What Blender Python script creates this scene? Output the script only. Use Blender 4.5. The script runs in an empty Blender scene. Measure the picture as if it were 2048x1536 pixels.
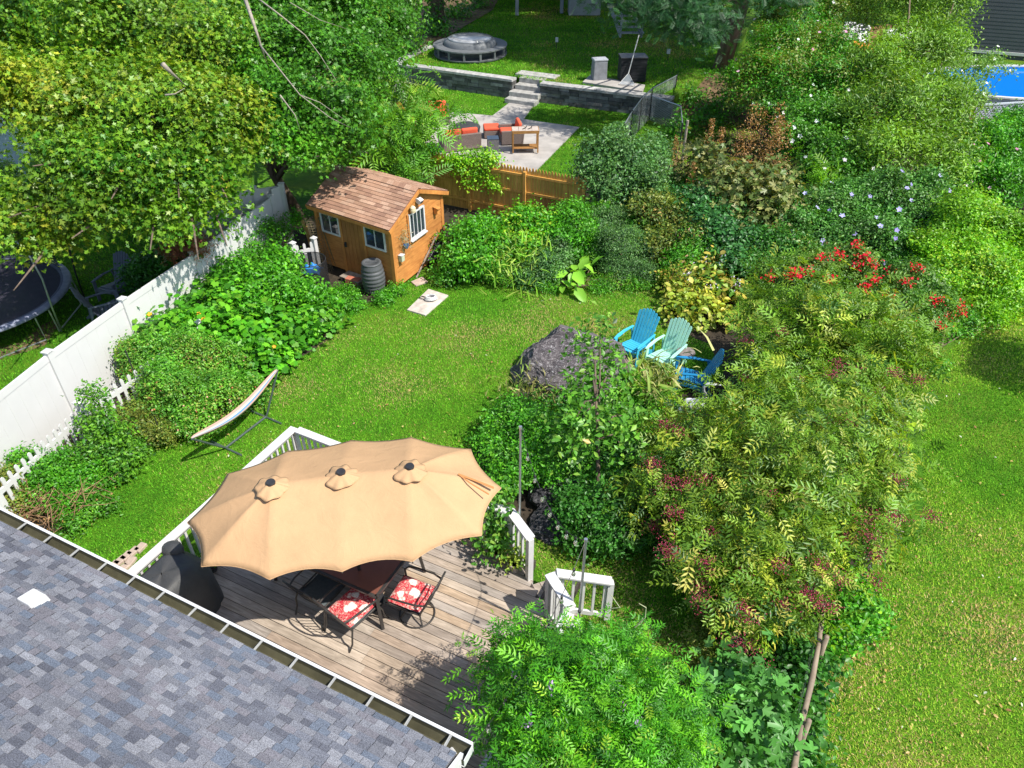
import bpy, math, random
import numpy as np
from mathutils import Vector, Matrix

S = bpy.context.scene
COL = S.collection
# ---------------------------------------------------------------- camera
F = 1480.0
PITCH = math.radians(37.0)
CAMH = 10.0
cam = bpy.data.cameras.new('camera')
cam.sensor_width = 36.0
cam.lens = F / 2048.0 * 36.0
cam.clip_start = 0.1
cam.clip_end = 1000
co = bpy.data.objects.new('camera', cam)
COL.objects.link(co)
co.location = (0, 0, CAMH)
co.rotation_euler = (math.pi / 2 - PITCH, 0, 0)
S.camera = co
# ---------------------------------------------------------------- sky and sun
SUN_AZ, SUN_EL = math.radians(60), math.radians(54)   # azimuth east of the camera's back
w = bpy.data.worlds.new('World')
S.world = w
w.use_nodes = True
nt = w.node_tree
sky = nt.nodes.new('ShaderNodeTexSky')
sky.sky_type = 'NISHITA'
sky.sun_disc = False
sky.sun_elevation = SUN_EL
sdir = Vector((math.sin(SUN_AZ) * math.cos(SUN_EL), -math.cos(SUN_AZ) * math.cos(SUN_EL), math.sin(SUN_EL)))
sky.sun_rotation = math.atan2(sdir.x, sdir.y)
bg = nt.nodes['Background']
nt.links.new(sky.outputs[0], bg.inputs[0])
bg.inputs[1].default_value = 0.15
sl = bpy.data.lights.new('sun', 'SUN')
sl.energy = 5.0
sl.angle = math.radians(0.5)
sl.color = (1.0, 0.95, 0.86)
so = bpy.data.objects.new('sun', sl)
COL.objects.link(so)
so.rotation_euler = sdir.to_track_quat('Z', 'Y').to_euler()
so.location = (8, -8, 20)
S.view_settings.view_transform = 'Standard'
S.view_settings.look = 'None'
S.view_settings.exposure = 0.44
S.view_settings.gamma = 1.0
S.cycles.max_bounces = 6
S.cycles.transparent_max_bounces = 8

# ---------------------------------------------------------------- helpers
_cp, _sp = math.cos(PITCH), math.sin(PITCH)
def G(px, py, z=0.0):
    """world point at height z seen at photo pixel px,py (2048 x 1536)"""
    a = (px - 1024) / F
    b = (768 - py) / F
    d = Vector((a, _cp + b * _sp, -_sp + b * _cp))
    t = (z - CAMH) / d.z
    return Vector((d.x * t, d.y * t, z))
def depth(p):
    return p[1] * _cp + (CAMH - p[2]) * _sp

rng = np.random.default_rng(7)
random.seed(7)
INV = {}
def mark(o, label=None, cat=None, group=None, kind=None):
    if label: o['label'] = label
    if cat: o['category'] = cat
    if group: o['group'] = group
    if kind: o['kind'] = kind
    return o
def thing(name, label, cat, loc=(0, 0, 0), rz=0.0, group=None):
    o = bpy.data.objects.new(name, None)
    COL.objects.link(o)
    o.empty_display_size = 0.2
    o.location = loc
    o.rotation_euler = (0, 0, rz)
    INV[o.name] = (Matrix.Translation(Vector(loc)) @ Matrix.Rotation(rz, 4, 'Z')).inverted()
    return mark(o, label, cat, group)
def dup(root, loc, rz, label=None):
    r = root.copy(); COL.objects.link(r)
    r.location = loc; r.rotation_euler = (0, 0, rz)
    if label: r['label'] = label
    for ch in root.children:
        c = ch.copy(); COL.objects.link(c); c.parent = r
        for g in ch.children:
            d = g.copy(); COL.objects.link(d); d.parent = c
    return r

def mesh_obj(name, V, Fc, mat, parent=None, world=False, col=None, smooth=False):
    V = np.asarray(V, dtype=np.float64).reshape(-1, 3)
    loc = None
    if parent is not None:
        p = parent
        if world:
            M = INV.get(p.name) or (INV.get(p.parent.name) if p.parent else None)
            if M is not None:
                A = np.array(M)
                V = V @ A[:3, :3].T + A[:3, 3]
    elif world:
        loc = np.array([V[:, 0].mean(), V[:, 1].mean(), V[:, 2].min()])
        V = V - loc
    me = bpy.data.meshes.new(name)
    if isinstance(Fc, np.ndarray):
        k = Fc.shape[1]; n = len(Fc)
        me.vertices.add(len(V)); me.vertices.foreach_set('co', V.astype(np.float32).ravel())
        me.loops.add(n * k); me.loops.foreach_set('vertex_index', Fc.astype(np.int32).ravel())
        me.polygons.add(n); me.polygons.foreach_set('loop_start', np.arange(0, n * k, k, dtype=np.int32))
        me.update(calc_edges=True)
    else:
        me.from_pydata(V.tolist(), [], Fc)
        me.update()
    if col is not None:
        c = np.ones((len(me.polygons), 4), dtype=np.float32)
        c[:, :3] = col
        at = me.attributes.new('col', 'FLOAT_COLOR', 'FACE')
        at.data.foreach_set('color', c.ravel())
    if smooth:
        me.polygons.foreach_set('use_smooth', np.ones(len(me.polygons), dtype=bool))
    me.materials.append(mat)
    o = bpy.data.objects.new(name, me)
    COL.objects.link(o)
    if parent is not None: o.parent = parent
    if loc is not None: o.location = loc
    return o

class MB:
    def __init__(s): s.v = []; s.f = []; s.c = []
    def add(s, vs, fs, col=None):
        n = len(s.v); s.v += [tuple(v) for v in vs]
        s.f += [tuple(i + n for i in f) for f in fs]
        s.c += [col or (1, 1, 1)] * len(fs)
    def hexa(s, b, t, col=None):       # bottom quad, top quad (ccw from above)
        s.add(list(b) + list(t), [(3, 2, 1, 0), (4, 5, 6, 7), (0, 1, 5, 4), (1, 2, 6, 5), (2, 3, 7, 6), (3, 0, 4, 7)], col)
    def box(s, c, sz, M=None, col=None):
        hx, hy, hz = sz[0] / 2, sz[1] / 2, sz[2] / 2
        P = [Vector((x, y, z)) for z in (-hz, hz) for x, y in ((-hx, -hy), (hx, -hy), (hx, hy), (-hx, hy))]
        if M is not None: P = [M @ p for p in P]
        c = Vector(c); P = [p + c for p in P]
        s.hexa(P[:4], P[4:], col)
    def bar(s, p, q, w, h, col=None, up=(0, 0, 1)):   # box from p to q, w across, h along up
        p = Vector(p); q = Vector(q); d = (q - p).normalized(); up = Vector(up)
        x = d.cross(up)
        if x.length < 1e-3: x = d.cross(Vector((0, 1, 0)))
        x.normalize(); y = x.cross(d).normalized()
        x *= w / 2; y *= h / 2
        s.hexa([p - x - y, p + x - y, q + x - y, q - x - y], [p - x + y, p + x + y, q + x + y, q - x + y], col)
    def prism(s, pts, z0, z1, col=None):
        n = len(pts); a = [(p[0], p[1], z0) for p in pts] + [(p[0], p[1], z1) for p in pts]
        s.add(a, [tuple(range(n - 1, -1, -1)), tuple(range(n, 2 * n))] + [(i, (i + 1) % n, n + (i + 1) % n, n + i) for i in range(n)], col)
    def extrude(s, pts, off, col=None):   # polygon of 3d points extruded by a vector
        n = len(pts); off = Vector(off); a = [Vector(p) for p in pts]; b = [p + off for p in a]
        s.add(a + b, [tuple(range(n - 1, -1, -1)), tuple(range(n, 2 * n))] + [(i, (i + 1) % n, n + (i + 1) % n, n + i) for i in range(n)], col)
    def tube(s, pts, r, n=8, col=None, cap=True, closed=False):
        pts = [Vector(p) for p in pts]; m = len(pts)
        rr = r if isinstance(r, (list, tuple)) else [r] * m
        vs = []; prev = None
        for i, p in enumerate(pts):
            if closed: t = pts[(i + 1) % m] - pts[i - 1]
            else: t = pts[min(i + 1, m - 1)] - pts[max(i - 1, 0)]
            t.normalize()
            if prev is None:
                a = Vector((0, 0, 1)) if abs(t.z) < .9 else Vector((1, 0, 0))
                x = t.cross(a).normalized()
            else:
                x = (prev - t * prev.dot(t)).normalized()
            prev = x; y = t.cross(x)
            for k in range(n):
                an = 2 * math.pi * k / n
                vs.append(p + (x * math.cos(an) + y * math.sin(an)) * rr[i])
        fs = []
        for i in range(m if closed else m - 1):
            for k in range(n):
                a = i * n + k; b = i * n + (k + 1) % n; j = (i + 1) % m
                fs.append((a, b, j * n + (k + 1) % n, j * n + k))
        if cap and not closed:
            fs.append(tuple(range(n - 1, -1, -1))); fs.append(tuple((m - 1) * n + k for k in range(n)))
        s.add(vs, fs, col)
    def lathe(s, prof, c=(0, 0, 0), n=20, col=None, sx=1, sy=1):
        c = Vector(c); vs = []; m = len(prof)
        for r, z in prof:
            for k in range(n):
                an = 2 * math.pi * k / n
                vs.append(c + Vector((r * sx * math.cos(an), r * sy * math.sin(an), z)))
        fs = [(i * n + k, i * n + (k + 1) % n, (i + 1) * n + (k + 1) % n, (i + 1) * n + k) for i in range(m - 1) for k in range(n)]
        fs.append(tuple(range(n - 1, -1, -1))); fs.append(tuple((m - 1) * n + k for k in range(n)))
        s.add(vs, fs, col)
    def grid(s, fn, nu, nv, col=None):
        vs = [fn(i / nu, j / nv) for j in range(nv + 1) for i in range(nu + 1)]
        fs = [(j * (nu + 1) + i, j * (nu + 1) + i + 1, (j + 1) * (nu + 1) + i + 1, (j + 1) * (nu + 1) + i) for j in range(nv) for i in range(nu)]
        s.add(vs, fs, col)
    def build(s, name, mat, parent=None, world=False, smooth=False, bevel=0):
        col = s.c
        o = mesh_obj(name, s.v, s.f, mat, parent, world, col, smooth)
        if bevel:
            b = o.modifiers.new('bevel', 'BEVEL'); b.width = bevel; b.segments = 2; b.limit_method = 'ANGLE'
        return o

# ---------------------------------------------------------------- materials
def nodes(name):
    m = bpy.data.materials.new(name); m.use_nodes = True
    return m, m.node_tree, m.node_tree.nodes['Principled BSDF']
def N(nt, t, **kw):
    n = nt.nodes.new(t)
    for k, v in kw.items():
        if k in n.inputs: n.inputs[k].default_value = v
        else: setattr(n, k, v)
    return n
def ramp(nt, src, stops):
    r = nt.nodes.new('ShaderNodeValToRGB'); e = r.color_ramp.elements
    while len(e) < len(stops): e.new(.5)
    for i, (p, c) in enumerate(stops):
        e[i].position = p; e[i].color = (*c, 1) if len(c) == 3 else c
    nt.links.new(src, r.inputs[0]); return r.outputs[0]
def mixc(nt, a, b, fac, mode='MIX'):
    m = nt.nodes.new('ShaderNodeMix'); m.data_type = 'RGBA'; m.blend_type = mode
    for i, x in ((0, fac), (6, a), (7, b)):
        if hasattr(x, 'type') and hasattr(x, 'links'): nt.links.new(x, m.inputs[i])
        elif isinstance(x, (int, float)): m.inputs[i].default_value = x
        else: m.inputs[i].default_value = (*x, 1)
    return m.outputs[2]
def coords(nt, scale=(1, 1, 1), kind='Object', rot=(0, 0, 0)):
    tc = nt.nodes.new('ShaderNodeTexCoord'); mp = nt.nodes.new('ShaderNodeMapping')
    mp.inputs['Scale'].default_value = scale; mp.inputs['Rotation'].default_value = rot
    nt.links.new(tc.outputs[kind], mp.inputs[0]); return mp.outputs[0]
def noise(nt, vec, scale, detail=4, rough=.6, dist=0):
    n = N(nt, 'ShaderNodeTexNoise'); n.inputs['Scale'].default_value = scale; n.inputs['Detail'].default_value = detail
    n.inputs['Roughness'].default_value = rough; n.inputs['Distortion'].default_value = dist
    nt.links.new(vec, n.inputs['Vector']); return n.outputs[0]
def bump(nt, bs, h, strength=.3, dist=.01):
    b = nt.nodes.new('ShaderNodeBump'); b.inputs['Strength'].default_value = strength; b.inputs['Distance'].default_value = dist
    nt.links.new(h, b.inputs['Height']); nt.links.new(b.outputs[0], bs.inputs['Normal'])
def simple(name, c, rough=.6, var=.25, scale=6, metal=0, bmp=.15, spec=.4, stretch=(1, 1, 1), attr=False):
    m, nt, bs = nodes(name)
    v = coords(nt, stretch)
    n1 = noise(nt, v, scale, 5)
    lo = tuple(x * (1 - var) for x in c); hi = tuple(min(1, x * (1 + var)) for x in c)
    cc = ramp(nt, n1, [(.3, lo), (.7, hi)])
    if attr:
        a = N(nt, 'ShaderNodeAttribute'); a.attribute_name = 'col'
        cc = mixc(nt, cc, a.outputs[0], 1.0, 'MULTIPLY')
    nt.links.new(cc, bs.inputs['Base Color'])
    bs.inputs['Roughness'].default_value = rough; bs.inputs['Metallic'].default_value = metal
    bs.inputs['Specular IOR Level'].default_value = spec
    if bmp: bump(nt, bs, noise(nt, v, scale * 6, 3), bmp)
    return m
def wood(name, c1, c2, along=(1, 12, 12), scale=3, rough=.75, attr=False, bmp=.3):
    m, nt, bs = nodes(name)
    v = coords(nt, along)
    n1 = noise(nt, v, scale, 6, .65, 1.2)
    n2 = noise(nt, coords(nt), 1.3, 3)
    cc = mixc(nt, ramp(nt, n1, [(.35, c1), (.65, c2)]), ramp(nt, n2, [(.3, (.75, .75, .75)), (.7, (1.15, 1.15, 1.15))]), 1.0, 'MULTIPLY')
    if attr:
        a = N(nt, 'ShaderNodeAttribute'); a.attribute_name = 'col'
        cc = mixc(nt, cc, a.outputs[0], 1.0, 'MULTIPLY')
    nt.links.new(cc, bs.inputs['Base Color']); bs.inputs['Roughness'].default_value = rough
    bs.inputs['Specular IOR Level'].default_value = .25
    bump(nt, bs, n1, bmp, .004)
    return m

def leaf_mat(name='leaf', trans=.22, rough=.42, spec=.4):
    m, nt, bs = nodes(name)
    a = N(nt, 'ShaderNodeAttribute'); a.attribute_name = 'col'
    nt.links.new(a.outputs[0], bs.inputs['Base Color'])
    bs.inputs['Roughness'].default_value = rough; bs.inputs['Specular IOR Level'].default_value = spec
    tr = nt.nodes.new('ShaderNodeBsdfTranslucent')
    nt.links.new(mixc(nt, a.outputs[0], (1.0, 1.0, .35), 1.0, 'MULTIPLY'), tr.inputs[0])
    g = mixc(nt, a.outputs[0], (2.2, 2.0, .6), 1.0, 'MULTIPLY')
    nt.links.new(g, tr.inputs[0])
    mx = nt.nodes.new('ShaderNodeMixShader'); mx.inputs[0].default_value = trans
    out = nt.nodes['Material Output']
    nt.links.new(bs.outputs[0], mx.inputs[1]); nt.links.new(tr.outputs[0], mx.inputs[2]); nt.links.new(mx.outputs[0], out.inputs[0])
    return m
LEAF = leaf_mat()
GRASSM = leaf_mat('grass_blade', .25, .75, .12)
PETAL = leaf_mat('petal', .2, .6, .2)
BERRY = leaf_mat('berry', 0.0, .3, .5)
BARK = simple('bark', (.13, .095, .07), .9, .45, 9, bmp=.6, stretch=(1, 1, .3))
TWIG = simple('twig', (.16, .12, .075), .85, .35, 14)
PALEBARK = simple('pale_bark', (.3, .26, .21), .85, .35, 14)
WHITE = simple('white_vinyl', (.6, .6, .595), .45, .03, 2, bmp=.03)
WHITEP = simple('white_paint', (.58, .57, .56), .6, .1, 5, bmp=.1)
BLACKM = simple('black_metal', (.03, .03, .032), .4, .3, 8, bmp=.05)
DARKM = simple('dark_bronze_metal', (.055, .05, .047), .4, .2, 8, metal=.3, bmp=.05)
STEEL = simple('galvanised_steel', (.5, .52, .54), .35, .1, 8, metal=.8, bmp=.05)
GLASS = simple('window_glass', (.03, .04, .05), .06, .3, 3, bmp=0, spec=.9)
SOIL = simple('soil', (.038, .028, .018), .95, .5, 5, bmp=.8)
RUST = simple('rust_brown', (.2, .1, .05), .85, .3, 9)
def plastic(name, c, rough=.45): return simple(name, c, rough, .08, 5, bmp=.05)

# ---------------------------------------------------------------- foliage
def fan(out, base=(0, 0, 0)):
    V = [base] + list(out); return np.array(V, float), np.array([(0, i, i + 1) for i in range(1, len(V) - 1)])
def T_oval(w=.28, fold=.07, droop=.12):
    V = [(0, 0, 0), (.45, w, fold), (1, 0, -droop), (.45, -w, fold)]
    return np.array(V, float), np.array([(0, 2, 1), (0, 3, 2)])
def T_oval5(w=.3):
    V = [(0, 0, 0), (.3, w * .9, .06), (.7, w * .75, .03), (1, 0, -.15), (.7, -w * .75, .03), (.3, -w * .9, .06), (.5, 0, -.03)]
    return np.array(V, float), np.array([(0, 6, 1), (6, 2, 1), (6, 3, 2), (0, 5, 6), (6, 5, 4), (6, 4, 3)])
def T_maple():
    o = []
    for a, r in ((-125, .5), (-85, .32), (-60, .8), (-30, .42), (0, 1.0), (30, .42), (60, .8), (85, .32), (125, .5)):
        a = math.radians(a); o.append((r * math.cos(a) * .62 + .3, r * math.sin(a) * .62, -.12 * r * r))
    return fan(o)
def T_fig():
    o = []
    for a, r in ((-130, .35), (-105, .62), (-80, .34), (-58, .8), (-45, .8), (-28, .4), (-10, .98), (10, .98), (28, .4), (45, .8), (58, .8), (80, .34), (105, .62), (130, .35)):
        a = math.radians(a); o.append((r * math.cos(a) * .65 + .25, r * math.sin(a) * .65, -.14 * r * r))
    return fan(o)
def T_squash():
    o = []
    for a, r in ((-150, .6), (-110, .8), (-85, .66), (-55, .92), (-28, .76), (0, 1.05), (28, .76), (55, .92), (85, .66), (110, .8), (150, .6)):
        a = math.radians(a); o.append((r * math.cos(a) * .55 + .15, r * math.sin(a) * .55, .10 - .2 * r * r))
    return fan(o)
def T_pinnate(n=4, lw=.3, ll=.42, droop=.35, term=True):
    V = []; Fc = []
    def leaflet(x, z, ang, l):
        k = len(V); ca, sa = math.cos(ang), math.sin(ang)
        for u, t, zz in ((0, 0, 0), (.45, lw * .5, .05), (1, 0, -.12), (.45, -lw * .5, .05)):
            V.append((x + l * (u * ca - t * sa), l * (u * sa + t * ca), z + l * zz))
        Fc.extend([(k, k + 2, k + 1), (k, k + 3, k + 2)])
    for i in range(n):
        x = .22 + .72 * i / max(1, n - 1) if n > 1 else .5
        z = -droop * x * x
        for s in (1, -1): leaflet(x, z, s * math.radians(62 - 12 * x), ll * (1 - .25 * abs(x - .5)))
    if term: leaflet(.95, -droop * .9, 0, ll)
    k = len(V); V.extend([(0, .012, 0), (.97, 0, -droop * .9), (0, -.012, 0)]); Fc.append((k, k + 1, k + 2))
    return np.array(V, float), np.array(Fc)
def T_blade(w=.06, bend=.35):
    V = [(0, -w, 0), (0, w, 0), (.55, w * .8, -bend * .25), (.55, -w * .8, -bend * .25), (1, 0, -bend)]
    return np.array(V, float), np.array([(0, 1, 2), (0, 2, 3), (3, 2, 4)])
def T_flower(k=5, r=.5, cup=.15):
    o = []
    for i in range(2 * k + 1):
        a = math.pi * i / k; rr = r * (1 if i % 2 == 0 else .62)
        o.append((rr * math.cos(a), rr * math.sin(a), cup))
    return fan(o)
def T_oct(r=.5):
    V = [(r, 0, 0), (0, r, 0), (-r, 0, 0), (0, -r, 0), (0, 0, r), (0, 0, -r)]
    return np.array(V, float), np.array([(0, 1, 4), (1, 2, 4), (2, 3, 4), (3, 0, 4), (1, 0, 5), (2, 1, 5), (3, 2, 5), (0, 3, 5)])
OVAL, OVALN, OVAL5, MAPLE, FIG, SQUASH = T_oval(), T_oval(.17, .04, .2), T_oval5(), T_maple(), T_fig(), T_squash()
PIN, PINL, PINS, BLADE, FLOWER, OCT = T_pinnate(4), T_pinnate(6, .26, .34, .45), T_pinnate(3, .42, .5, .3), T_blade(), T_flower(), T_oct()

def nz(P, f, seed=0):
    x, y, z = P[:, 0] * f + seed * 1.7, P[:, 1] * f + seed * 2.3, P[:, 2] * f + seed * .9
    return (np.sin(x + 1.9 * np.sin(y * .8 + seed)) + np.sin(1.3 * y + 1.7 * np.sin(z * 1.1 + 2)) + np.sin(1.6 * z + 1.5 * np.sin(x * .9 + 4))) / 3
def unit(a): return a / (np.linalg.norm(a, axis=1, keepdims=True) + 1e-9)
def pal_cols(pal, n, mixn=None):
    c = np.array([p[0] for p in pal], float); wts = np.array([p[1] for p in pal], float)
    wts /= wts.sum()
    if mixn is None: idx = rng.choice(len(pal), n, p=wts)
    else:
        cum = np.cumsum(wts); u = np.clip(mixn, 0, .999); idx = np.searchsorted(cum, u)
    return c[idx]
def leaves(name, P, Nn, size, tmpl, cols, mat=None, parent=None, T=None, kind=None):
    V, Fc = tmpl; n = len(P); k = len(V)
    Nn = unit(Nn)
    r = rng.normal(size=(n, 3)) if T is None else T + .35 * rng.normal(size=(n, 3))
    t = unit(r - (r * Nn).sum(1, keepdims=True) * Nn); b = np.cross(Nn, t)
    s = (size * np.ones(n))[:, None, None]
    W = P[:, None, :] + s * (V[None, :, 0:1] * t[:, None, :] + V[None, :, 1:2] * b[:, None, :] + V[None, :, 2:3] * Nn[:, None, :])
    FF = (Fc[None] + (np.arange(n) * k)[:, None, None]).reshape(-1, Fc.shape[1])
    CC = np.repeat(cols, len(Fc), axis=0)
    o = mesh_obj(name, W.reshape(-1, 3), FF, mat or LEAF, parent, True, CC)
    return o
def crown(blobs, size, cov=3.0, per=14, clump=None, shell=.4, lump=.3, hole=.16, shoots=.07, up=.55, seed=0, lafac=.35, low=-.45):
    """leaf positions and normals on the shells of lumpy ellipsoids, gathered in clumps"""
    B = np.array(blobs, float)
    area = 4 * np.pi * (((B[:, 3] * B[:, 4]) ** 1.6 + (B[:, 3] * B[:, 5]) ** 1.6 + (B[:, 4] * B[:, 5]) ** 1.6) / 3) ** (1 / 1.6) * .75
    n = int(area.sum() * cov / (size * size * lafac)); ncl = max(3, n // per)
    if clump is None: clump = size * 1.55
    idx = rng.choice(len(B), int(ncl * 1.6), p=area / area.sum())
    d = unit(rng.normal(size=(len(idx), 3)))
    flip = d[:, 2] < low
    d[flip, 2] *= -1
    b = B[idx]
    q = 1 - shell * rng.random(len(idx)) ** 1.5 + lump * nz(d, 4.0, seed + 1) + lump * .6 * nz(b[:, :3] + d * b[:, 3:], 2.6 / max(.3, B[:, 3].mean()), seed + 5)
    C = b[:, :3] + d * b[:, 3:] * q[:, None]
    keep = C[:, 2] > .03
    for j in range(len(B)):
        rr = (((C - B[j, :3]) / B[j, 3:]) ** 2).sum(1)
        keep &= ~((rr < .45) & (idx != j))
    if hole: keep &= nz(C, 1.6 / max(.25, B[:, 3].mean()) * 1.6, seed + 9) > (hole * 2 - .95)
    C, d = C[keep][:ncl], d[keep][:ncl]
    m = len(C)
    P = np.repeat(C, per, axis=0) + rng.normal(size=(m * per, 3)) * clump * np.array([1, 1, .6])
    if shoots:                       # stray shoots that leave the outline
        sh = np.repeat((rng.random(m) < shoots) & (d[:, 2] > -.1), per); tt = rng.random(m * per)
        dr = np.repeat(unit(d * .7 + np.array([0, 0, .6]) + rng.normal(size=(m, 3)) * .3) * (size * (1.5 + 3.5 * rng.random((m, 1)))), per, axis=0)
        base_ = np.repeat(C, per, axis=0)
        P[sh] = base_[sh] + dr[sh] * tt[sh][:, None] + rng.normal(size=(sh.sum(), 3)) * size * .35
    D = np.repeat(d, per, axis=0)
    cn = np.repeat(rng.normal(size=(m, 3)) * .35, per, axis=0)
    Nn = D * .7 + np.array([0, 0, up]) + cn + rng.normal(size=(m * per, 3)) * .55
    cl = np.repeat(rng.random(m), per)
    P[:, 2] = np.maximum(P[:, 2], .02)
    return P, Nn, cl, C, D
def px_blobs(bl):
    """(px, py, z or None, radius in px, height/width ratio) -> world ellipsoids"""
    out = []
    for q in bl:
        px, py, z, r = q[:4]; k = q[4] if len(q) > 4 else .9; z0 = q[5] if len(q) > 5 else 0
        if z is None:
            z = .5
            for _ in range(6): z = z0 + .55 * k * r * depth(G(px, py, z)) / F
        p = G(px, py, z); rm = r * depth(p) / F
        out.append((p.x, p.y, p.z, rm, rm, rm * k))
    return out
def stems(parent, base, C, nmain=5, r0=.03, mat=None, n=12, name='stem', lean=.35):
    mb = MB(); base = Vector(base)
    m = min(n, len(C)); pick = rng.choice(len(C), m, replace=False)
    for i in pick:
        q = Vector(C[i]); mid = base.lerp(q, .5)
        mid += Vector((rng.normal() * .12, rng.normal() * .12, abs(q.z - base.z) * .18)) * max(.3, (q - base).length * .35)
        b0 = base + Vector((rng.normal() * r0 * 2, rng.normal() * r0 * 2, 0))
        pts = [b0 * (1 - t) ** 2 + mid * 2 * t * (1 - t) + q * t * t for t in (0, .25, .5, .75, 1)]
        mb.tube(pts, [r0, r0 * .8, r0 * .6, r0 * .42, r0 * .2], 5)
    return mb.build(name, mat or TWIG, parent, True, True)
def plant(name, label, cat, blobs, size, tmpl, pal, cov=3.0, group=None, part='foliage', base=None, stem=14, r0=.025,
          smat=None, seed=None, per=12, T=None, jitter=.18, cmix=.55, flowers=(), sat=2, **kw):
    seed = int(rng.integers(1000)) if seed is None else seed
    W = px_blobs(blobs)
    ext = []
    for b in W:                      # smaller lobes break up each round mass
        for _ in range(sat):
            v = unit(rng.normal(size=(1, 3)) + np.array([0, -.3, .55]))[0]; k_ = rng.uniform(.3, .55)
            ext.append((b[0] + v[0] * b[3] * .9, b[1] + v[1] * b[4] * .9, max(b[2] + v[2] * b[5] * .9, b[5] * k_ * .6), b[3] * k_, b[4] * k_, b[5] * k_ * rng.uniform(.9, 1.5)))
    W = W + ext
    if base is None:
        a = np.array(W); base = (a[:, 0].mean(), a[:, 1].mean(), 0)
    t = thing(name, label, cat, tuple(base), 0, group)
    P, Nn, cl, C, D = crown(W, size, cov=cov, per=per, seed=seed, **kw)
    n = len(P)
    u = cmix * (.5 + .75 * nz(P, 1.1 / max(.4, max(b[3] for b in W)) * 2.2, seed + 3) * .6 + (cl - .5) * .5) + (1 - cmix) * rng.random(n)
    cols = pal_cols(pal, n, u) * (1 + jitter * rng.normal(size=(n, 1)).clip(-2, 2))
    cols = cols * (1 + .28 * nz(P, 2.2 / max(.4, max(b[3] for b in W)) * 1.5, seed + 7))[:, None]
    TT = None
    if T is not None: TT = D * T[0] + np.array([0, 0, T[1]])
    sz = size * (.55 + .75 * rng.random(n))
    leaves(part, P, Nn, sz, tmpl, cols.clip(.004, 1), LEAF, t, TT)
    if stem: stems(t, base, C, n=stem, r0=r0, mat=smat)
    for fl in flowers:
        fname, fcol, cnt, fs, ftm, mode = fl[:6]
        vis = np.array(W)
        # outer clump points facing up and out
        sc = D[::per][:, 2] + .45 * -D[::per][:, 1]
        good = np.where(sc > .15)[0]
        if len(good) == 0: good = np.arange(len(C))
        if ftm is OCT: good = good[C[good, 2] < np.quantile(C[good, 2], .6)]
        dep = C[:, 1] * _cp + (CAMH - C[:, 2]) * _sp; cell = (C[:, 0] / dep * 60).astype(int) * 1000 + ((C[:, 1] * _sp + (C[:, 2] - CAMH) * _cp) / dep * 60).astype(int)
        o_ = np.argsort(dep); _, fi = np.unique(cell[o_], return_index=True); front_ = set(o_[fi].tolist())
        g2_ = np.array([i for i in good if i in front_]); good = g2_ if len(g2_) > 3 else good
        pk = rng.choice(good, cnt, replace=len(good) < cnt)
        ctr = C[pk] + D[::per][pk] * size * 1.2
        if mode == 'single':
            pp = ctr; nn = D[::per][pk] + np.array([.2, -.5, .6]); ss = fs * (.8 + .4 * rng.random(cnt))
        else:                       # cluster of k pieces, radius rad
            k, rad = fl[6], fl[7]
            pp = np.repeat(ctr, k, axis=0) + rng.normal(size=(cnt * k, 3)) * rad * np.array(fl[8] if len(fl) > 8 else (1, 1, .5))
            nn = rng.normal(size=(cnt * k, 3)) * .6 + np.array([.1, -.3, .7]); ss = fs * (.7 + .6 * rng.random(cnt * k))
        cc = np.array(fcol)[rng.integers(len(fcol), size=len(pp))] * (1 + .15 * rng.normal(size=(len(pp), 1))).clip(.6, 1.4)
        kk = 1 if mode == 'single' else fl[6]
        for i_ in range(cnt):            # every bloom or cluster is a part of its own
            s_ = slice(i_ * kk, (i_ + 1) * kk)
            leaves(fname, pp[s_], nn[s_], ss[s_] if hasattr(ss, '__len__') else ss, ftm, cc[s_].clip(0, 1), BERRY if ftm is OCT else PETAL, t)
    return t
def zat(x, y, py):
    lo, hi = -1.0, 9.0
    for _ in range(40):
        m = (lo + hi) / 2
        d = depth((x, y, m)); up = y * _sp + (m - CAMH) * _cp
        if 768 - F * up / d > py: lo = m
        else: hi = m
    return lo
def inpoly(P, poly):
    x, y = P[:, 0], P[:, 1]; c = np.zeros(len(P), bool); n = len(poly)
    for i in range(n):
        x1, y1 = poly[i][:2]; x2, y2 = poly[i - 1][:2]
        c ^= ((y1 > y) != (y2 > y)) & (x < (x2 - x1) * (y - y1) / (y2 - y1 + 1e-12) + x1)
    return c
def wpoly(px, z=0): return [tuple(G(a, b, z)) for a, b in px]

# ================================================================ ground
def lawn_mat():
    m, nt, bs = nodes('lawn')
    v = coords(nt)
    big = noise(nt, v, .35, 4, .6)
    mid = noise(nt, v, 2.2, 5, .65)
    fine = noise(nt, v, 38, 3, .7)
    c = ramp(nt, big, [(.3, (.04, .14, .01)), (.5, (.08, .2, .012)), (.72, (.15, .2, .03))])
    c = mixc(nt, c, ramp(nt, mid, [(.35, (.6, .7, .6)), (.7, (1.3, 1.2, 1.1))]), 1.0, 'MULTIPLY')
    c = mixc(nt, c, ramp(nt, fine, [(.35, (.35, .4, .3)), (.65, (1.5, 1.45, 1.3))]), 1.0, 'MULTIPLY')
    nt.links.new(c, bs.inputs['Base Color']); bs.inputs['Roughness'].default_value = .9
    bs.inputs['Specular IOR Level'].default_value = .15
    bump(nt, bs, fine, .8, .03)
    return m
LAWN = lawn_mat()
g = MB(); g.add([(-150, -60, 0), (150, -60, 0), (150, 260, 0), (-150, 260, 0)], [(0, 1, 2, 3)])
mark(g.build('ground', LAWN), kind='structure')
TZ = .85                                   # height of the neighbour's upper terrace
wl = [G(790, 127, TZ), G(1025, 159, TZ), G(1080, 166, TZ), G(1345, 197, TZ)]
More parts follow.
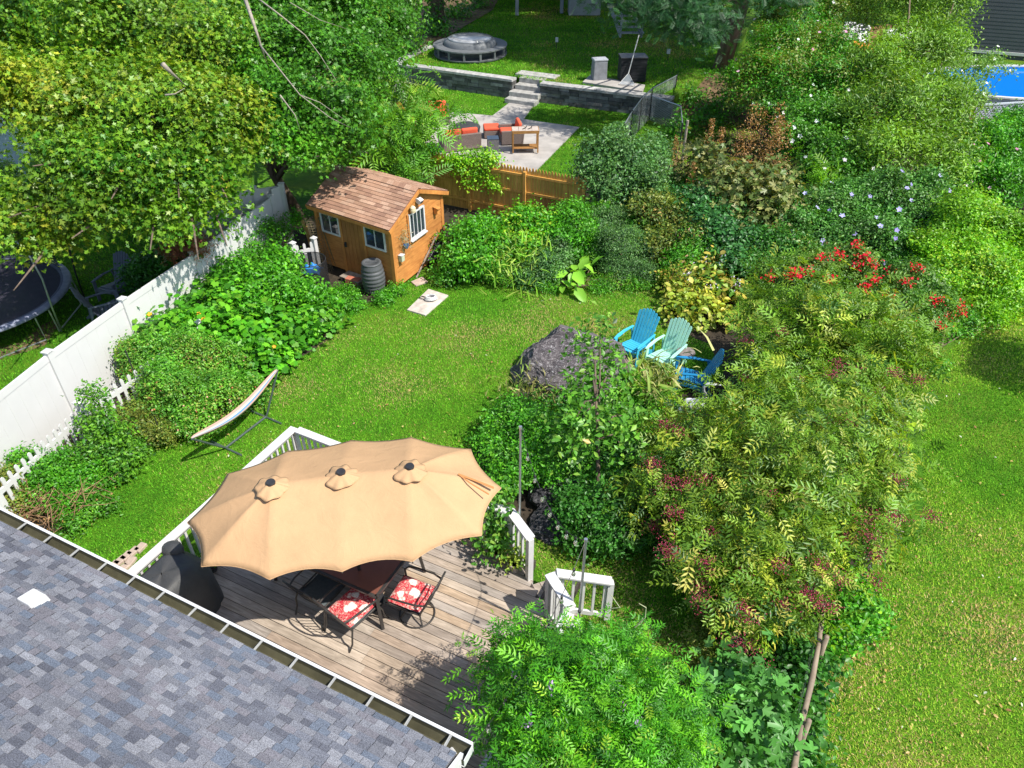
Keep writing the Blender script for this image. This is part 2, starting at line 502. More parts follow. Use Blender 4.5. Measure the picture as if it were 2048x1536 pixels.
back = [(60, 150, TZ), (-40, 150, TZ)]
tp = [tuple(wl[0]), tuple(wl[1]), (wl[1].x, wl[1].y + 1.3, TZ), (wl[2].x, wl[2].y + 1.3, TZ), tuple(wl[2]), tuple(wl[3]), (wl[3].x + 2, wl[3].y + 3, TZ), back[0], back[1], (G(868, 92, TZ).x, G(868, 92, TZ).y, TZ)]
tb = MB(); tb.prism([(p[0], p[1] + .25) for p in tp], -.2, TZ - .05)
mark(tb.build('terrace', LAWN), kind='structure')

def sheet(name, px, mat, z=.004, kind='structure', wob=0.0):
    pts = wpoly(px)
    if wob:
        out = []
        for i, p in enumerate(pts):
            q = pts[(i + 1) % len(pts)]; L = math.dist(p[:2], q[:2]); n = max(1, int(L / .35))
            for k in range(n):
                t = k / n; out.append((p[0] + (q[0] - p[0]) * t + random.gauss(0, wob), p[1] + (q[1] - p[1]) * t + random.gauss(0, wob)))
        pts = out
    mb = MB(); mb.add([(p[0], p[1], z) for p in pts], [tuple(range(len(pts)))])
    return mark(mb.build(name, mat, None, True), kind=kind)
bedA = [(-160, 1010), (60, 1060), (130, 1070), (200, 978), (300, 885), (400, 868), (480, 830), (560, 750), (675, 665), (690, 615), (800, 590), (790, 470), (560, 420), (420, 520), (250, 700), (0, 900), (-150, 980)]
bedB = [(850, 560), (990, 548), (1130, 568), (1240, 545), (1320, 565), (1330, 650), (1420, 690), (1450, 760), (1290, 815), (1190, 830), (1060, 800), (1000, 870), (950, 905), (990, 990), (1050, 1060), (1110, 1095), (1280, 1085), (1370, 1140), (1420, 1240), (1530, 1290), (1500, 1600), (1600, 1600), (1640, 1300), (1700, 1180), (1800, 1070), (1815, 900), (1830, 740), (1900, 660), (2060, 620), (2200, 560), (2200, 250), (1850, 250), (1480, 240), (1370, 330), (1150, 330), (1150, 400), (880, 390)]
sheet('soil_bed', bedA, SOIL, wob=.05)
sheet('soil_bed', bedB, SOIL, wob=.06)
DIRT = simple('dry_dirt', (.13, .085, .045), .95, .6, 3, bmp=.7)
sheet('dirt_patch', [(-60, 700), (30, 690), (85, 650), (110, 640), (118, 650), (90, 690), (20, 715), (-60, 735)], DIRT, wob=.04)
sheet('dirt_patch', [(1345, 235), (1370, 215), (1450, 170), (1500, 190), (1480, 240), (1400, 262), (1360, 330), (1340, 330), (1355, 270)], DIRT, wob=.15)
CONC = simple('concrete', (.37, .345, .32), .9, .22, 1.6, bmp=.2)
patio = wpoly([(800, 262), (905, 226), (985, 233), (1020, 206), (1071, 206), (1047, 240), (1158, 256), (1070, 345), (850, 345)])
mb = MB(); mb.prism([(p[0], p[1]) for p in patio], -.05, .04)
mark(mb.build('patio', CONC, None, True), kind='structure')

# grass blades: one sheet of stuff per lawn
def grass(name, px, dens, size, pal, z=0.0, holes=(), seed=1):
    poly = wpoly(px, z); a = np.array(poly)
    x0, y0 = a[:, 0].min(), a[:, 1].min(); x1, y1 = a[:, 0].max(), a[:, 1].max()
    n = int((x1 - x0) * (y1 - y0) * dens)
    P = np.stack([x0 + (x1 - x0) * rng.random(n), y0 + (y1 - y0) * rng.random(n), np.full(n, z)], 1)
    k = inpoly(P, poly)
    for h in holes: k &= ~inpoly(P, wpoly(h, 0))
    P = P[k]; n = len(P)
    u = .5 + .4 * nz(P * [1, 1, 0], .55, seed) + .3 * nz(P * [1, 1, 0], 2.1, seed + 4) + .22 * rng.normal(size=n)
    cols = pal_cols(pal, n, u) * (1 + .3 * rng.normal(size=(n, 1)).clip(-2, 2))
    V = np.array([(0, -.16, 0), (0, .16, 0), (1, 0, 0)]); Fc = np.array([(0, 1, 2)])
    an = rng.random(n) * 2 * np.pi; tilt = .5 + .5 * rng.random(n)
    t = np.stack([np.cos(an) * np.cos(tilt), np.sin(an) * np.cos(tilt), np.sin(tilt)], 1)
    Nn = np.stack([-np.cos(an) * np.sin(tilt), -np.sin(an) * np.sin(tilt), np.cos(tilt)], 1)
    b = np.cross(Nn, t); s = (size * (.6 + .8 * rng.random(n)))[:, None, None]
    W = P[:, None] + s * (V[None, :, 0:1] * t[:, None] + V[None, :, 1:2] * b[:, None])
    FF = Fc[None] + (np.arange(n) * 3)[:, None, None]
    return mark(mesh_obj(name, W.reshape(-1, 3), FF.reshape(-1, 3), GRASSM, None, True, (cols * .85).clip(.004, 1)), kind='stuff')
GP = [((.06, .23, .012), 2), ((.1, .34, .016), 3), ((.15, .43, .02), 3), ((.23, .48, .035), 2), ((.33, .42, .07), .9), ((.5, .4, .17), .4)]
GPY = [((.1, .32, .015), 2.2), ((.18, .44, .02), 3), ((.28, .52, .035), 3), ((.4, .54, .06), 2), ((.5, .47, .12), 1.1), ((.62, .45, .22), .8)]
DECKPX = [(587, 880), (245, 1180), (400, 1500), (980, 1540), (1140, 1290), (1060, 1120), (975, 1080)]
grass('grass', [(100, 1100), (230, 1200), (560, 1300), (1100, 1300), (1300, 1500), (1560, 1320), (1380, 1080), (1150, 1090), (1010, 1010), (950, 900), (1080, 800), (1440, 780), (1460, 700), (1340, 560), (850, 550), (640, 600), (400, 800), (180, 960)], 2600, .04, GP, holes=(bedA, bedB, DECKPX))
grass('grass', [(1580, 1600), (1650, 1230), (1700, 1180), (1850, 1060), (1840, 760), (1960, 640), (2200, 560), (2300, 1600)], 2600, .04, GPY, holes=(bedB,), seed=7)
grass('grass', [(-250, 860), (0, 800), (240, 620), (400, 500), (330, 430), (-100, 440), (-350, 600)], 700, .06, GP, seed=3)
grass('grass', [(780, 300), (840, 235), (800, 165), (1330, 200), (1245, 330), (1160, 345), (880, 345)], 700, .06, GP, holes=([(800, 262), (905, 226), (985, 233), (1020, 206), (1071, 206), (1047, 240), (1158, 256), (1070, 345), (850, 345)],), seed=4)
grass('grass', [(785, 127), (1030, 155), (1345, 190), (1480, 120), (1400, 20), (980, -5), (900, 30)], 260, .09, GP, z=TZ - .05, seed=5)
grass('grass', [(1340, 340), (1360, 240), (1480, 240), (1600, 330), (1500, 420)], 500, .07, GPY, seed=6)

# ================================================================ house
GZ = 3.2
P1, P2 = G(0, 1021, GZ), G(938, 1490, GZ)
ud = (P2 - P1).normalized(); wd = Vector((ud.y, -ud.x, 0))
if wd.y > 0: wd = -wd
ang = math.atan2(ud.y, ud.x)
house = thing('house', 'grey shingled house with white gutter along the wooden deck', 'house', (P2.x, P2.y, 0), ang)
# local frame: x along the gutter (0 at the near end, negative to the left), y away from the yard is negative
def shingles(x0, x1, rows, expo, slope, ysign, z0, pal, tabw, y0=0.0, th=.010, offs=None):
    V = []; Fc = []; C = []
    c, s = math.cos(slope), math.sin(slope)
    for r in range(rows):
        x = x0
        first = True
        while x < x1 - 1e-3:
            w_ = tabw if isinstance(tabw, (int, float)) else random.uniform(*tabw)
            if first and offs: w_ *= (.5 if r % 2 else 1)
            first = False
            xe = min(x1, x + w_); g_ = .002
            a0, a1 = r * expo, (r + 1) * expo + .02
            up = th + (random.choice((0, .006)) if not isinstance(tabw, (int, float)) else 0)
            def pt(xx, a, h): return (xx, y0 + ysign * (a * c - h * s), z0 + a * s + h * c)
            k = len(V)
            V += [pt(x + g_, a0, up + .004), pt(xe - g_, a0, up + .004), pt(xe - g_, a1, .001), pt(x + g_, a1, .001), pt(x + g_, a0, -.004), pt(xe - g_, a0, -.004)]
            q = [(k, k + 1, k + 2, k + 3), (k + 4, k + 5, k + 1, k), (k + 4, k, k + 3, k + 3), ]
            Fc += [(k, k + 1, k + 2, k + 3), (k + 4, k + 5, k + 1, k)]
            cc = random.choice(pal); j = random.uniform(.88, 1.12)
            C += [tuple(v * j for v in cc)] * 2
            x = xe
    return V, Fc, C
m, nt_, bs_ = nodes('shingle')
a_ = N(nt_, 'ShaderNodeAttribute'); a_.attribute_name = 'col'
v_ = coords(nt_)
sp_ = noise(nt_, v_, 110, 2, .8)
cc_ = mixc(nt_, a_.outputs[0], ramp(nt_, sp_, [(.35, (.55, .55, .56)), (.65, (1.55, 1.55, 1.55))]), 1.0, 'MULTIPLY')
cc_ = mixc(nt_, cc_, ramp(nt_, noise(nt_, v_, .8, 4), [(.3, (.85, .85, .86)), (.7, (1.12, 1.12, 1.12))]), 1.0, 'MULTIPLY')
nt_.links.new(cc_, bs_.inputs['Base Color']); bs_.inputs['Roughness'].default_value = .9; bs_.inputs['Specular IOR Level'].default_value = .2
bump(nt_, bs_, sp_, .5, .006)
SHINGLE = m
SL = math.radians(24)
greys = [(.125, .132, .155), (.145, .15, .17), (.165, .17, .19), (.195, .2, .22), (.095, .1, .12), (.115, .135, .17), (.15, .147, .165)]
V, Fc, C = shingles(-11.0, -.06, 66, .0764, SL, -1, GZ + .02, greys, (.09, .2), y0=-.13)
mb = MB(); mb.v = V; mb.f = Fc; mb.c = C
rl = 36 * .14
ry, rz_ = -.13 - rl * math.cos(SL), GZ + .02 + rl * math.sin(SL)
mb.add([(-11, -.13, GZ + .008), (-.06, -.13, GZ + .008), (-.06, ry, rz_ - .01), (-11, ry, rz_ - .01), (-11, -.13, GZ - .04), (-.06, -.13, GZ - .04), (-.06, ry, rz_ - .06), (-11, ry, rz_ - .06)],
       [(0, 1, 2, 3), (5, 4, 7, 6), (4, 5, 1, 0), (5, 6, 2, 1)], (.12, .12, .13))
V2, F2, C2 = shingles(-11.0, -.06, 66, .0764, SL, 1, GZ + .02, greys, (.09, .2), y0=2 * ry + .13)
k0 = len(mb.v); mb.v += V2; mb.f += [tuple(reversed([i + k0 for i in f])) for f in F2]; mb.c += C2
mb.build('roof', SHINGLE, house)
CLAP = simple('white_siding', (.7, .7, .68), .6, .05, 2, bmp=.05)
wm = MB()
yw, yb = -.55, 2 * ry + .55
for i in range(22):                     # lap siding on the deck side and the gable end
    z = .05 + i * .14
    wm.hexa([(-10.6, yw - .02, z), (-.5, yw - .02, z), (-.5, yw + .012, z), (-10.6, yw + .012, z)], [(-10.6, yw - .02, z + .14), (-.5, yw - .02, z + .14), (-.5, yw, z + .14), (-10.6, yw, z + .14)])
wm.hexa([(-10.6, yb, 0), (-.5, yb, 0), (-.5, yw - .02, 0), (-10.6, yw - .02, 0)], [(-10.6, yb, 3.1), (-.5, yb, 3.1), (-.5, yw - .02, 3.1), (-10.6, yw - .02, 3.1)])
wm.extrude([(-.5, yb, 3.1), (-.5, yw - .02, 3.1), (-.5, ry, rz_ - .25)], (-.1, 0, 0))
wm.build('wall', CLAP, house)
fm = MB(); fm.box((-5.5, -.17, GZ - .13), (11.0, .03, .2)); fm.box((-5.5, -.37, GZ - .225), (10.9, .36, .012))
fm.build('fascia', WHITE, house)
rk = MB(); rk.bar((-.02, -.13, GZ - .06), (-.02, ry, rz_ - .08), .035, .16); rk.build('rake_board', WHITE, house)
gm = MB()
GDARK = simple('gutter_inside', (.075, .07, .04), .6, .3, 4, bmp=.1)
gm.add([(x, y, z) for x in (-11.1, .02) for y, z in ((-.145, GZ - .01), (-.14, GZ - .11), (-.05, GZ - .115), (-.0, GZ - .06), (.012, GZ - .005))],
       [(0, 1, 6, 5), (1, 2, 7, 6), (2, 3, 8, 7), (3, 4, 9, 8)])
gut = gm.build('gutter', GDARK, house)
g2 = MB()
for pr in (((-.15, GZ - .118), (-.04, GZ - .128), (.012, GZ - .07), (.03, GZ - .004)),):
    for (ya, za), (yb_, zb) in zip(pr[:-1], pr[1:]): g2.hexa([(-11.1, ya, za - .004), (.025, ya, za - .004), (.025, yb_ + .004, zb - .004), (-11.1, yb_ + .004, zb - .004)], [(-11.1, ya, za), (.025, ya, za), (.025, yb_, zb), (-11.1, yb_, zb)])
g2.box((-5.54, .022, GZ + .002), (11.13, .03, .014)); g2.box((.027, -.06, GZ - .065), (.006, .17, .125))
g2.build('gutter_lip', WHITE, gut)
ALU = simple('aluminium', (.42, .42, .4), .5, .05, 8, metal=.3, bmp=0)
# straps
for px, py in ((3, 1014), (49, 1049), (100, 1075), (154, 1102), (209, 1130), (266, 1158), (326, 1187), (388, 1221), (453, 1253), (520, 1287), (591, 1322), (667, 1361), (742, 1399), (819, 1438), (898, 1478)):
    p = G(px, py, GZ); x = (p - Vector((P2.x, P2.y, GZ))).dot(ud)
    mb = MB(); mb.box((x - .009, -.07, GZ + .006), (.007, .17, .006)); mb.box((x + .009, -.07, GZ + .006), (.007, .17, .006)); mb.box((x, -.07, GZ), (.022, .17, .004))
    mb.build('strap', ALU, gut)
vp = G(36, 1150, GZ + .75); vl = INV[house.name] @ vp
lz = GZ + .02 + (-.13 - vl.y) * math.tan(SL)
mb = MB()
mb.hexa([(vl.x - .13, vl.y - .11, lz - .06), (vl.x + .13, vl.y - .11, lz - .06), (vl.x + .13, vl.y + .11, lz - .12), (vl.x - .13, vl.y + .11, lz - .12)],
        [(vl.x - .1, vl.y - .09, lz + .1), (vl.x + .1, vl.y - .09, lz + .1), (vl.x + .1, vl.y + .09, lz + .06), (vl.x - .1, vl.y + .09, lz + .06)])
mb.build('roof_vent', WHITE, house, bevel=.015)
dp = MB(); dp.bar((-.12, -.05, GZ - .12), (-.35, -.45, GZ - .42), .07, .09); dp.bar((-.35, -.45, GZ - .4), (-.4, -.52, .1), .07, .09)
dp.build('downspout', WHITE, house)

# ================================================================ deck
DZ = .6
A0 = G(587, 857, DZ + .95)
du = ud.copy(); dv = Vector((-du.y, du.x, 0))
dang = math.atan2(du.y, du.x)
deck = thing('wooden_deck', 'weathered grey board deck with octagonal corner beside the house', 'deck', (A0.x, A0.y, 0), dang)
def dl(p): return ((p - A0).dot(du), (p - A0).dot(dv))
def dw(x, y, z=DZ): q = A0 + du * x + dv * y; return Vector((q.x, q.y, z))
RZ = DZ + .95
corner = [dl(G(*q, RZ)) for q in ((975, 1008), (1022, 1024), (1060, 1075), (1100, 1150), (1141, 1214))]
hy = (Vector((P2.x, P2.y, 0)) + wd * .54 - Vector((A0.x, A0.y, 0))).dot(dv)
cx_, cy_ = corner[4]
dpoly = [(0, 0)] + [corner[0]] + corner[1:] + [(cx_ - .05, hy), (-.0, hy)]
LEFTEND = hy
BOARD = wood('deck_board', (.47, .4, .335), (.27, .225, .185), (.9, 10, 10), 2.6, .7, True, .4)
bm_ = MB()
bw = .14; y = -.07; row = 0
tones = [(1, 1, 1), (1.05, 1.0, .95), (.92, .9, .9), (1.0, .93, .85), (.88, .9, .94), (1.1, 1.07, 1.02), (.9, .82, .76), (1.0, .88, .74), (.82, .8, .8)]
while y - bw / 2 > hy:
    xs = []
    n = len(dpoly)
    for i in range(n):
        (xa, ya), (xb, yb2) = dpoly[i], dpoly[(i + 1) % n]
        if (ya > y) != (yb2 > y): xs.append(xa + (xb - xa) * (y - ya) / (yb2 - ya))
    if len(xs) >= 2:
        x0, x1 = min(xs), max(xs)
        x = x0; L = random.uniform(1.2, 3.6)
        while x < x1 - .02:
            xe = min(x1, x + L)
            if x1 - xe < .3: xe = x1
            t_ = random.choice(tones); j = random.uniform(.9, 1.1)
            bm_.box(((x + xe) / 2, y, DZ - .016 + random.uniform(-.001, .001)), (xe - x - .004, bw - .009, .032), None, tuple(c * j for c in t_))
            x = xe; L = random.uniform(1.6, 3.6)
    y -= bw; row += 1
bm_.build('deck_boards', BOARD, deck)
DARKW = wood('dark_wood', (.09, .075, .065), (.05, .04, .035), (1, 8, 8), 3)
jm = MB()
for i in range(len(dpoly)):
    (xa, ya), (xb, yb2) = dpoly[i], dpoly[(i + 1) % len(dpoly)]
    jm.bar((xa, ya, DZ - .14), (xb, yb2, DZ - .14), .035, .2)
for k in range(14):
    x = .3 + k * .4; jm.bar((x, -.02, DZ - .12), (x, hy, DZ - .12), .04, .16)
jm.build('frame', DARKW, deck)
for x, yy in ((.1, -.1), (2.0, -.1), (4.0, -.15), (4.3, -1.8), (.1, -2), (.1, -4)):
    mb = MB(); mb.box((x, yy, .2), (.1, .1, .45)); mb.build('post', DARKW, deck)
sm = MB()                                         # two steps at the opening
a, b = Vector((*corner[2], 0)), Vector((*corner[3], 0)); tdir = (b - a).normalized(); nrm = Vector((tdir.y, -tdir.x, 0))
if nrm.x < 0: nrm = -nrm
for k, zz in ((0, .4), (1, .2)):
    p = a + nrm * (.04 + .28 * k); q = b + nrm * (.04 + .28 * k)
    for w2 in (0, .14): sm.bar(p + nrm * (.07 + w2) + Vector((0, 0, zz)), q + nrm * (.07 + w2) + Vector((0, 0, zz)), .13, .035)
    sm.bar(p + nrm * .02 + Vector((0, 0, zz - .1)), q + nrm * .02 + Vector((0, 0, zz - .1)), .02, .16)
sm.build('step', BOARD, deck)

def railing(label, pts, z0=DZ, closed_ends=(True, True), h=.95, drop=0.0, sub=.6, name='deck_railing', group='white railings of the wooden deck'):
    P = [Vector((p.x, p.y, z0)) for p in pts]
    t = thing(name, label, 'railing', tuple(P[0]), 0, group)
    cap = MB(); bot = MB(); mid = MB()
    L = sum((b - a).length for a, b in zip(P[:-1], P[1:])); s = 0
    for i, (a, b) in enumerate(zip(P[:-1], P[1:])):
        l = (b - a).length; d = (b - a) / l
        za, zb = h - drop * s / L, h - drop * (s + l) / L
        ca, cb = a + Vector((0, 0, za)), b + Vector((0, 0, zb))
        cap.bar(ca - d * .02, cb + d * (.03 if i < len(P) - 2 else .02), .15, .035)
        cap.bar(ca + Vector((0, 0, -.06)), cb + Vector((0, 0, -.06)), .035, .085)
        bot.bar(a + Vector((0, 0, .1 - drop * s / L)), b + Vector((0, 0, .1 - drop * (s + l) / L)), .035, .085)
        k = max(1, int(l / .135))
        for j in range(k):
            f = (j + .5) / k; p = a.lerp(b, f); zz = za + (zb - za) * f
            bb = MB(); bb.bar(p + Vector((0, 0, .055 - (h - zz))), p + Vector((0, 0, zz - .02)), .036, .036, up=(d.x, d.y, 0))
            bb.build('baluster', WHITEP, t, True)
        s += l
        for q, zz, c in ((a, za, i == 0 and closed_ends[0]), (b, zb, i < len(P) - 2 or closed_ends[1])):
            if c:
                pm = MB(); pm.bar(q + Vector((0, 0, -.25)), q + Vector((0, 0, zz - .018)), .09, .09, up=(d.x, d.y, 0)); pm.build('post', WHITEP, t, True)
    cap.build('cap_rail', WHITEP, t, True, bevel=.004); bot.build('bottom_rail', WHITEP, t, True)
    return t
railing('long white railing on the hammock side of the deck', [dw(0, 0), dw(0, hy + .1)])
railing('white railing along the far edge of the deck, half under the umbrella', [dw(.1, 0), dw(*corner[0])], closed_ends=(False, True))
railing('bent white railing around the octagonal deck corner by the flower pots', [dw(corner[0][0] + .06, corner[0][1] - .01), dw(*corner[1]), dw(*corner[2])], closed_ends=(False, True))
railing('short white railing panel between the stair opening and the wisteria', [dw(*corner[3]), dw(*corner[4])])
railing('white railing mostly buried under the wisteria, one end showing by the gutter', [dw(cx_ + .02, cy_ - .12), dw(cx_ - .03, hy + .25)], closed_ends=(False, True))
sa, sb = G(1116, 1146, DZ + .9), G(1222, 1163, DZ + .62)
railing('white stair handrail with slender balusters standing over the lawn', [Vector((sa.x, sa.y, 0)), Vector((sb.x, sb.y, 0))], z0=DZ - .0, h=.9, drop=.28)
# ================================================================ umbrella
def cloth_mat(name, c, rough=.85, tr=.0, weave=160):
    m, nt, bs = nodes(name)
    v = coords(nt)
    cc = mixc(nt, ramp(nt, noise(nt, v, 1.6, 5), [(.3, tuple(x * .9 for x in c)), (.7, tuple(min(1, x * 1.06) for x in c))]), ramp(nt, noise(nt, v, weave, 2), [(.3, (.93, .93, .93)), (.7, (1.05, 1.05, 1.05))]), 1.0, 'MULTIPLY')
    nt.links.new(cc, bs.inputs['Base Color']); bs.inputs['Roughness'].default_value = rough; bs.inputs['Specular IOR Level'].default_value = .15
    bump(nt, bs, noise(nt, v, 4, 5, .6, .7), .45, .03)
    if tr:
        t = nt.nodes.new('ShaderNodeBsdfTranslucent'); nt.links.new(cc, t.inputs[0])
        mx = nt.nodes.new('ShaderNodeMixShader'); mx.inputs[0].default_value = tr
        nt.links.new(bs.outputs[0], mx.inputs[1]); nt.links.new(t.outputs[0], mx.inputs[2]); nt.links.new(mx.outputs[0], nt.nodes['Material Output'].inputs[0])
    return m
TAN = cloth_mat('tan_canvas', (.5, .315, .17), .85, .0)
RIMZ, HUBZ = DZ + 2.05, DZ + 2.62
rimpx = [(375, 1045), (403, 1133), (539, 1159), (684, 1143), (825, 1123), (963, 1071), (1002, 976), (941, 899), (823, 875), (703, 881), (577, 902), (455, 948)]
rimz = [RIMZ] * 12
rim = [G(*p, z) for p, z in zip(rimpx, rimz)]
hubs = [G(543, 972, HUBZ), G(683, 951, HUBZ), G(820, 940, HUBZ)]
hi = [0, 0, 0, 1, 2, 2, 2, 2, 2, 1, 0, 0]
uc = hubs[1]
umb = thing('patio_umbrella', 'big oblong tan patio umbrella with three vented peaks over the deck', 'umbrella', (uc.x, uc.y, DZ))
mb = MB()
for i in range(12):
    j = (i + 1) % 12
    ra, rb, ha, hb = rim[i], rim[j], hubs[hi[i]], hubs[hi[j]]
    wd_ = (rb - ra).length
    def fn(u, v, ra=ra, rb=rb, ha=ha, hb=hb, wd_=wd_):
        top = ha.lerp(hb, u); bot = ra.lerp(rb, u)
        sag = 4 * u * (1 - u)
        vv = v * (1 - .07 * sag)
        p = top.lerp(bot, vv)
        p.z -= .045 * sag * math.sin(math.pi * min(1, vv * .95)) * wd_ * (.5 + .5 * v)
        p.z += .05 * math.sin(math.pi * vv)
        if ha is not hb: p.z -= .012 * sag * (1 - v)
        return p
    mb.grid(fn, 12, 14)
can = mb.build('canopy', TAN, umb, True, True)
sd = can.modifiers.new('weld', 'WELD'); sd.merge_threshold = .002
sd = can.modifiers.new('solid', 'SOLIDIFY'); sd.thickness = .006; sd.offset = -1
for k in range(12):                                 # seam along each rib: hem
    pass
hm = MB()
for i in range(12):
    j = (i + 1) % 12; pts = []
    for s in range(9):
        u = s / 8; sag = 4 * u * (1 - u); top = hubs[hi[i]].lerp(hubs[hi[j]], u); bot = rim[i].lerp(rim[j], u)
        pts.append(top.lerp(bot, 1 - .07 * sag) + Vector((0, 0, -.07 * sag * .08)))
    hm.tube(pts, .008, 5)
hm.build('hem', TAN, umb, True)
SEAM = cloth_mat('tan_seam', (.43, .26, .13), .9)
for i in range(12):
    h = hubs[hi[i]]; d_ = rim[i] - h; L_ = d_.length
    s_ = MB(); s_.tube([h + d_ * f + Vector((0, 0, .05 * math.sin(math.pi * f) + .002)) for f in (.12, .3, .5, .7, .85, .99)], .0035, 4, cap=False); s_.build('seam', SEAM, umb, True)
for q, h in enumerate(hubs):
    vm = MB(); ph = q * .7
    def vf(u, v, h=h, ph=ph):
        a = 2 * math.pi * u; r = .03 + (.19 + .012 * math.cos(8 * a + ph) + .012 * math.sin(3 * a + ph * 2)) * v
        return h + Vector((r * math.cos(a), r * math.sin(a), .055 - .085 * v ** 1.2 + .01 * math.sin(8 * a + ph * 3) * v * v + .004 * math.sin(5 * a + ph)))
    vm.grid(vf, 48, 6)
    v_ = vm.build('vent', TAN, umb, True, True)
    s_ = v_.modifiers.new('solid', 'SOLIDIFY'); s_.thickness = .004
    cm = MB(); cm.lathe([(.001, .085), (.056, .083), (.062, .07), (.062, .045), (.03, .04)], h, 20); cm.build('cap', BLACKM, v_, True)
pm = MB(); pm.tube([Vector((uc.x, uc.y, DZ)), Vector((uc.x, uc.y, HUBZ - .03))], .024, 12); pm.build('pole', DARKM, umb, True)
bar = MB(); bar.tube([hubs[0] - Vector((0, 0, .1)), hubs[2] - Vector((0, 0, .1))], .015, 8); bar.build('ridge_bar', DARKM, umb, True)
for i in range(12):
    r = MB(); h = hubs[hi[i]]; r.tube([h + Vector((0, 0, -.05)), h.lerp(rim[i], .5) + Vector((0, 0, -.02)), rim[i] + Vector((0, 0, -.03))], .009, 6); r.build('rib', DARKM, umb, True)
bs2 = MB(); bs2.lathe([(.28, 0), (.28, .05), (.06, .09), (.05, .3), (.035, .3)], (uc.x, uc.y, DZ), 24); bs2.build('base', BLACKM, umb, True)
BROWN = cloth_mat('brown_strap', (.42, .19, .07), .8)
st = MB()
def onc(px, py, e=.02):      # point on the right-hand end panel
    o, d = Vector((0, 0, CAMH)), G(px, py, 0) - Vector((0, 0, CAMH))
    a, b, c = hubs[2], rim[6], rim[7]; n = (b - a).cross(c - a).normalized()
    t = (a - o).dot(n) / d.dot(n); return o + d * t + Vector((0, 0, e + .05))
pa, pb, pc = onc(917, 956), onc(950, 968), onc(988, 983)
def ribbon(mb, pts, w):
    for p, q in zip(pts[:-1], pts[1:]): mb.bar(p, q, w, .006)
ribbon(st, [pa, pb, pc], .035)
pd = onc(978, 996); ribbon(st, [pa + Vector((0, 0, .004)), onc(940, 973), pd], .02)
st.build('strap', BROWN, umb, True)

# ================================================================ deck furniture
TABLETOP = simple('brown_tabletop', (.16, .06, .042), .35, .1, 5, bmp=.05)
K = G(752, 1192, DZ + .72)
tx, ty = K + du * 0, None
table = thing('patio_table', 'long brown-topped metal patio table under the umbrella', 'table', (K.x, K.y, DZ), dang)
mb = MB(); mb.box((-.96, .56, .715), (1.88, 1.08, .012)); mb.build('tabletop', TABLETOP, table)
mb = MB()
for a, b in (((0, 0), (-1.92, 0)), ((-1.92, 0), (-1.92, 1.12)), ((-1.92, 1.12), (0, 1.12)), ((0, 1.12), (0, 0))):
    mb.bar((*a, .7), (*b, .7), .05, .035); 
mb.build('apron', DARKM, table)
for x, y, ox, oy in ((-.03, .03, .07, -.05), (-1.89, .03, -.07, -.05), (-1.89, 1.09, -.07, .05), (-.03, 1.09, .07, .05)):
    mb = MB(); mb.bar((x, y, .69), (x + ox, y + oy, 0.0), .045, .045); mb.build('leg', DARKM, table)

SLING = simple('dark_sling', (.06, .075, .08), .7, .2, 30, bmp=.2)
def floral():
    m, nt, bs = nodes('red_floral_fabric')
    v = coords(nt)
    vo = N(nt, 'ShaderNodeTexVoronoi'); vo.inputs['Scale'].default_value = 8
    dv_ = mixc(nt, v, N(nt, 'ShaderNodeTexNoise').outputs['Color'], .12); nt.links.new(dv_, vo.inputs['Vector'])
    n1 = noise(nt, v, 22, 4, .7, 1.5)
    base = ramp(nt, n1, [(.38, (.4, .006, .02)), (.48, (.5, .02, .04)), (.54, (.6, .16, .15)), (.64, (.62, .48, .4))])
    c = mixc(nt, base, (.84, .78, .68), ramp(nt, vo.outputs['Distance'], [(.3, (1, 1, 1)), (.46, (0, 0, 0))]))
    c = mixc(nt, c, (.14, .13, .07), ramp(nt, noise(nt, v, 34, 2), [(.62, (0, 0, 0)), (.68, (.7, .7, .7))]))
    nt.links.new(c, bs.inputs['Base Color']); bs.inputs['Roughness'].default_value = .85
    bump(nt, bs, noise(nt, v, 7, 3), .3, .02)
    return m
FLORAL = floral()
def cushion(name, label, loc, rz, sx=.5, sy=.52, mat=None, t=.07, tilt=0, cat='cushion', group=None):
    mb = MB()
    def f(u, v, s):
        x, y = (u - .5) * 2, (v - .5) * 2
        e = (1 - abs(x) ** 5) * (1 - abs(y) ** 5); h = t * .5 * max(0, e) ** .4
        return Vector((x * sx / 2 * (1 - .02 * y * y), y * sy / 2 * (1 - .02 * x * x), s * h + y * sy / 2 * tilt + t / 2))
    mb.grid(lambda u, v: f(u, v, 1), 14, 14); mb.grid(lambda u, v: f(1 - u, v, -1), 14, 14)
    for k in range(3):        # tufts and piping
        pass
    o = mb.build(name, mat or FLORAL, None, False, True)
    o.location = loc; o.rotation_euler = (0, 0, rz)
    return mark(o, label, cat, group)
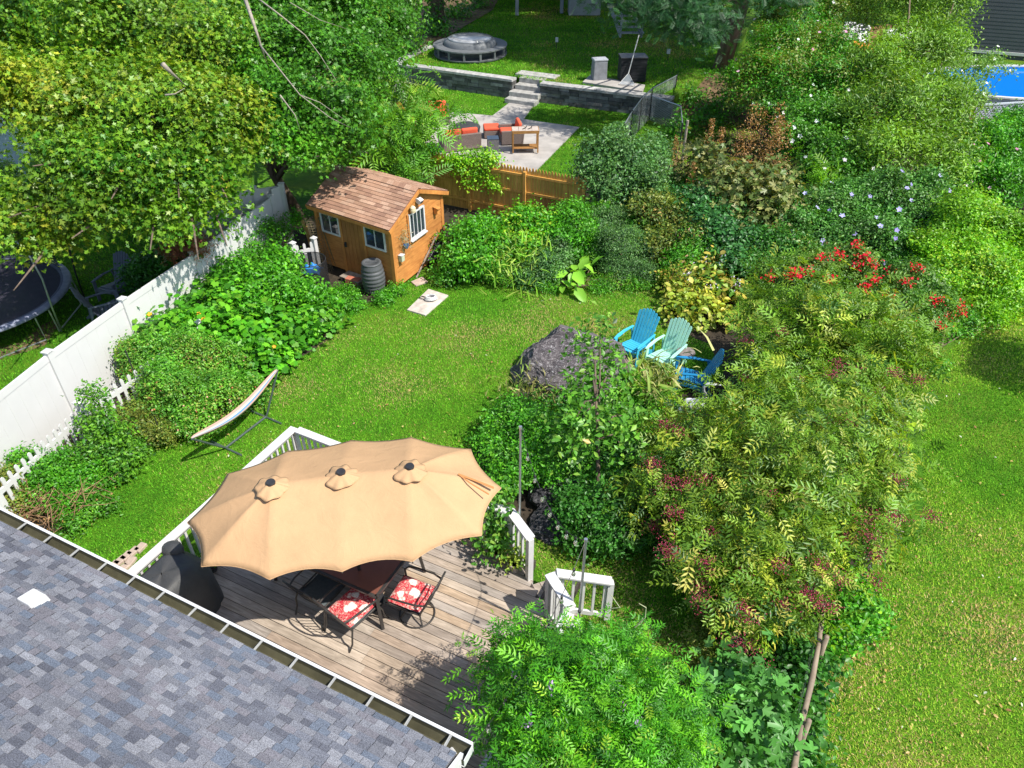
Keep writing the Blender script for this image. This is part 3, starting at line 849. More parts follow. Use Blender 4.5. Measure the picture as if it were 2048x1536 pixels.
def patio_chair(label, loc, rz, swivel):
    t = thing('patio_chair', label, 'chair', loc, rz, 'dark metal patio chairs around the brown table')
    mb = MB(); mb.grid(lambda u, v: Vector(((u - .5) * .5, (v - .5) * .52, .42 - .03 * math.sin(math.pi * v) - .02 * math.sin(math.pi * u) - .02 * v)), 6, 8)
    o = mb.build('seat', SLING, t, smooth=True); s = o.modifiers.new('s', 'SOLIDIFY'); s.thickness = .02
    mb = MB()     # seat rails, front = +y
    for s in (-1, 1): mb.tube([(s * .26, -.28, .4), (s * .265, .0, .4), (s * .26, .26, .43), (s * .26, .29, .41)], .014, 8)
    mb.tube([(-.26, .27, .42), (.26, .27, .42)], .014, 8); mb.tube([(-.26, -.26, .4), (.26, -.26, .4)], .014, 8)
    mb.build('seat_frame', DARKM, t)
    mb = MB()
    for s in (-1, 1): mb.tube([(s * .26, -.26, .4), (s * .26, -.34, .6), (s * .25, -.44, .86), (s * .2, -.47, .93)], .014, 8)
    mb.tube([(-.2, -.47, .93), (-.1, -.49, .965), (0, -.495, .975), (.1, -.49, .965), (.2, -.47, .93)], .014, 8)
    mb.tube([(-.26, -.3, .5), (0, -.33, .5), (.26, -.3, .5)], .01, 6); mb.tube([(-.25, -.41, .78), (0, -.44, .78), (.25, -.41, .78)], .01, 6)
    for k in range(6):
        x = -.2 + .08 * k; mb.tube([(x, -.315, .5), (x * .9, -.43, .78)], .006, 5)
    mb.build('backrest', DARKM, t)
    for s in (-1, 1):
        mb = MB(); mb.tube([(s * .26, -.36, .66), (s * .3, -.22, .66), (s * .31, .05, .645), (s * .3, .2, .62), (s * .28, .26, .56), (s * .265, .24, .42)], .015, 8); mb.build('arm', DARKM, t)
    if swivel:
        mb = MB(); mb.tube([(.26 * math.cos(a), .26 * math.sin(a) - .05, .014) for a in [2 * math.pi * k / 32 for k in range(32)]], .013, 8, closed=True); mb.build('base_ring', DARKM, t)
        mb = MB()
        for k in range(4):
            a = math.pi / 4 + k * math.pi / 2
            mb.tube([(.26 * math.cos(a), .26 * math.sin(a) - .05, .02), (.17 * math.cos(a), .17 * math.sin(a) - .05, .16), (.03 * math.cos(a), -.05 + .03 * math.sin(a), .25)], .013, 6)
        mb.lathe([(.035, .22), (.035, .36), (.12, .37), (.12, .385)], (0, -.05, 0), 12); mb.build('swivel_post', DARKM, t)
        mb = MB(); mb.box((0, 0, .37), (.34, .36, .03)); mb.build('seat_plate', BLACKM, t)
    else:
        for s in (-1, 1):
            for e in (-1, 1):
                mb = MB(); mb.tube([(s * .26, e * .24, .42), (s * .285, e * .29, .28), (s * .28, e * .31, .12), (s * .27, e * .38, .0)], .014, 8); mb.build('leg', DARKM, t)
    return t
def ff(dx, dy): return math.atan2(-dx, dy)       # rz that turns local +y to (dx,dy)
fB = (dv * .97 + du * .22).normalized()
pB = G(706, 1212, DZ + .44); pB.z = DZ
rB = ff(fB.x, fB.y)
patio_chair('dark metal patio chair with curved legs and a red floral cushion, beside the bare chair', pB, rB, False)
cushion('seat_cushion', 'red floral seat cushion, half in the umbrella shade', (pB.x, pB.y, DZ + .41), rB, .5, .54, tilt=.03)
pC = G(645, 1172, DZ + .44); pC.z = DZ
patio_chair('bare dark metal patio chair with no cushion, in the umbrella shade', pC, rB + .12, False)
fD = (-du * .95 + dv * .05).normalized()
pD = G(824, 1188, DZ + .44); pD.z = DZ
rD = ff(fD.x, fD.y) + .12
patio_chair('swivel patio chair standing on a round ring base in the sun', pD, rD, True)
cushion('seat_cushion', 'red floral seat cushion on the swivel chair, lit by the sun', (pD.x, pD.y, DZ + .41), rD, .5, .54, tilt=.03)

# covered grill
COVER = simple('black_cover', (.045, .046, .048), .55, .15, 4, bmp=.35)
gp = G(322, 1146, DZ + 1.0)
grill = thing('covered_grill', 'barbecue grill hidden under a black fabric cover beside the railing', 'grill', (gp.x, gp.y, DZ), dang)
mb = MB()
def cov(u, v):
    a = 2 * math.pi * u
    ex = 3.2
    cx = math.copysign(abs(math.cos(a)) ** (2 / ex), math.cos(a)); cy = math.copysign(abs(math.sin(a)) ** (2 / ex), math.sin(a))
    z = [.98, .97, .93, .84, .72, .4, .0][min(6, int(v * 6 + .001))]
    k = [.02, .5, .72, .8, .98, 1.0, 1.06][min(6, int(v * 6 + .001))]
    wr = 1 + .02 * math.sin(9 * a + v * 5) * (v > .6) + .015 * math.sin(17 * a) * v
    return Vector((cx * .42 * k * wr, cy * .6 * k * wr, z + .02 * math.sin(3 * a + 4 * v)))
mb.grid(cov, 48, 6); o = mb.build('cover', COVER, grill, smooth=True)
mb = MB(); mb.lathe([(.001, 1.03), (.08, 1.02), (.13, .98), (.14, .92), (.12, .8)], (-.24, .42, 0), 14, sx=1.2); mb.build('burner_bulge', COVER, grill, smooth=True)
for s in (-1, 1):
    mb = MB(); mb.lathe([(.02, -.03), (.07, -.03), (.07, .03), (.02, .03)], (0, 0, 0), 16); o = mb.build('wheel', BLACKM, grill); o.rotation_euler = (0, math.pi / 2, 0); o.location = (s * .36, -.5, .07)

# potted plants
TERRA = simple('grey_clay', (.42, .36, .3), .85, .2, 8)
def pot(name, label, p, r, h, mat, pl, group=None, cat='potted plant'):
    t = thing(name, label, cat, (p.x, p.y, p.z), 0, group)
    mb = MB(); mb.lathe([(r * .62, 0), (r * .66, .02), (r * .55, h * .12), (r * .8, h * .45), (r * 1.0, h * .85), (r * 1.12, h * .87), (r * 1.12, h), (r * .98, h), (r * .95, h * .9)], (0, 0, 0), 20); mb.build('pot', mat, t, smooth=True)
    mb = MB(); mb.lathe([(.001, h * .9), (r * .95, h * .9)], (0, 0, 0), 16); mb.build('potting_soil', SOIL, t)
    size, tm, pal, blobs, n = pl
    B = [(p.x + b[0], p.y + b[1], p.z + b[2], b[3], b[3], b[4]) for b in blobs]
    P, Nn, cl, C, D = crown(B, size, cov=n, per=6)
    leaves('foliage', P, Nn, size * (.7 + .6 * rng.random(len(P))), tm, pal_cols(pal, len(P)), LEAF, t)
    mb = MB()
    for k in range(min(10, len(C))):
        mb.tube([Vector((p.x, p.y, p.z + h * .88)), Vector(C[k])], [.006, .003], 4)
    mb.build('stem', TWIG, t, True)
    return t
YG = [((.2, .3, .03), 1), ((.32, .42, .05), 2), ((.1, .22, .02), 1)]
GR = [((.06, .2, .02), 2), ((.1, .28, .03), 2), ((.2, .36, .05), 1)]
pu = G(1029, 1140, DZ)
pot('potted_plant', 'yellow-green plant in a grey urn-shaped pot by the railing post', pu, .1, .2, TERRA, (.06, OVAL5, YG, [(0, 0, .27, .11, .1)], 3))
pv = G(1000, 1118, DZ)
pot('potted_plant', 'tall leafy vine in a small tan pot climbing the octagonal railing', pv, .09, .16, simple('tan_clay', (.5, .33, .17), .8, .2, 8),
    (.09, OVAL5, GR, [(0, 0, .25, .12, .12), (-.05, .12, .5, .14, .2), (-.1, .3, .75, .16, .2), (-.05, .38, 1.0, .14, .14), (-.2, .05, .28, .1, .08)], 2.6))
pw = G(425, 1140, DZ)
pot('potted_plant', 'small plant with one orange bloom in a black pot beside the covered grill', pw, .12, .2, BLACKM, (.05, OVAL, GR, [(0, 0, .24, .1, .06)], 2))

# string lights and their poles
poles = []
for lab, xy, top in (('grey metal light pole standing behind the octagonal railing corner', dw(corner[1][0] + .14, corner[1][1] + .02), 855), ('grey metal light pole at the stair railing, its top below the string of bulbs', dw(corner[4][0] + .1, corner[4][1] + .1), 1080)):
    zt = zat(xy.x, xy.y, top)
    t = thing('light_pole', lab, 'pole', (xy.x, xy.y, 0), 0, 'poles of the string lights')
    mb = MB(); mb.tube([(0, 0, 0), (0, 0, zt)], .018, 10); mb.build('post', STEEL, t)
    mb = MB(); mb.tube([(0, 0, zt - .02), (0, 0, zt + .02)], .024, 10); mb.tube([(0, 0, zt - .06), (.04, .0, zt - .02), (.05, 0, zt - .07)], .004, 6); mb.build('hook', STEEL, t)
    mb = MB()
    for zz in (.9, 1.4): mb.tube([(0, 0, zz - .015), (0, 0, zz + .015)], .026, 10)
    mb.build('clamp', BLACKM, t)
    poles.append(Vector((xy.x, xy.y, zt)))
sl_ = thing('string_lights', 'string of clear glass bulbs sagging between the two metal poles', 'string lights', tuple(poles[0]))
hc = Vector((P2.x, P2.y, GZ - .1))
def sagline(a, b, sag, n=24): return [a.lerp(b, k / n) - Vector((0, 0, sag * 4 * (k / n) * (1 - k / n))) for k in range(n + 1)]
l1 = sagline(poles[0], poles[1], .55); l2 = sagline(poles[1], hc, .35)
mb = MB(); mb.tube(l1, .004, 5); mb.tube(l2, .004, 5); mb.build('cable', BLACKM, sl_, True)
bg_ = nodes('bulb_glass'); BULB = bg_[0]; b_ = bg_[2]; b_.inputs['Transmission Weight'].default_value = .9; b_.inputs['Roughness'].default_value = .02; b_.inputs['Base Color'].default_value = (.95, .95, .93, 1)
for ln in (l1, l2):
    for k in (3, 6, 9, 12, 15, 18, 21):
        p = ln[k]; mb = MB(); mb.lathe([(.004, 0), (.016, -.005), (.016, -.05), (.01, -.055)], p, 8); s = mb.build('socket', BLACKM, sl_, True)
        mb = MB(); mb.lathe([(.012, -.055), (.022, -.08), (.028, -.11), (.02, -.135), (.004, -.145)], p, 12); mb.build('bulb', BULB, s, True, True)

# ================================================================ lawn things
def adirondack(label, loc, face, mat, rzoff=0, name='adirondack_chair', group='plastic garden chairs beside the boulder'):
    t = thing(name, label, 'chair', loc, math.atan2(face[0], -face[1]), group)
    # local front = -y
    mb = MB()
    for k in range(6):
        y0 = -.28 + k * .1; z0 = .38 - .02 * k + (.0 if k else -.01)
        mb.box((0, y0, z0 - .03 + (.02 if k == 0 else .03)), (.5, .088, .022), Matrix.Rotation(math.radians(-11), 3, 'X'))
    mb.box((0, -.335, .33), (.5, .02, .1)); mb.build('seat', mat, t, bevel=.004)
    mb = MB()
    for k in range(7):
        x0 = (k - 3) * .068; sp = 1.18
        h = .72 + .1 * (1 - (abs(k - 3) / 3) ** 1.8)
        a = math.radians(24); bz, by = .28, .24
        c0, s0 = math.cos(a), math.sin(a)
        def q(x, l, n): return Vector((x, by + l * s0 + n * c0, bz + l * c0 - n * s0))
        wtop = .062 * (1 if h > .8 else .95); x1 = x0 * (1 + (sp - 1) * 1.2)
        cur = -.02 * (1 - (k - 3) ** 2 / 9)
        b = [q(x0 - .031, 0, cur), q(x0 + .031, 0, cur), q(x0 + .031, 0, cur + .018), q(x0 - .031, 0, cur + .018)]
        tt = [q(x1 - .035, h, cur * .5), q(x1 + .035, h, cur * .5), q(x1 + .035, h, cur * .5 + .018), q(x1 - .035, h, cur * .5 + .018)]
        tt2 = [q(x1 * .97 - .02, h + .035, cur * .5), q(x1 * .97 + .02, h + .035, cur * .5), q(x1 * .97 + .02, h + .035, cur * .5 + .018), q(x1 * .97 - .02, h + .035, cur * .5 + .018)]
        mb.hexa(b, tt); mb.hexa(tt, tt2)
    for l, ww in ((.12, .5), (.42, .54)):
        mb.bar(q(-ww / 2, l, .03), q(ww / 2, l, .03), .02, .06, up=(0, s0, c0))
    mb.build('backrest', mat, t, bevel=.003)
    for s in (-1, 1):
        mb = MB(); pts = [(.30, -.36, .56), (.335, -.38, .555), (.36, -.2, .57), (.355, .05, .58), (.32, .38, .565), (.27, .4, .56), (.285, .05, .575), (.275, -.2, .565)]
        pp = [(s * a, b_, c) for a, b_, c in pts]
        if s < 0: pp = pp[::-1]
        mb.extrude(pp, (0, 0, .028)); mb.build('armrest', mat, t, bevel=.008)
        mb = MB(); mb.bar((s * .305, -.33, 0), (s * .305, -.31, .56), .03, .1, up=(0, 1, 0)); mb.build('front_leg', mat, t, bevel=.006)
        mb = MB(); mb.extrude([(s * .27, -.34, .28), (s * .27, -.34, .37), (s * .27, .2, .26), (s * .27, .52, .06), (s * .27, .52, 0), (s * .27, .42, 0), (s * .27, .15, .17)], (s * .025, 0, 0)); mb.build('rear_leg', mat, t, bevel=.004)
        mb = MB(); mb.bar((s * .3, .34, .56), (s * .3, .42, .05), .025, .05, up=(0, 1, 0)); mb.build('arm_brace', mat, t)
    return t
TURQ, MINT, BLUE = plastic('turquoise_plastic', (.05, .42, .62)), plastic('mint_plastic', (.38, .72, .56)), plastic('blue_plastic', (.015, .2, .42))
c1 = G(1268, 688, .38); c1.z = 0
f1 = Vector((-.66, -.75, 0))
adirondack('turquoise plastic garden chair nearest the boulder', c1, f1, TURQ)
c2 = G(1331, 708, .38); c2.z = 0
adirondack('mint green plastic garden chair between the turquoise and the blue one', c2, Vector((-.66, -.75, 0)), MINT)
c3 = G(1383, 748, .38); c3.z = 0
adirondack('deep blue plastic garden chair seen from the side behind the heron statue', c3, Vector((-.98, .2, 0)), BLUE)
STONE = simple('stone_top', (.2, .17, .155), .85, .5, 18, bmp=.4)
tp_ = G(1372, 703, .5)
stb = thing('side_table', 'small round table with a mottled stone top between two garden chairs', 'table', (tp_.x, tp_.y, 0))
mb = MB(); mb.lathe([(.001, .5), (.2, .5), (.21, .485), (.2, .47), (.001, .47)], (0, 0, 0), 24); mb.build('tabletop', STONE, stb)
for k in range(3):
    a = k * 2.094 + .5; mb = MB(); mb.tube([(.15 * math.cos(a), .15 * math.sin(a), .47), (.07 * math.cos(a), .07 * math.sin(a), .25), (.18 * math.cos(a), .18 * math.sin(a), 0)], .008, 6); mb.build('leg', BLACKM, stb)

# boulder
def rock_mat(name, dark, light, lich, moss):
    m, nt, bs = nodes(name)
    v = coords(nt, (1, 1, 2.2), rot=(0, .5, .6))
    n1 = noise(nt, v, 3.0, 9, .7, 1.2); n2 = noise(nt, v, 17, 9, .75, 1.0)
    c = ramp(nt, n1, [(.35, dark), (.65, light)])
    c = mixc(nt, c, lich, ramp(nt, n2, [(.53, (0, 0, 0)), (.62, (1, 1, 1))]))
    g = N(nt, 'ShaderNodeTexCoord'); sx = nt.nodes.new('ShaderNodeSeparateXYZ'); nt.links.new(g.outputs['Object'], sx.inputs[0])
    ml = nt.nodes.new('ShaderNodeMath'); ml.operation = 'MULTIPLY_ADD'; nt.links.new(sx.outputs[0], ml.inputs[0]); ml.inputs[1].default_value = -.62; nt.links.new(noise(nt, v, 3, 4), ml.inputs[2])
    c = mixc(nt, c, moss, ramp(nt, ml.outputs[0], [(1.04, (0, 0, 0)), (1.12, (1, 1, 1))])) if moss else c
    nt.links.new(c, bs.inputs['Base Color']); bs.inputs['Roughness'].default_value = .85
    bump(nt, bs, n2, .9, .05)
    return m
def rock(name, label, c, r, mat, seed=0, cat='boulder', sub=4, group=None, amp=.22, rz=0, kz=None):
    import bmesh
    bm = bmesh.new(); bmesh.ops.create_icosphere(bm, subdivisions=sub, radius=1)
    P = np.array([v.co for v in bm.verts])
    d = 1 + amp * nz(P, 1.6, seed) + amp * .5 * np.abs(nz(P, 4.3, seed + 2)) + amp * .3 * np.abs(nz(P, 9, seed + 3)) + .035 * np.abs(nz(P * [1, 1, 2.5], 17, seed)) + .012 * nz(P, 40, seed)
    # planar cuts make facets
    rr = np.random.default_rng(seed)
    Q = P * (1 + amp * nz(P, 1.6, seed))[:, None]
    for _ in range(16):
        n = rr.normal(size=3); n[2] = abs(n[2]); n /= np.linalg.norm(n); h = rr.uniform(.6, .92)
        s = Q @ n; ov = np.maximum(0, s - h); Q -= ov[:, None] * n * .95
    Q *= (d - amp * nz(P, 1.6, seed))[:, None]
    Q[:, 2] = np.maximum(Q[:, 2], -.45)
    Q *= np.array(r)
    F_ = [tuple(v.index for v in f.verts) for f in bm.faces]; bm.free()
    Q[:, 2] -= 0
    o = mesh_obj(name, Q, F_, mat); o.location = (c[0], c[1], c[2]); o.rotation_euler = (0, 0, rz)
    return mark(o, label, cat, group)
ROCK = rock_mat('boulder_rock', (.035, .03, .033), (.17, .145, .15), (.42, .4, .4), (.16, .2, .02))
bc = G(1140, 738, .25)
rock('boulder', 'large dark boulder with pale lichen and moss on its edge', (bc.x, bc.y, .3), (1.3, 1.25, 1.15), ROCK, 11, sub=6, rz=0)
DROCK = rock_mat('dark_rock', (.016, .016, .022), (.05, .048, .055), (.14, .14, .15), None)
for lab, q, r_, sd_ in (('low dark rock with a blue sheen shaded beneath the cherry sapling', (1120, 995), (.6, .5, .34), 3), ('flat grey-brown rock in the bed behind the deck corner', (1095, 1050), (.45, .5, .22), 5), ('small flat dark stone below the big boulder', (1085, 812), (.3, .24, .12), 6), ('grey-brown stone between the boulder and the turquoise chair', (1248, 722), (.3, .42, .26), 8)):
    p = G(*q); rock('rock', lab, (p.x, p.y, .05), r_, DROCK if sd_ != 8 else simple('brown_rock', (.2, .15, .14), .85, .3, 5, bmp=.4), sd_, 'rock', 4)

# flamingo and heron ornaments
PINK = plastic('pink_plastic', (.75, .03, .16), .4)
GREYP = simple('weathered_grey', (.55, .56, .6), .6, .25, 9)
def bird(name, label, p, rz, mat, sc, kind, cat):
    t = thing(name, label, cat, (p.x, p.y, 0), rz)
    z = .55 * sc if kind == 'f' else .6 * sc
    mb = MB()
    if kind == 'f':
        body = [(-.34, -.1), (-.22, -.03), (-.08, .03), (.06, .03), (.16, .0), (.21, .05), (.2, .14), (.17, .2), (.2, .27), (.26, .27), (.29, .22)]
        rad = [.012, .06, .105, .11, .07, .034, .024, .022, .026, .034, .012]
    else:
        body = [(-.42, -.2), (-.25, -.08), (-.05, .0), (.12, .06), (.2, .14), (.2, .26), (.14, .36), (.13, .46), (.2, .53), (.3, .52), (.52, .48)]
        rad = [.015, .07, .13, .12, .06, .032, .028, .028, .045, .035, .006]
    mb.tube([(x * sc, 0, z + y * sc) for x, y in body], [r * sc for r in rad], 12); mb.build('body', mat, t, smooth=True)
    for s in (-1, 1):
        mb = MB(); mb.lathe([(.001, .09), (.06, .07), (.09, 0), (.05, -.07), (.001, -.09)], (0, 0, 0), 12, sx=2.0, sy=.35)
        o = mb.build('wing', mat, t, smooth=True); o.location = (-.06 * sc, s * .1 * sc, z + .01); o.scale = (sc, sc, sc); o.rotation_euler = (0, .25, 0)
        mb = MB(); mb.tube([(0, s * .04, 0), (0, s * .04, z - .05 * sc)], .006, 6); mb.build('leg', BLACKM, t)
    mb = MB()
    if kind == 'f': mb.tube([(.28 * sc, 0, z + .23 * sc), (.31 * sc, 0, z + .17 * sc), (.29 * sc, 0, z + .13 * sc)], [.014, .012, .004], 8); mb.build('beak', BLACKM, t)
    else: mb.tube([(.3 * sc, 0, z + .52 * sc), (.58 * sc, 0, z + .47 * sc)], [.02, .003], 8); mb.build('beak', GREYP, t)
    return t
pf = G(1290, 935, .45); bird('garden_flamingo', 'hot pink flamingo ornament standing in the shrubs', pf, .15, PINK, .78, 'f', 'flamingo ornament')
ph_ = G(1392, 795, .75); bird('heron_statue', 'weathered grey-white heron statue at the edge of the elderberry', ph_, .1, GREYP, .95, 'h', 'bird statue')
po = G(1463, 1305)
ow = thing('owl_statue', 'small white and grey owl ornament under the elderberry branches', 'owl ornament', tuple(po))
mb = MB(); mb.lathe([(.08, 0), (.11, .05), (.12, .17), (.09, .26), (.085, .28), (.1, .33), (.09, .4), (.04, .44), (.001, .445)], (0, 0, 0), 16); mb.build('body', GREYP, ow, smooth=True)
for s in (-1, 1):
    mb = MB(); mb.lathe([(.0, .48), (.02, .43)], (s * .05, 0, 0), 6); mb.build('ear_tuft', GREYP, ow)
    mb = MB(); mb.lathe([(.001, .01), (.025, 0)], (0, 0, 0), 10); o = mb.build('eye', BLACKM, ow); o.location = (s * .035, -.095, .36); o.rotation_euler = (math.pi / 2, 0, 0)

# hammock
def stripes(name, cols, axis=1, scale=1):
    m, nt, bs = nodes(name)
    tc = nt.nodes.new('ShaderNodeTexCoord'); sx = nt.nodes.new('ShaderNodeSeparateXYZ'); nt.links.new(tc.outputs['UV'], sx.inputs[0])
    ml = nt.nodes.new('ShaderNodeMath'); ml.operation = 'FRACT'; mm = nt.nodes.new('ShaderNodeMath'); mm.operation = 'MULTIPLY'; mm.inputs[1].default_value = scale
    nt.links.new(sx.outputs[axis], mm.inputs[0]); nt.links.new(mm.outputs[0], ml.inputs[0])
    r = nt.nodes.new('ShaderNodeValToRGB'); r.color_ramp.interpolation = 'CONSTANT'; e = r.color_ramp.elements
    while len(e) < len(cols): e.new(.5)
    for i, c in enumerate(cols): e[i].position = i / len(cols); e[i].color = (*c, 1)
    nt.links.new(ml.outputs[0], r.inputs[0]); nt.links.new(r.outputs[0], bs.inputs['Base Color']); bs.inputs['Roughness'].default_value = .85
    return m
def uvgrid(o, nu, nv):
    uv = o.data.uv_layers.new(name='UV')
    for p in o.data.polygons:
        for li in p.loop_indices:
            vi = o.data.loops[li].vertex_index % ((nu + 1) * (nv + 1)); uv.data[li].uv = ((vi % (nu + 1)) / nu, (vi // (nu + 1)) / nv)
H1, H2 = G(384, 878, .86), G(555, 741, 1.0)
B1, B2 = G(453, 898), G(533, 836)
HST = stripes('hammock_stripes', [(.5, .3, .24), (.48, .43, .38), (.1, .25, .4), (.5, .26, .17), (.5, .44, .38), (.06, .16, .3), (.5, .3, .24), (.52, .45, .38)], 1, 1)
ax = (H2 - H1); axn = Vector((ax.x, ax.y, 0)).normalized(); sd_ = Vector((axn.y, -axn.x, 0))
ham = thing('hammock', 'striped fabric hammock sagging between the ends of its stand', 'hammock', (B1.x, B1.y, 0))
mb = MB()
def hf(u, v):
    wd = .03 + .1 * math.sin(math.pi * u) ** .6
    c = H1.lerp(H2, u) - Vector((0, 0, .3 * math.sin(math.pi * u)))
    a = (v - .5) * 2
    return c + sd_ * (a * wd * .75) + Vector((0, 0, abs(a) ** 1.6 * wd * .9))
mb.grid(hf, 36, 16); ho = mb.build('cloth', HST, ham, True, True); uvgrid(ho, 36, 16)
s_ = ho.modifiers.new('s', 'SOLIDIFY'); s_.thickness = .006
GREENM = simple('grey_green_metal', (.06, .085, .075), .45, .15, 9, bmp=.05)
hs = thing('hammock_stand', 'dark grey-green tubular stand carrying the striped hammock', 'hammock stand', (B1.x, B1.y, 0))
mb = MB(); mb.tube([B1 + Vector((0, 0, .04)), B2 + Vector((0, 0, .04))], .024, 10); mb.build('base_bar', GREENM, hs, True)
for b, h in ((B1, H1), (B2, H2)):
    mb = MB(); mb.tube([b + Vector((0, 0, .04)), b.lerp(h, .1) + Vector((0, 0, .02)), h], .022, 10); mb.build('upright', GREENM, hs, True)
    mb = MB(); mb.tube([b - sd_ * .42 + Vector((0, 0, .02)), b + sd_ * .42 + Vector((0, 0, .02))], .022, 10); mb.build('foot', GREENM, hs, True)
# stones and bricks by the deck corner
STN = simple('pale_stone', (.42, .33, .27), .9, .25, 6, bmp=.3)
for i, (px, py) in enumerate(((282, 1098), (268, 1106), (254, 1115), (242, 1124), (230, 1134), (262, 1126), (247, 1140))):
    p = G(px, py); mb = MB(); mb.box((0, 0, .03), (.2, .13, .07), Matrix.Rotation(random.uniform(-.3, .3), 3, 'Z'))
    o = mb.build('paving_brick', STN, bevel=.012); o.location = p; o.rotation_euler = (0, 0, dang + 1.57)
    mark(o, ('uppermost', 'second', 'third', 'fourth', 'fifth', 'outer', 'lowest outer')[i] + ' pinkish paving brick at the foot of the deck beside the gutter', 'brick', 'bricks at the foot of the deck')
# ================================================================ white solid fence
fz = 1.83
ftop = [G(-260, 985, fz), G(-55, 825, fz), G(95, 706, fz), G(245, 600, fz), G(386, 506, fz), G(468, 446, fz), G(540, 393, fz), G(562, 370, 2.05), G(508, 377, 2.05), G(430, 388, 2.05), G(340, 400, 2.05)]
fen = thing('privacy_fence', 'tall solid white fence running behind the picket fence and under the maple', 'fence', (ftop[2].x, ftop[2].y, 0))
for a, b in zip(ftop[:-1], ftop[1:]):
    z = max(a.z, b.z); d = Vector((b.x - a.x, b.y - a.y, 0)).normalized(); A = Vector((a.x, a.y, 0)) + d * .06; B = Vector((b.x, b.y, 0)) - d * .06
    mb = MB(); mb.bar(A + Vector((0, 0, (z - .06) / 2 + .04)), B + Vector((0, 0, (z - .06) / 2 + .04)), .03, z - .16)
    mb.bar(A + Vector((0, 0, z - .09)), B + Vector((0, 0, z - .09)), .05, .14); mb.bar(A + Vector((0, 0, .1)), B + Vector((0, 0, .1)), .05, .14)
    n = max(1, int((B - A).length / .28)); s = Vector((d.y, -d.x, 0)) * .0165
    for k in range(1, n):
        p = A.lerp(B, k / n)
        for q in (s, -s): mb.bar(p + q + Vector((0, 0, .2)), p + q + Vector((0, 0, z - .17)), .006, .004, up=(d.y, -d.x, 0))
    mb.build('panel', WHITE, fen, True)
for i, a in enumerate(ftop):
    z = a.z; d = (ftop[min(i + 1, len(ftop) - 1)] - ftop[max(i - 1, 0)]); d.z = 0; d.normalize()
    mb = MB(); p = Vector((a.x, a.y, 0)); mb.bar(p, p + Vector((0, 0, z + .03)), .127, .127, up=d); o = mb.build('post', WHITE, fen, True)
    mb = MB(); r = Matrix.Rotation(math.atan2(d.y, d.x), 3, 'Z')
    c4 = [p + r @ Vector((x, y, z + .03)) for x, y in ((-.08, -.08), (.08, -.08), (.08, .08), (-.08, .08))]
    c5 = [q + Vector((0, 0, .025)) for q in c4]; mb.hexa(c4, c5); mb.add(c5 + [p + Vector((0, 0, z + .09))], [(0, 1, 4), (1, 2, 4), (2, 3, 4), (3, 0, 4)])
    mb.build('post_cap', WHITE, o, True)

# ================================================================ white picket fence
pz = 1.0
ptop = [G(-190, 1110, pz), G(-20, 975, pz), G(158, 812, pz), G(262, 745, pz), G(400, 650, pz), G(490, 570, pz), G(586, 492, pz), G(628, 482, pz)]
pk = thing('picket_fence', 'low white picket fence in front of the solid white fence', 'fence', (ptop[2].x, ptop[2].y, 0))
for i, (a, b) in enumerate(zip(ptop[:-1], ptop[1:])):
    d = Vector((b.x - a.x, b.y - a.y, 0)); L = d.length; d.normalize(); A = Vector((a.x, a.y, 0)); B = Vector((b.x, b.y, 0)); n = Vector((d.y, -d.x, 0))
    mb = MB()
    for zz in (.22, .78): mb.bar(A + Vector((0, 0, zz)), B + Vector((0, 0, zz)), .04, .1)
    k = int(L / .155)
    for j in range(k):
        p = A + d * (L * (j + .5) / k) + n * .012
        mb.bar(p + Vector((0, 0, .06)), p + Vector((0, 0, pz - .03)), .072, .02, up=n)
        e = [p + d * x + n * y + Vector((0, 0, pz - .03)) for x, y in ((-.036, -.01), (.036, -.01), (.036, .01), (-.036, .01))]
        mb.hexa(e, [p + d * x + n * y + Vector((0, 0, pz)) for x, y in ((-.018, -.01), (.018, -.01), (.018, .01), (-.018, .01))])
    mb.build('picket_panel', WHITE, pk, True)
for i, a in enumerate(ptop):
    if i in (0, 3, 5): continue
    p = Vector((a.x, a.y, 0)); z = 1.08
    mb = MB(); mb.bar(p, p + Vector((0, 0, z)), .11, .11, up=(.5, .86, 0)); o = mb.build('post', WHITE, pk, True)
    mb = MB(); r = Matrix.Rotation(math.radians(60), 3, 'Z')
    c4 = [p + r @ Vector((x, y, z)) for x, y in ((-.075, -.075), (.075, -.075), (.075, .075), (-.075, .075))]; c5 = [q + Vector((0, 0, .02)) for q in c4]
    mb.hexa(c4, c5); mb.add(c5 + [p + Vector((0, 0, z + .08))], [(0, 1, 4), (1, 2, 4), (2, 3, 4), (3, 0, 4)]); mb.build('post_cap', WHITE, o, True)

# ================================================================ shed
EZ = 1.88
eN, eL, eF = G(777, 461, EZ), G(613, 409, EZ), G(895, 381, EZ)
su = (eL - eN).normalized(); sv = (eF - eN).normalized(); Lu = (eL - eN).length; Lv = (eF - eN).length
mid = eN + sv * (Lv * .5); RZS = zat(mid.x, mid.y, 377)
print('shed', Lu, Lv, RZS, math.degrees(math.acos(su.dot(sv))), tuple(G(797, 574) - eN))
def sp(a, b, z): q = eN + su * a + sv * b; return Vector((q.x, q.y, z))
shed = thing('garden_shed', 'small honey-brown wooden shed with a brown shingled gable roof', 'shed', tuple(sp(.12, .22, 0)))
CED = wood('cedar_siding', (.6, .27, .075), (.42, .165, .045), (1, 1, 8), 2.2, .6, bmp=.25)
TRIM = wood('cedar_trim', (.62, .27, .07), (.47, .18, .045), (4, 4, 1), 2.5, .6)
w0, w1, v0, v1 = .1, Lu - .1, .2, Lv - .2
mb = MB()
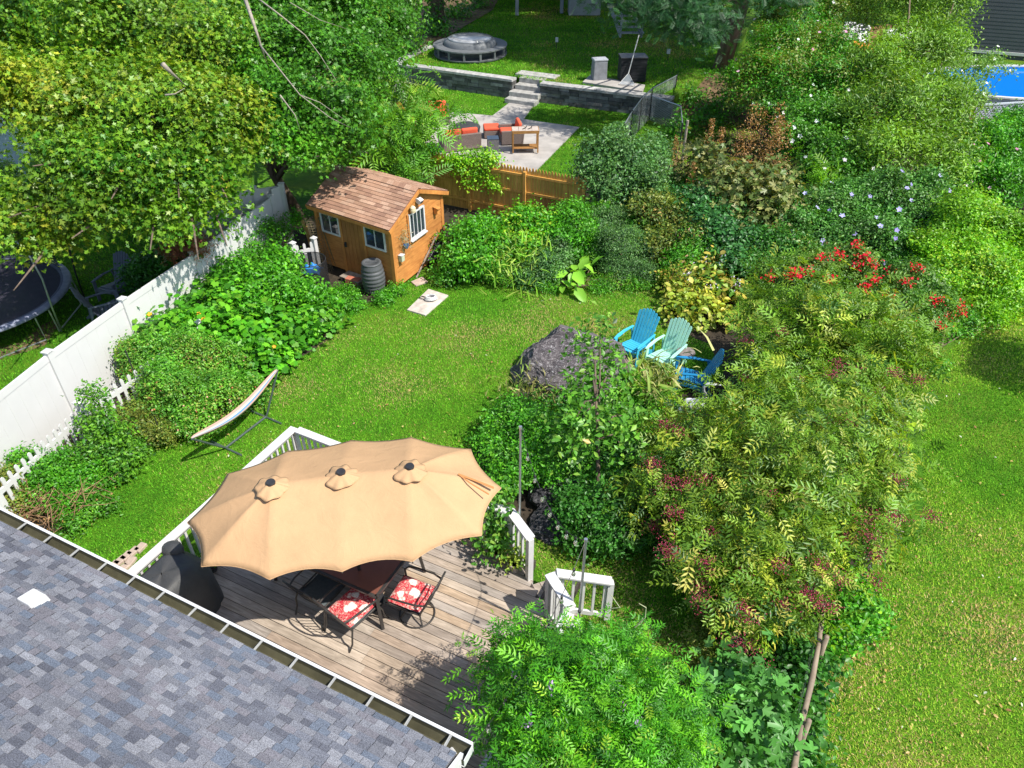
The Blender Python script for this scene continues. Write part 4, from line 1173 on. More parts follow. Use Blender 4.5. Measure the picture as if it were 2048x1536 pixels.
def lap(mb, A, B, z0, z1, out):
    n = int(round((z1 - z0) / .14)); 
    for k in range(n):
        a = z0 + (z1 - z0) * k / n; b = z0 + (z1 - z0) * (k + 1) / n
        Aa, Bb = Vector((A.x, A.y, 0)), Vector((B.x, B.y, 0))
        mb.hexa([Aa + out * .016 + Vector((0, 0, a)), Bb + out * .016 + Vector((0, 0, a)), Bb - out * .03 + Vector((0, 0, a)), Aa - out * .03 + Vector((0, 0, a))],
                [Aa + out * .004 + Vector((0, 0, b)), Bb + out * .004 + Vector((0, 0, b)), Bb - out * .03 + Vector((0, 0, b)), Aa - out * .03 + Vector((0, 0, b))])
front = -sv; gab = -su
lap(mb, sp(w0, v0, 0), sp(w1, v0, 0), .1, EZ + .02, -sv)
lap(mb, sp(w0, v1, 0), sp(w1, v1, 0), .1, EZ + .02, sv)
lap(mb, sp(w0, v0, 0), sp(w0, v1, 0), .1, EZ + .02, -su)
lap(mb, sp(w1, v0, 0), sp(w1, v1, 0), .1, EZ + .02, su)
for uu, o in ((w0, -su), (w1, su)):           # gable triangles as laps
    n = 5; H = RZS - EZ - .08
    for k in range(n):
        a, b = k / n, (k + 1) / n
        def e(t, zz, ofs): return [sp(uu, v0 + (v1 - v0) * .5 * t, zz) + o * ofs, sp(uu, v1 - (v1 - v0) * .5 * t, zz) + o * ofs]
        za, zb = EZ + .02 + H * a, EZ + .02 + H * b
        l, r = e(a, za, .016); l2, r2 = e(a, za, -.03); l3, r3 = e(min(b, .98), zb, .004); l4, r4 = e(min(b, .98), zb, -.03)
        mb.hexa([l, r, r2, l2], [l3, r3, r4, l4])
mb.build('wall', CED, shed, True)
for a, b in ((w0, v0), (w1, v0), (w0, v1), (w1, v1)):
    mb = MB(); p = sp(a, b, 0); sgu = -1 if a == w0 else 1; sgv = -1 if b == v0 else 1
    mb.bar(p + su * .022 * sgu - sv * sgv * .03 + Vector((0, 0, .02)), p + su * .022 * sgu - sv * sgv * .03 + Vector((0, 0, EZ)), .1, .02, up=su)
    mb.bar(p + sv * .025 * sgv - su * sgu * .02 + Vector((0, 0, .02)), p + sv * .025 * sgv - su * sgu * .02 + Vector((0, 0, EZ)), .1, .02, up=sv)
    mb.build('corner_trim', TRIM, shed, True)
brn = [(.37, .225, .155), (.33, .195, .13), (.42, .27, .19), (.28, .16, .11), (.36, .21, .14)]
slp = math.atan2(RZS - EZ, Lv / 2); rlen = math.hypot(RZS - EZ, Lv / 2)
rows = int(rlen / .125) + 1; ex = rlen / rows
def roofside(flip):
    V, Fc, C = shingles(-.02, Lu + .02, rows, ex, slp, 1, EZ, brn, .26, th=.012, offs=True)
    out = []
    for x, y, z in V: out.append(sp(x, Lv - y if flip else y, z))
    if not flip: Fc = [tuple(reversed(f)) for f in Fc]
    return out, Fc, C
mb = MB()
for fl in (False, True):
    V, Fc, C = roofside(fl); k = len(mb.v); mb.v += [tuple(v) for v in V]; mb.f += [tuple(i + k for i in f) for f in Fc]; mb.c += C
    y0, y1 = (0, Lv / 2) if not fl else (Lv, Lv / 2)
    mb.hexa([sp(-.02, y0, EZ - .03), sp(Lu + .02, y0, EZ - .03), sp(Lu + .02, y1, RZS - .03), sp(-.02, y1, RZS - .03)], [sp(-.02, y0, EZ + .001), sp(Lu + .02, y0, EZ + .001), sp(Lu + .02, y1, RZS + .001), sp(-.02, y1, RZS + .001)], (.2, .1, .06))
for k in range(int(Lu / .2) + 1):
    x = -.02 + k * .2; x2 = min(x + .21, Lu + .02)
    for s in (-1, 1):
        mb.hexa([sp(x, Lv / 2, RZS + .022 + .002 * (k % 2)), sp(x2, Lv / 2, RZS + .026), sp(x2, Lv / 2 + s * .14, RZS - .14 * math.tan(slp) + .024), sp(x, Lv / 2 + s * .14, RZS - .14 * math.tan(slp) + .02)],
                [sp(x, Lv / 2, RZS + .03 + .002 * (k % 2)), sp(x2, Lv / 2, RZS + .034), sp(x2, Lv / 2 + s * .14, RZS - .14 * math.tan(slp) + .032), sp(x, Lv / 2 + s * .14, RZS - .14 * math.tan(slp) + .028)], random.choice(brn))
mb.build('roof', SHINGLE, shed, True)
mb = MB()
for uu in (-.03, Lu + .03):
    for y0 in (0, Lv):
        mb.bar(sp(uu, y0, EZ - .07), sp(uu, Lv / 2, RZS - .07), .025, .1)
mb.bar(sp(0, .0, EZ - .07), sp(Lu, .0, EZ - .07), .02, .09); mb.bar(sp(0, Lv, EZ - .07), sp(Lu, Lv, EZ - .07), .02, .09)
mb.build('fascia', TRIM, shed, True)
def window(parent, o, ux, out, wd, z0, z1, nm, sill=None, fm_=WHITE):
    # o: corner point (z ignored), ux: direction along the wall
    O = Vector((o.x, o.y, 0)) + out * .03
    mb = MB(); t = .045
    for a, b in (((0, z0), (wd, z0)), ((0, z1), (wd, z1))): mb.bar(O + ux * a[0] + Vector((0, 0, a[1])), O + ux * b[0] + Vector((0, 0, b[1])), .045, t)
    for a in (0, wd): mb.bar(O + ux * a + Vector((0, 0, z0 - t / 2)), O + ux * a + Vector((0, 0, z1 + t / 2)), t, .047, up=out)
    for k in range(1, nm + 1):
        mb.bar(O + ux * (wd * k / (nm + 1)) + Vector((0, 0, z0)), O + ux * (wd * k / (nm + 1)) + Vector((0, 0, z1)), .022, .03, up=out)
    if sill: mb.bar(O + out * .03 + ux * -.04 + Vector((0, 0, z0 - .04)), O + out * .03 + ux * (wd + .04) + Vector((0, 0, z0 - .04)), .09, .03)
    f = mb.build('window', fm_, parent, True)
    mb = MB(); p = O - out * .004; mb.extrude([p + Vector((0, 0, z0)), p + ux * wd + Vector((0, 0, z0)), p + ux * wd + Vector((0, 0, z1)), p + Vector((0, 0, z1))], -out * .012)
    mb.build('pane', GLASS, f, True)
Wd = w1 - w0
fo = -sv
window(shed, sp(w0 + Wd * .08, v0, 0), su, fo, Wd * .25, 1.14, 1.68, 1)
window(shed, sp(w0 + Wd * .68, v0, 0), su, fo, Wd * .24, 1.14, 1.68, 1)
DOOR = wood('cedar_door', (.46, .2, .055), (.34, .13, .035), (8, 8, 1), 2.2, .6)
mb = MB(); p = sp(w0 + Wd * .37, v0, 0) + fo * .03
for k in range(5):
    a = Wd * .27 * k / 5; mb.extrude([p + su * (a + .004) + Vector((0, 0, .1)), p + su * (a + Wd * .27 / 5 - .004) + Vector((0, 0, .1)), p + su * (a + Wd * .27 / 5 - .004) + Vector((0, 0, 1.76)), p + su * (a + .004) + Vector((0, 0, 1.76))], -fo * .03)
dr = mb.build('door', DOOR, shed, True)
mb = MB()
q = p + su * (Wd * .27 - .07) + fo * .03 + Vector((0, 0, .95)); mb.box(q, (.05, .05, .13)); mb.tube([q, q + fo * .05, q + fo * .05 - su * .11], .009, 6); mb.build('handle', BLACKM, dr, True)
mb = MB()
for a in (-.05, Wd * .27 + .05): mb.bar(p + su * a + Vector((0, 0, .08)), p + su * a + Vector((0, 0, 1.8)), .08, .03, up=fo)
mb.build('door_frame', TRIM, shed, True)
Gd = v1 - v0
window(shed, sp(w0, v0 + Gd * .33, 0), sv, -su, Gd * .28, 1.17, 1.86, 3, sill=True)
mb = MB(); p = sp(w0, v0 + Gd * .3, 0) - su * .035
mb.bar(p + Vector((0, 0, 1.12)), p + Vector((0, 0, 1.9)), .04, .03, up=su); mb.bar(p + Vector((0, 0, 1.08)), p + sv * (Gd * .34) + Vector((0, 0, 1.08)), .05, .03); mb.build('window_trim', TRIM, shed, True)
# things hanging on the sunny gable wall
def wallp(f, z, o=.0): return sp(w0, v0 + Gd * f, z) - su * (.02 + o)
def on_wall(name, label, cat, f, z, parts, group=None):
    p = wallp(f, z); t = thing(name, label, cat, tuple(p), math.atan2(sv.y, sv.x), group)
    for nm, fn, mt in parts:
        mb = MB(); fn(mb); mb.build(nm, mt, t)
    return t     # local: x along the wall, -y outwards
CREAM = simple('cream_paint', (.72, .6, .38), .6, .1, 6)
on_wall('flood_light', 'white floodlight box mounted under the shed gable peak', 'light', .5, 2.1, (('housing', lambda m: (m.box((0, -.1, .02), (.15, .12, .12), Matrix.Rotation(.5, 3, 'X')), m.box((0, -.02, .03), (.08, .06, .08))), WHITE), ('lens', lambda m: m.box((0, -.165, -.0), (.09, .02, .07), Matrix.Rotation(.5, 3, 'X')), GLASS)))
on_wall('nesting_box', 'cream round-topped nesting box above the barred shed window', 'birdhouse', .36, 2.02, (('box', lambda m: m.lathe([(.07, -.08), (.08, -.02), (.075, .05), (.04, .09), (.001, .1)], (0, -.1, 0), 14), CREAM), ('bracket', lambda m: m.box((0, -.02, -.05), (.04, .05, .14)), TRIM)))
on_wall('nesting_box', 'brown wooden nesting box on the shed wall beside the barred window', 'birdhouse', .83, 1.52, (('box', lambda m: m.box((0, -.07, 0), (.11, .12, .16)), TRIM), ('roof', lambda m: m.box((.0, -.085, .095), (.15, .18, .02), Matrix.Rotation(.25, 3, 'X')), CED)))
on_wall('meter_box', 'small pale green box low on the shed wall below the hanging pot', 'box', .1, .9, (('box', lambda m: m.box((0, -.06, 0), (.13, .11, .17)), simple('pale_green', (.45, .5, .36), .6, .15, 6)), ('lid', lambda m: m.box((0, -.065, .09), (.15, .13, .015)), WHITE)))
hp = on_wall('hanging_plant', 'wispy grey-green plant in a small blue pot hanging on the shed wall', 'hanging plant', .19, 1.15, (('pot', lambda m: m.lathe([(.035, -.07), (.06, -.02), (.075, .05), (.065, .05), (.05, 0)], (0, -.09, 0), 12), plastic('blue_glaze', (.03, .12, .3), .3)), ('hook', lambda m: m.tube([(0, 0, .3), (0, -.09, .3), (0, -.09, .05)], .005, 5), BLACKM)))
pp = wallp(.17, 1.42, .14); Pn = np.array(pp) + rng.normal(size=(170, 3)) * np.array([.1, .1, .15]); leaves('foliage', Pn, rng.normal(size=(170, 3)) + [0, -.5, .5], .1, T_blade(.05, .4), pal_cols([((.3, .33, .2), 1), ((.2, .26, .12), 1), ((.42, .4, .3), 1)], 170), LEAF, hp)
# wheelbarrow leaning upside down against the gable wall
wb = thing('wheelbarrow', 'black wheelbarrow with wooden handles leaning against the shed wall', 'wheelbarrow', tuple(sp(w0, v0 + Gd * .9, 0) - su * .4))
hb1, hb2 = G(833, 557), G(874, 541); top1 = wallp(.93, .85, .12); sidev = (hb2 - hb1).normalized() * .42
tpA, tpB = top1 - sidev * .5, top1 + sidev * .3
GREYWOOD = wood('grey_wood', (.4, .34, .28), (.25, .2, .16), (1, 1, 1), 3)
for a, b in ((hb1, tpA), (hb2, tpB)):
    mb = MB(); mb.bar(a + Vector((0, 0, .02)), b, .035, .035); mb.build('handle', GREYWOOD, wb, True)
ax1 = (tpA - hb1)
mb = MB(); A_, B_, C_, D_ = hb1.lerp(tpA, .35), hb2.lerp(tpB, .35), hb2.lerp(tpB, .82), hb1.lerp(tpA, .82); nn = (B_ - A_).cross(D_ - A_).normalized()
if nn.dot(-su) < 0: nn = -nn
cen = (A_ + B_ + C_ + D_) / 4
lo = [A_, B_, C_, D_]; hi_ = [cen + (q - cen) * .62 - nn * .16 for q in lo]
for i in range(4): j = (i + 1) % 4; mb.extrude([lo[i], lo[j], hi_[j], hi_[i]], nn * .006)
mb.extrude(hi_, nn * .006); mb.build('tray', BLACKM, wb, True)
wc = top1 + Vector((0, 0, .05)) - su * .06
ring = []; e1 = (tpA - hb1).normalized(); e2 = nn
mb = MB(); mb.tube([wc + (e1 * math.cos(t_) + e2 * math.sin(t_)) * .15 for t_ in [2 * math.pi * k / 20 for k in range(20)]], .045, 8, closed=True); wh = mb.build('wheel', BLACKM, wb, True, True)
mb = MB(); mb.tube([wc - sidev.normalized() * .03, wc + sidev.normalized() * .03], .075, 12); mb.build('hub', STEEL, wh, True)
mb = MB()
for s in (0, 1):
    a, b = (hb1, tpA) if s == 0 else (hb2, tpB); p, q = a.lerp(b, .3), a.lerp(b, .62); mb.tube([p, p + nn * .3 + Vector((0, 0, .06)), q + nn * .34, q], .012, 6)
mb.tube([hb1.lerp(tpA, .3) + nn * .3 + Vector((0, 0, .06)), hb2.lerp(tpB, .3) + nn * .3 + Vector((0, 0, .06))], .012, 6)
mb.build('leg', BLACKM, wb, True)

# rain barrel, step, bricks
BAR = simple('barrel_plastic', (.085, .09, .095), .5, .12, 5, bmp=.05)
bp_ = G(750, 583)
bl = thing('rain_barrel', 'dark grey ribbed plastic barrel with a flat lid at the shed corner', 'barrel', (bp_.x, bp_.y, 0))
prof = [(.22, 0), (.25, .04)]
for k in range(7):
    z = .06 + k * .105; b = .25 + .05 * math.sin(math.pi * (k + .5) / 7.2); prof += [(b, z), (b + .018, z + .03), (b + .018, z + .06), (b, z + .09)]
prof += [(.26, .83), (.25, .86), (.24, .87), (.001, .87)]
mb = MB(); mb.lathe(prof, (0, 0, 0), 32); mb.build('body', BAR, bl, smooth=True)
mb = MB(); mb.lathe([(.255, .845), (.262, .87), (.25, .89), (.19, .895), (.18, .88), (.001, .885)], (0, 0, 0), 32); mb.build('lid', BAR, bl, smooth=True)
mb = MB(); mb.box((.0, 0, .89), (.3, .04, .012)); mb.build('lid_ridge', BAR, bl)
mb = MB(); mb.tube([(-.05, -.26, .22), (-.05, -.32, .22), (-.05, -.33, .17)], .015, 8); mb.build('tap', BLACKM, bl)
BR = simple('red_brick', (.42, .14, .09), .85, .2, 12, bmp=.3)
p = G(708, 568); mb = MB(); mb.box((0, 0, .09), (.42, .2, .18)); o = mb.build('red_block', BR, bevel=.012); o.location = p; o.rotation_euler = (0, 0, -.35); mark(o, 'reddish brick-coloured block between the compost bin and the barrel', 'block')
stp = thing('shed_step', 'grey wooden step lying before the shed door', 'step', tuple(sp(w0 + Wd * .5, v0 - .25, 0)), math.atan2(su.y, su.x))
for k in range(3):
    mb = MB(); mb.box((0, -.13 + .13 * k, .14), (.7, .12, .03)); mb.build('plank', GREYWOOD, stp)
for s in (-1, 1): mb = MB(); mb.box((s * .3, 0, .06), (.04, .36, .12)); mb.build('support', GREYWOOD, stp)
# compost ring with blue tarp
cc0 = G(628, 578)
cb = thing('compost_bin', 'round black mesh compost bin holding a blue tarp by the picket fence', 'compost bin', (cc0.x, cc0.y, 0))
mm, ntm, bsm = nodes('black_mesh')
vv = coords(ntm, (1, 1, 1)); wv = N(ntm, 'ShaderNodeTexChecker'); wv.inputs['Scale'].default_value = 60; ntm.links.new(vv, wv.inputs['Vector'])
bsm.inputs['Base Color'].default_value = (.02, .02, .022, 1); al = ntm.nodes.new('ShaderNodeMath'); al.operation = 'MULTIPLY_ADD'; ntm.links.new(wv.outputs['Fac'], al.inputs[0]); al.inputs[1].default_value = .45; al.inputs[2].default_value = .5; ntm.links.new(al.outputs[0], bsm.inputs['Alpha'])
mb = MB(); mb.grid(lambda u, v: Vector((cc0.x + .44 * math.cos(2 * math.pi * u) * (1 + .04 * math.sin(9 * u)), cc0.y + .44 * math.sin(2 * math.pi * u), .02 + .85 * v + .03 * math.sin(14 * u) * v)), 40, 4); mb.build('mesh_wall', mm, cb, True)
mb = MB(); mb.tube([(cc0.x + .44 * math.cos(a), cc0.y + .44 * math.sin(a), .88) for a in [2 * math.pi * k / 24 for k in range(24)]], .012, 6, closed=True); mb.build('rim', BLACKM, cb, True)
TARP = simple('blue_tarp', (.03, .22, .62), .4, .5, 9, bmp=.6)
mb = MB(); mb.grid(lambda u, v: Vector((cc0.x + (u - .5) * .56, cc0.y + (v - .5) * .5, .66 + .07 * math.sin(9 * u + 3 * v) * math.cos(7 * v) - .25 * ((u - .5) ** 2 + (v - .5) ** 2) + .03 * math.sin(23 * u * v + 4))), 18, 18)
o = mb.build('blue_tarp', TARP, None, True); mark(o, 'crumpled bright blue tarp inside the black compost bin', 'tarp')
mb = MB(); mb.lathe([(.42, .02), (.4, .5), (.001, .6)], (cc0.x, cc0.y, 0), 20); mb.build('compost', SOIL, cb, True)
# planks leaning on the shed end
LW = wood('light_plank', (.62, .38, .15), (.48, .27, .1), (1, 1, 1), 4)
for i, (a, b, lab) in enumerate((((636, 527), (604, 440), 'longer pale plank leaning at the shed end beside the picket fence'), ((628, 520), (612, 452), 'shorter pale plank leaning behind the longer one'))):
    pa_ = G(*a); pb_ = G(*b, 1.35 - .1 * i); mb = MB(); mb.bar(pa_, pb_, .09, .02, up=(-.3, -1, .3)); mark(mb.build('wood_plank', LW, None, True), lab, 'plank', 'planks leaning at the shed')
ROLL = simple('rusty_mesh_roll', (.22, .18, .1), .9, .3, 20, bmp=.5)
rp = G(655, 540); rt = G(622, 438, 1.45)
mr = thing('wire_mesh_roll', 'tall tan roll of wire mesh leaning between planks and shed', 'wire mesh', tuple(rp))
mb = MB()
for k in range(12):
    a = 2 * math.pi * k / 12; o_ = Vector((math.cos(a), math.sin(a), 0)) * .16; mb.tube([rp + o_, rt + o_], .004, 4)
for k in range(22): c = rp.lerp(rt, k / 21); mb.tube([c + Vector((math.cos(2 * math.pi * j / 12), math.sin(2 * math.pi * j / 12), 0)) * .16 for j in range(12)], .004, 4, closed=True)
mb.build('mesh', ROLL, mr, True)
mb = MB(); mb.bar(rp + sv * .25 + Vector((0, 0, .03)), rt + sv * .2, .5, .015, up=(-.8, -.5, .3)); mb.build('backing_panel', simple('faded_tan', (.2, .15, .07), .9, .3, 5), mr, True)
# slab and the white object
SLAB = simple('slab_concrete', (.5, .44, .38), .9, .3, 5, bmp=.5)
pts = wpoly([(814, 622), (857, 580), (897, 593), (851, 633)]); mb = MB(); mb.prism([(a[0], a[1]) for a in pts], -.02, .045)
mark(mb.build('stepping_slab', SLAB, None, True, bevel=.01), 'cracked pale concrete slab set in the lawn near the shed', 'slab')
sk = G(862, 600, .05)
sk_ = thing('coiled_hose', 'small coil of white hose lying on the concrete slab', 'hose', tuple(sk))
mb = MB(); mb.tube([Vector((.16 * math.cos(a * .9) * (1 - .012 * a), .11 * math.sin(a * .9) * (1 - .01 * a), .03 + .004 * a)) for a in [k * .45 for k in range(52)]], .02, 6); mb.build('coil', WHITE, sk_)
mb = MB(); mb.tube([(-.1, .1, .02), (-.25, .16, .02), (-.32, .08, .02), (-.2, .0, .03)], .012, 6); mb.build('hose_end', BLACKM, sk_)
mb = MB(); mb.prism([(a[0], a[1]) for a in wpoly([(822, 566), (845, 556), (856, 566), (832, 574)])], 0, .05); mark(mb.build('flat_stone', STN, None, True, bevel=.01), 'flat tan stone at the foot of the sunny shed wall', 'stone')
# timber edging of the left bed
TIM = wood('edging_timber', (.26, .2, .15), (.13, .1, .075), (1, 1, 6), 3)
te = [G(308, 882), G(262, 915), G(228, 942), G(196, 975)]
for i, (a, b) in enumerate(zip(te[:-1], te[1:])):
    mb = MB(); mb.bar(a + Vector((0, 0, .06)), b + Vector((0, 0, .06)), .1, .12); mark(mb.build('edging_timber', TIM, None, True, bevel=.01), ('weathered edging timber at the upper end of the bed, nearest the hammock', 'middle edging timber of the bed beside the hammock', 'lowest edging timber of the bed, nearest the brush pile')[i], 'timber', 'timber edging of the bed')
for i, (px, py, z) in enumerate(((240, 600, 1.5), (318, 880, .8), (560, 690, .9), (228, 640, 0))[:0]): pass
for i, (bx, by, ty, lab) in enumerate(((330, 885, 835, 'thin black stake in the bed beyond the edging timbers'), (296, 815, 700, 'tall thin black stake in the rose shrub by the picket fence'))):
    b = G(bx, by); mb = MB(); mb.tube([b, b + Vector((-.02, 0, zat(b.x, b.y, ty)))], .012, 6); mark(mb.build('garden_stake', BLACKM, None, True), lab, 'stake', 'thin garden stakes')

# ================================================================ beyond the white fence
tc_ = G(-52, 592, .7); TR = 2.15
tram = thing('trampoline', 'round trampoline with a black safety net and grey pad', 'trampoline', (tc_.x, tc_.y, 0))
PAD = simple('grey_blue_pad', (.2, .22, .3), .6, .25, 6, bmp=.2)
MATT = simple('trampoline_mat', (.055, .05, .075), .7, .25, 6)
mb = MB(); mb.lathe([(TR * .9, .71), (TR, .73), (TR + .03, .66), (TR - .03, .62), (TR * .9, .66)], (0, 0, 0), 48); mb.f = [f for f in mb.f if len(f) == 4]; mb.c = mb.c[:len(mb.f)]; mb.build('safety_pad', PAD, tram, smooth=True)
mb = MB(); mb.lathe([(.001, .68), (TR * .9, .69)], (0, 0, 0), 48); mb.build('jumping_mat', MATT, tram)
nm, ntn, bsn = nodes('safety_net'); bsn.inputs['Base Color'].default_value = (.02, .02, .025, 1); bsn.inputs['Alpha'].default_value = .5
mb = MB(); mb.grid(lambda u, v: Vector((TR * .93 * math.cos(2 * math.pi * u), TR * .93 * math.sin(2 * math.pi * u), .7 + 1.75 * v)), 48, 3); mb.build('net', nm, tram)
for k in range(8):
    a = 2 * math.pi * k / 8 - .25; c_, s_ = math.cos(a), math.sin(a)
    mb = MB(); mb.tube([(c_ * (TR + .12), s_ * (TR + .12), 0), (c_ * (TR + .14), s_ * (TR + .14), .7), (c_ * (TR + .22), s_ * (TR + .22), 1.5), (c_ * (TR + .12), s_ * (TR + .12), 2.2), (c_ * (TR - .12), s_ * (TR - .12), 2.5)], .022, 8)
    mb.build('pole', STEEL if k % 3 == 0 else BLACKM, tram, smooth=True)
    mb = MB(); mb.tube([(c_ * TR, s_ * TR, .62), (c_ * (TR + .05), s_ * (TR + .05), .02), (math.cos(a + .6) * (TR + .05), math.sin(a + .6) * (TR + .05), .02), (math.cos(a + .6) * TR, math.sin(a + .6) * TR, .62)], .02, 6); mb.build('leg', STEEL, tram)
GREYPL = plastic('grey_plastic', (.13, .15, .2), .6)
cg = G(228, 568, .38); cg.z = 0
adirondack('slate grey garden chair in the shade beyond the white fence', cg, Vector((-.3, -.95, 0)), GREYPL, name='garden_chair', group='grey chairs beyond the white fence')
cg = G(212, 612, .38); cg.z = 0
adirondack('second slate grey garden chair, closer to the white fence', cg, Vector((.8, .5, 0)), GREYPL, name='garden_chair', group='grey chairs beyond the white fence')
# pale pool wall at the picture's left edge
PALE = simple('pale_blue_vinyl', (.42, .52, .62), .5, .1, 2)
a, b = G(-250, 420, 0), G(62, 372, 0)
mb = MB()
d = (b - a).normalized(); nrm_ = Vector((d.y, -d.x, 0))
gt = thing('garage', 'pale blue-grey garage wall glimpsed beyond the maple at the left', 'garage', tuple(b))
nL = (b - a).length
for k in range(18):
    z = k * .15
    mb.hexa([a + nrm_ * .02 + Vector((0, 0, z)), b + nrm_ * .02 + Vector((0, 0, z)), b - nrm_ * 3.5 + Vector((0, 0, z)), a - nrm_ * 3.5 + Vector((0, 0, z))], [a + nrm_ * .005 + Vector((0, 0, z + .15)), b + nrm_ * .005 + Vector((0, 0, z + .15)), b - nrm_ * 3.5 + Vector((0, 0, z + .15)), a - nrm_ * 3.5 + Vector((0, 0, z + .15))])
mb.build('wall', PALE, gt, True)
mb = MB(); R0 = 2.7; mb.hexa([a + nrm_ * .3 + Vector((0, 0, R0)), b + nrm_ * .3 + Vector((0, 0, R0)), b - nrm_ * 1.8 + Vector((0, 0, R0 + .9)), a - nrm_ * 1.8 + Vector((0, 0, R0 + .9))], [a + nrm_ * .3 + Vector((0, 0, R0 + .08)), b + nrm_ * .3 + Vector((0, 0, R0 + .08)), b - nrm_ * 1.8 + Vector((0, 0, R0 + .98)), a - nrm_ * 1.8 + Vector((0, 0, R0 + .98))], (.25, .25, .27))
mb.build('roof', SHINGLE, gt, True)
# ================================================================ cedar stockade fence
CEDF = wood('cedar_picket', (.72, .4, .1), (.52, .26, .06), (6, 6, .6), 2.2, .75, True)
ca, cb2 = G(862, 302, 1.75), G(1155, 352, 1.75)
cd = (cb2 - ca); cd.z = 0; CL = cd.length; cd.normalize(); cn = Vector((cd.y, -cd.x, 0))
if cn.y > 0: cn = -cn                                # towards us: the rail side
stk = thing('stockade_fence', 'honey-brown cedar fence with pointed pickets behind the shed', 'fence', (ca.x, ca.y, 0))
CA = Vector((ca.x, ca.y, 0)) - cd * .6; CL += .9
mb = MB(); n = int(CL / .105)
for k in range(n):
    p = CA + cd * (CL * (k + .5) / n); h = 1.75 + random.uniform(-.012, .012); w_ = .047
    j = random.uniform(.82, 1.15); col = (j, j * random.uniform(.94, 1.03), j)
    a = [p - cd * w_ - cn * .009, p + cd * w_ - cn * .009, p + cd * w_ + cn * .009, p - cd * w_ + cn * .009]
    up = lambda q, z: q + Vector((0, 0, z))
    b = [up(q, h - .13) for q in a]; mb.hexa([up(q, .03) for q in a], b, col)
    t = [up(p - cd * .028 - cn * .009, h - .05), up(p + cd * .028 - cn * .009, h - .05), up(p + cd * .028 + cn * .009, h - .05), up(p - cd * .028 + cn * .009, h - .05)]
    mb.hexa(b, t, col); mb.hexa(t, [up(p - cd * .006 - cn * .009, h), up(p + cd * .006 - cn * .009, h), up(p + cd * .006 + cn * .009, h), up(p - cd * .006 + cn * .009, h)], col)
mb.build('picket_panel', CEDF, stk, True)
for z in (.35, .95, 1.5):
    mb = MB(); mb.bar(CA + cn * .035 + Vector((0, 0, z)), CA + cd * CL + cn * .035 + Vector((0, 0, z)), .045, .07); mb.build('rail', CEDF, stk, True)
for k in range(4):
    p = CA + cd * (CL * (k + .02) / 3.05) + cn * .05; mb = MB(); mb.bar(p, p + Vector((0, 0, 1.62)), .09, .09, up=cd); mb.build('post', CEDF, stk, True)
ln = thing('log_edging', 'old dark plank edging behind the shed roof', 'plank', tuple(G(715, 345)))
mb = MB(); mb.bar(G(672, 335, .25), G(745, 345, .25), .1, .5); mb.build('plank', TIM, ln, True)

# ================================================================ neighbour's patio
WICK = simple('grey_brown_wicker', (.17, .13, .115), .8, .45, 40, bmp=.7)
CORAL = cloth_mat('coral_fabric', (.72, .115, .06), .8)
def wicker(label, px, py, face, w_, d_, backh=.62, z=.04, cush=1, arms=True, name='wicker_armchair', cat='armchair'):
    p = G(px, py, z); t = thing(name, label, cat, tuple(p), math.atan2(face[0], -face[1]), 'wicker patio seats with coral cushions')
    mb = MB(); mb.box((0, 0, .19), (w_ - .02, d_ - .04, .28)); mb.build('seat_base', WICK, t, bevel=.02)
    mb = MB(); mb.box((0, d_ / 2 - .05, backh / 2 + .03), (w_, .1, backh), Matrix.Rotation(-.12, 3, 'X')); mb.build('backrest', WICK, t, bevel=.02)
    if arms:
        for s in (-1, 1): mb = MB(); mb.box((s * (w_ / 2 - .045), -.02, .3), (.09, d_ - .06, .52)); mb.build('armrest', WICK, t, bevel=.02)
    return t, p, math.atan2(face[0], -face[1])
def soft(name, label, p, rz, off, sz, tilt=0, mat=None, group='coral cushions of the neighbour patio'):
    mb = MB(); mb.box((0, 0, 0), sz); o = mb.build(name, mat or CORAL, smooth=False)
    b = o.modifiers.new('b', 'BEVEL'); b.width = min(sz) * .42; b.segments = 3
    R = Matrix.Rotation(rz, 3, 'Z'); q = Vector(p) + R @ Vector(off); o.location = q; o.rotation_euler = (tilt, 0, rz)
    return mark(o, label, 'cushion', group)
def seatset(lab, px, py, face, w_=.78, d_=.76, n=1):
    t, p, rz = wicker(lab[0], px, py, face, w_, d_)
    for k in range(n):
        x = (k - (n - 1) / 2) * ((w_ - .2) / n)
        soft('seat_cushion', lab[1] if n == 1 else lab[1] + ', ' + ('first', 'second')[k] + ' from the ailanthus', p, rz, (x, -.04, .4), ((w_ - .2) / n - .01, d_ - .14, .14))
        soft('back_cushion', lab[2] if n == 1 else lab[2] + ', ' + ('first', 'second')[k] + ' from the ailanthus', p, rz, (x, d_ / 2 - .17, .62), ((w_ - .2) / n - .01, .15, .42), -.15)
seatset(('grey-brown wicker armchair on the far side of the patio facing us', 'coral seat cushion of the armchair facing us', 'coral back cushion of the armchair facing us'), 877, 245, (.15, -1), .95, .85)
seatset(('grey-brown wicker armchair beside the ottoman, turned sideways', 'coral seat cushion of the sideways armchair', 'coral back cushion leaning high in the sideways armchair'), 1022, 283, (-1, -.15), .95, .9)
seatset(('wicker loveseat seen from behind above the stockade fence', 'coral seat cushion of the loveseat', 'coral back cushion of the loveseat'), 920, 296, (-.35, 1), 1.5, .85, 2)
seatset(('wicker armchair half hidden behind the ailanthus leaves', 'coral seat cushion behind the ailanthus leaves', 'coral back cushion behind the ailanthus leaves'), 838, 275, (1, .2), .8, .78)
p = G(983, 273, .04); ot = thing('ottoman', 'wicker ottoman before the sideways armchair', 'ottoman', tuple(p), .1)
mb = MB(); mb.box((0, 0, .17), (.62, .6, .28)); mb.build('base', WICK, ot, bevel=.02)
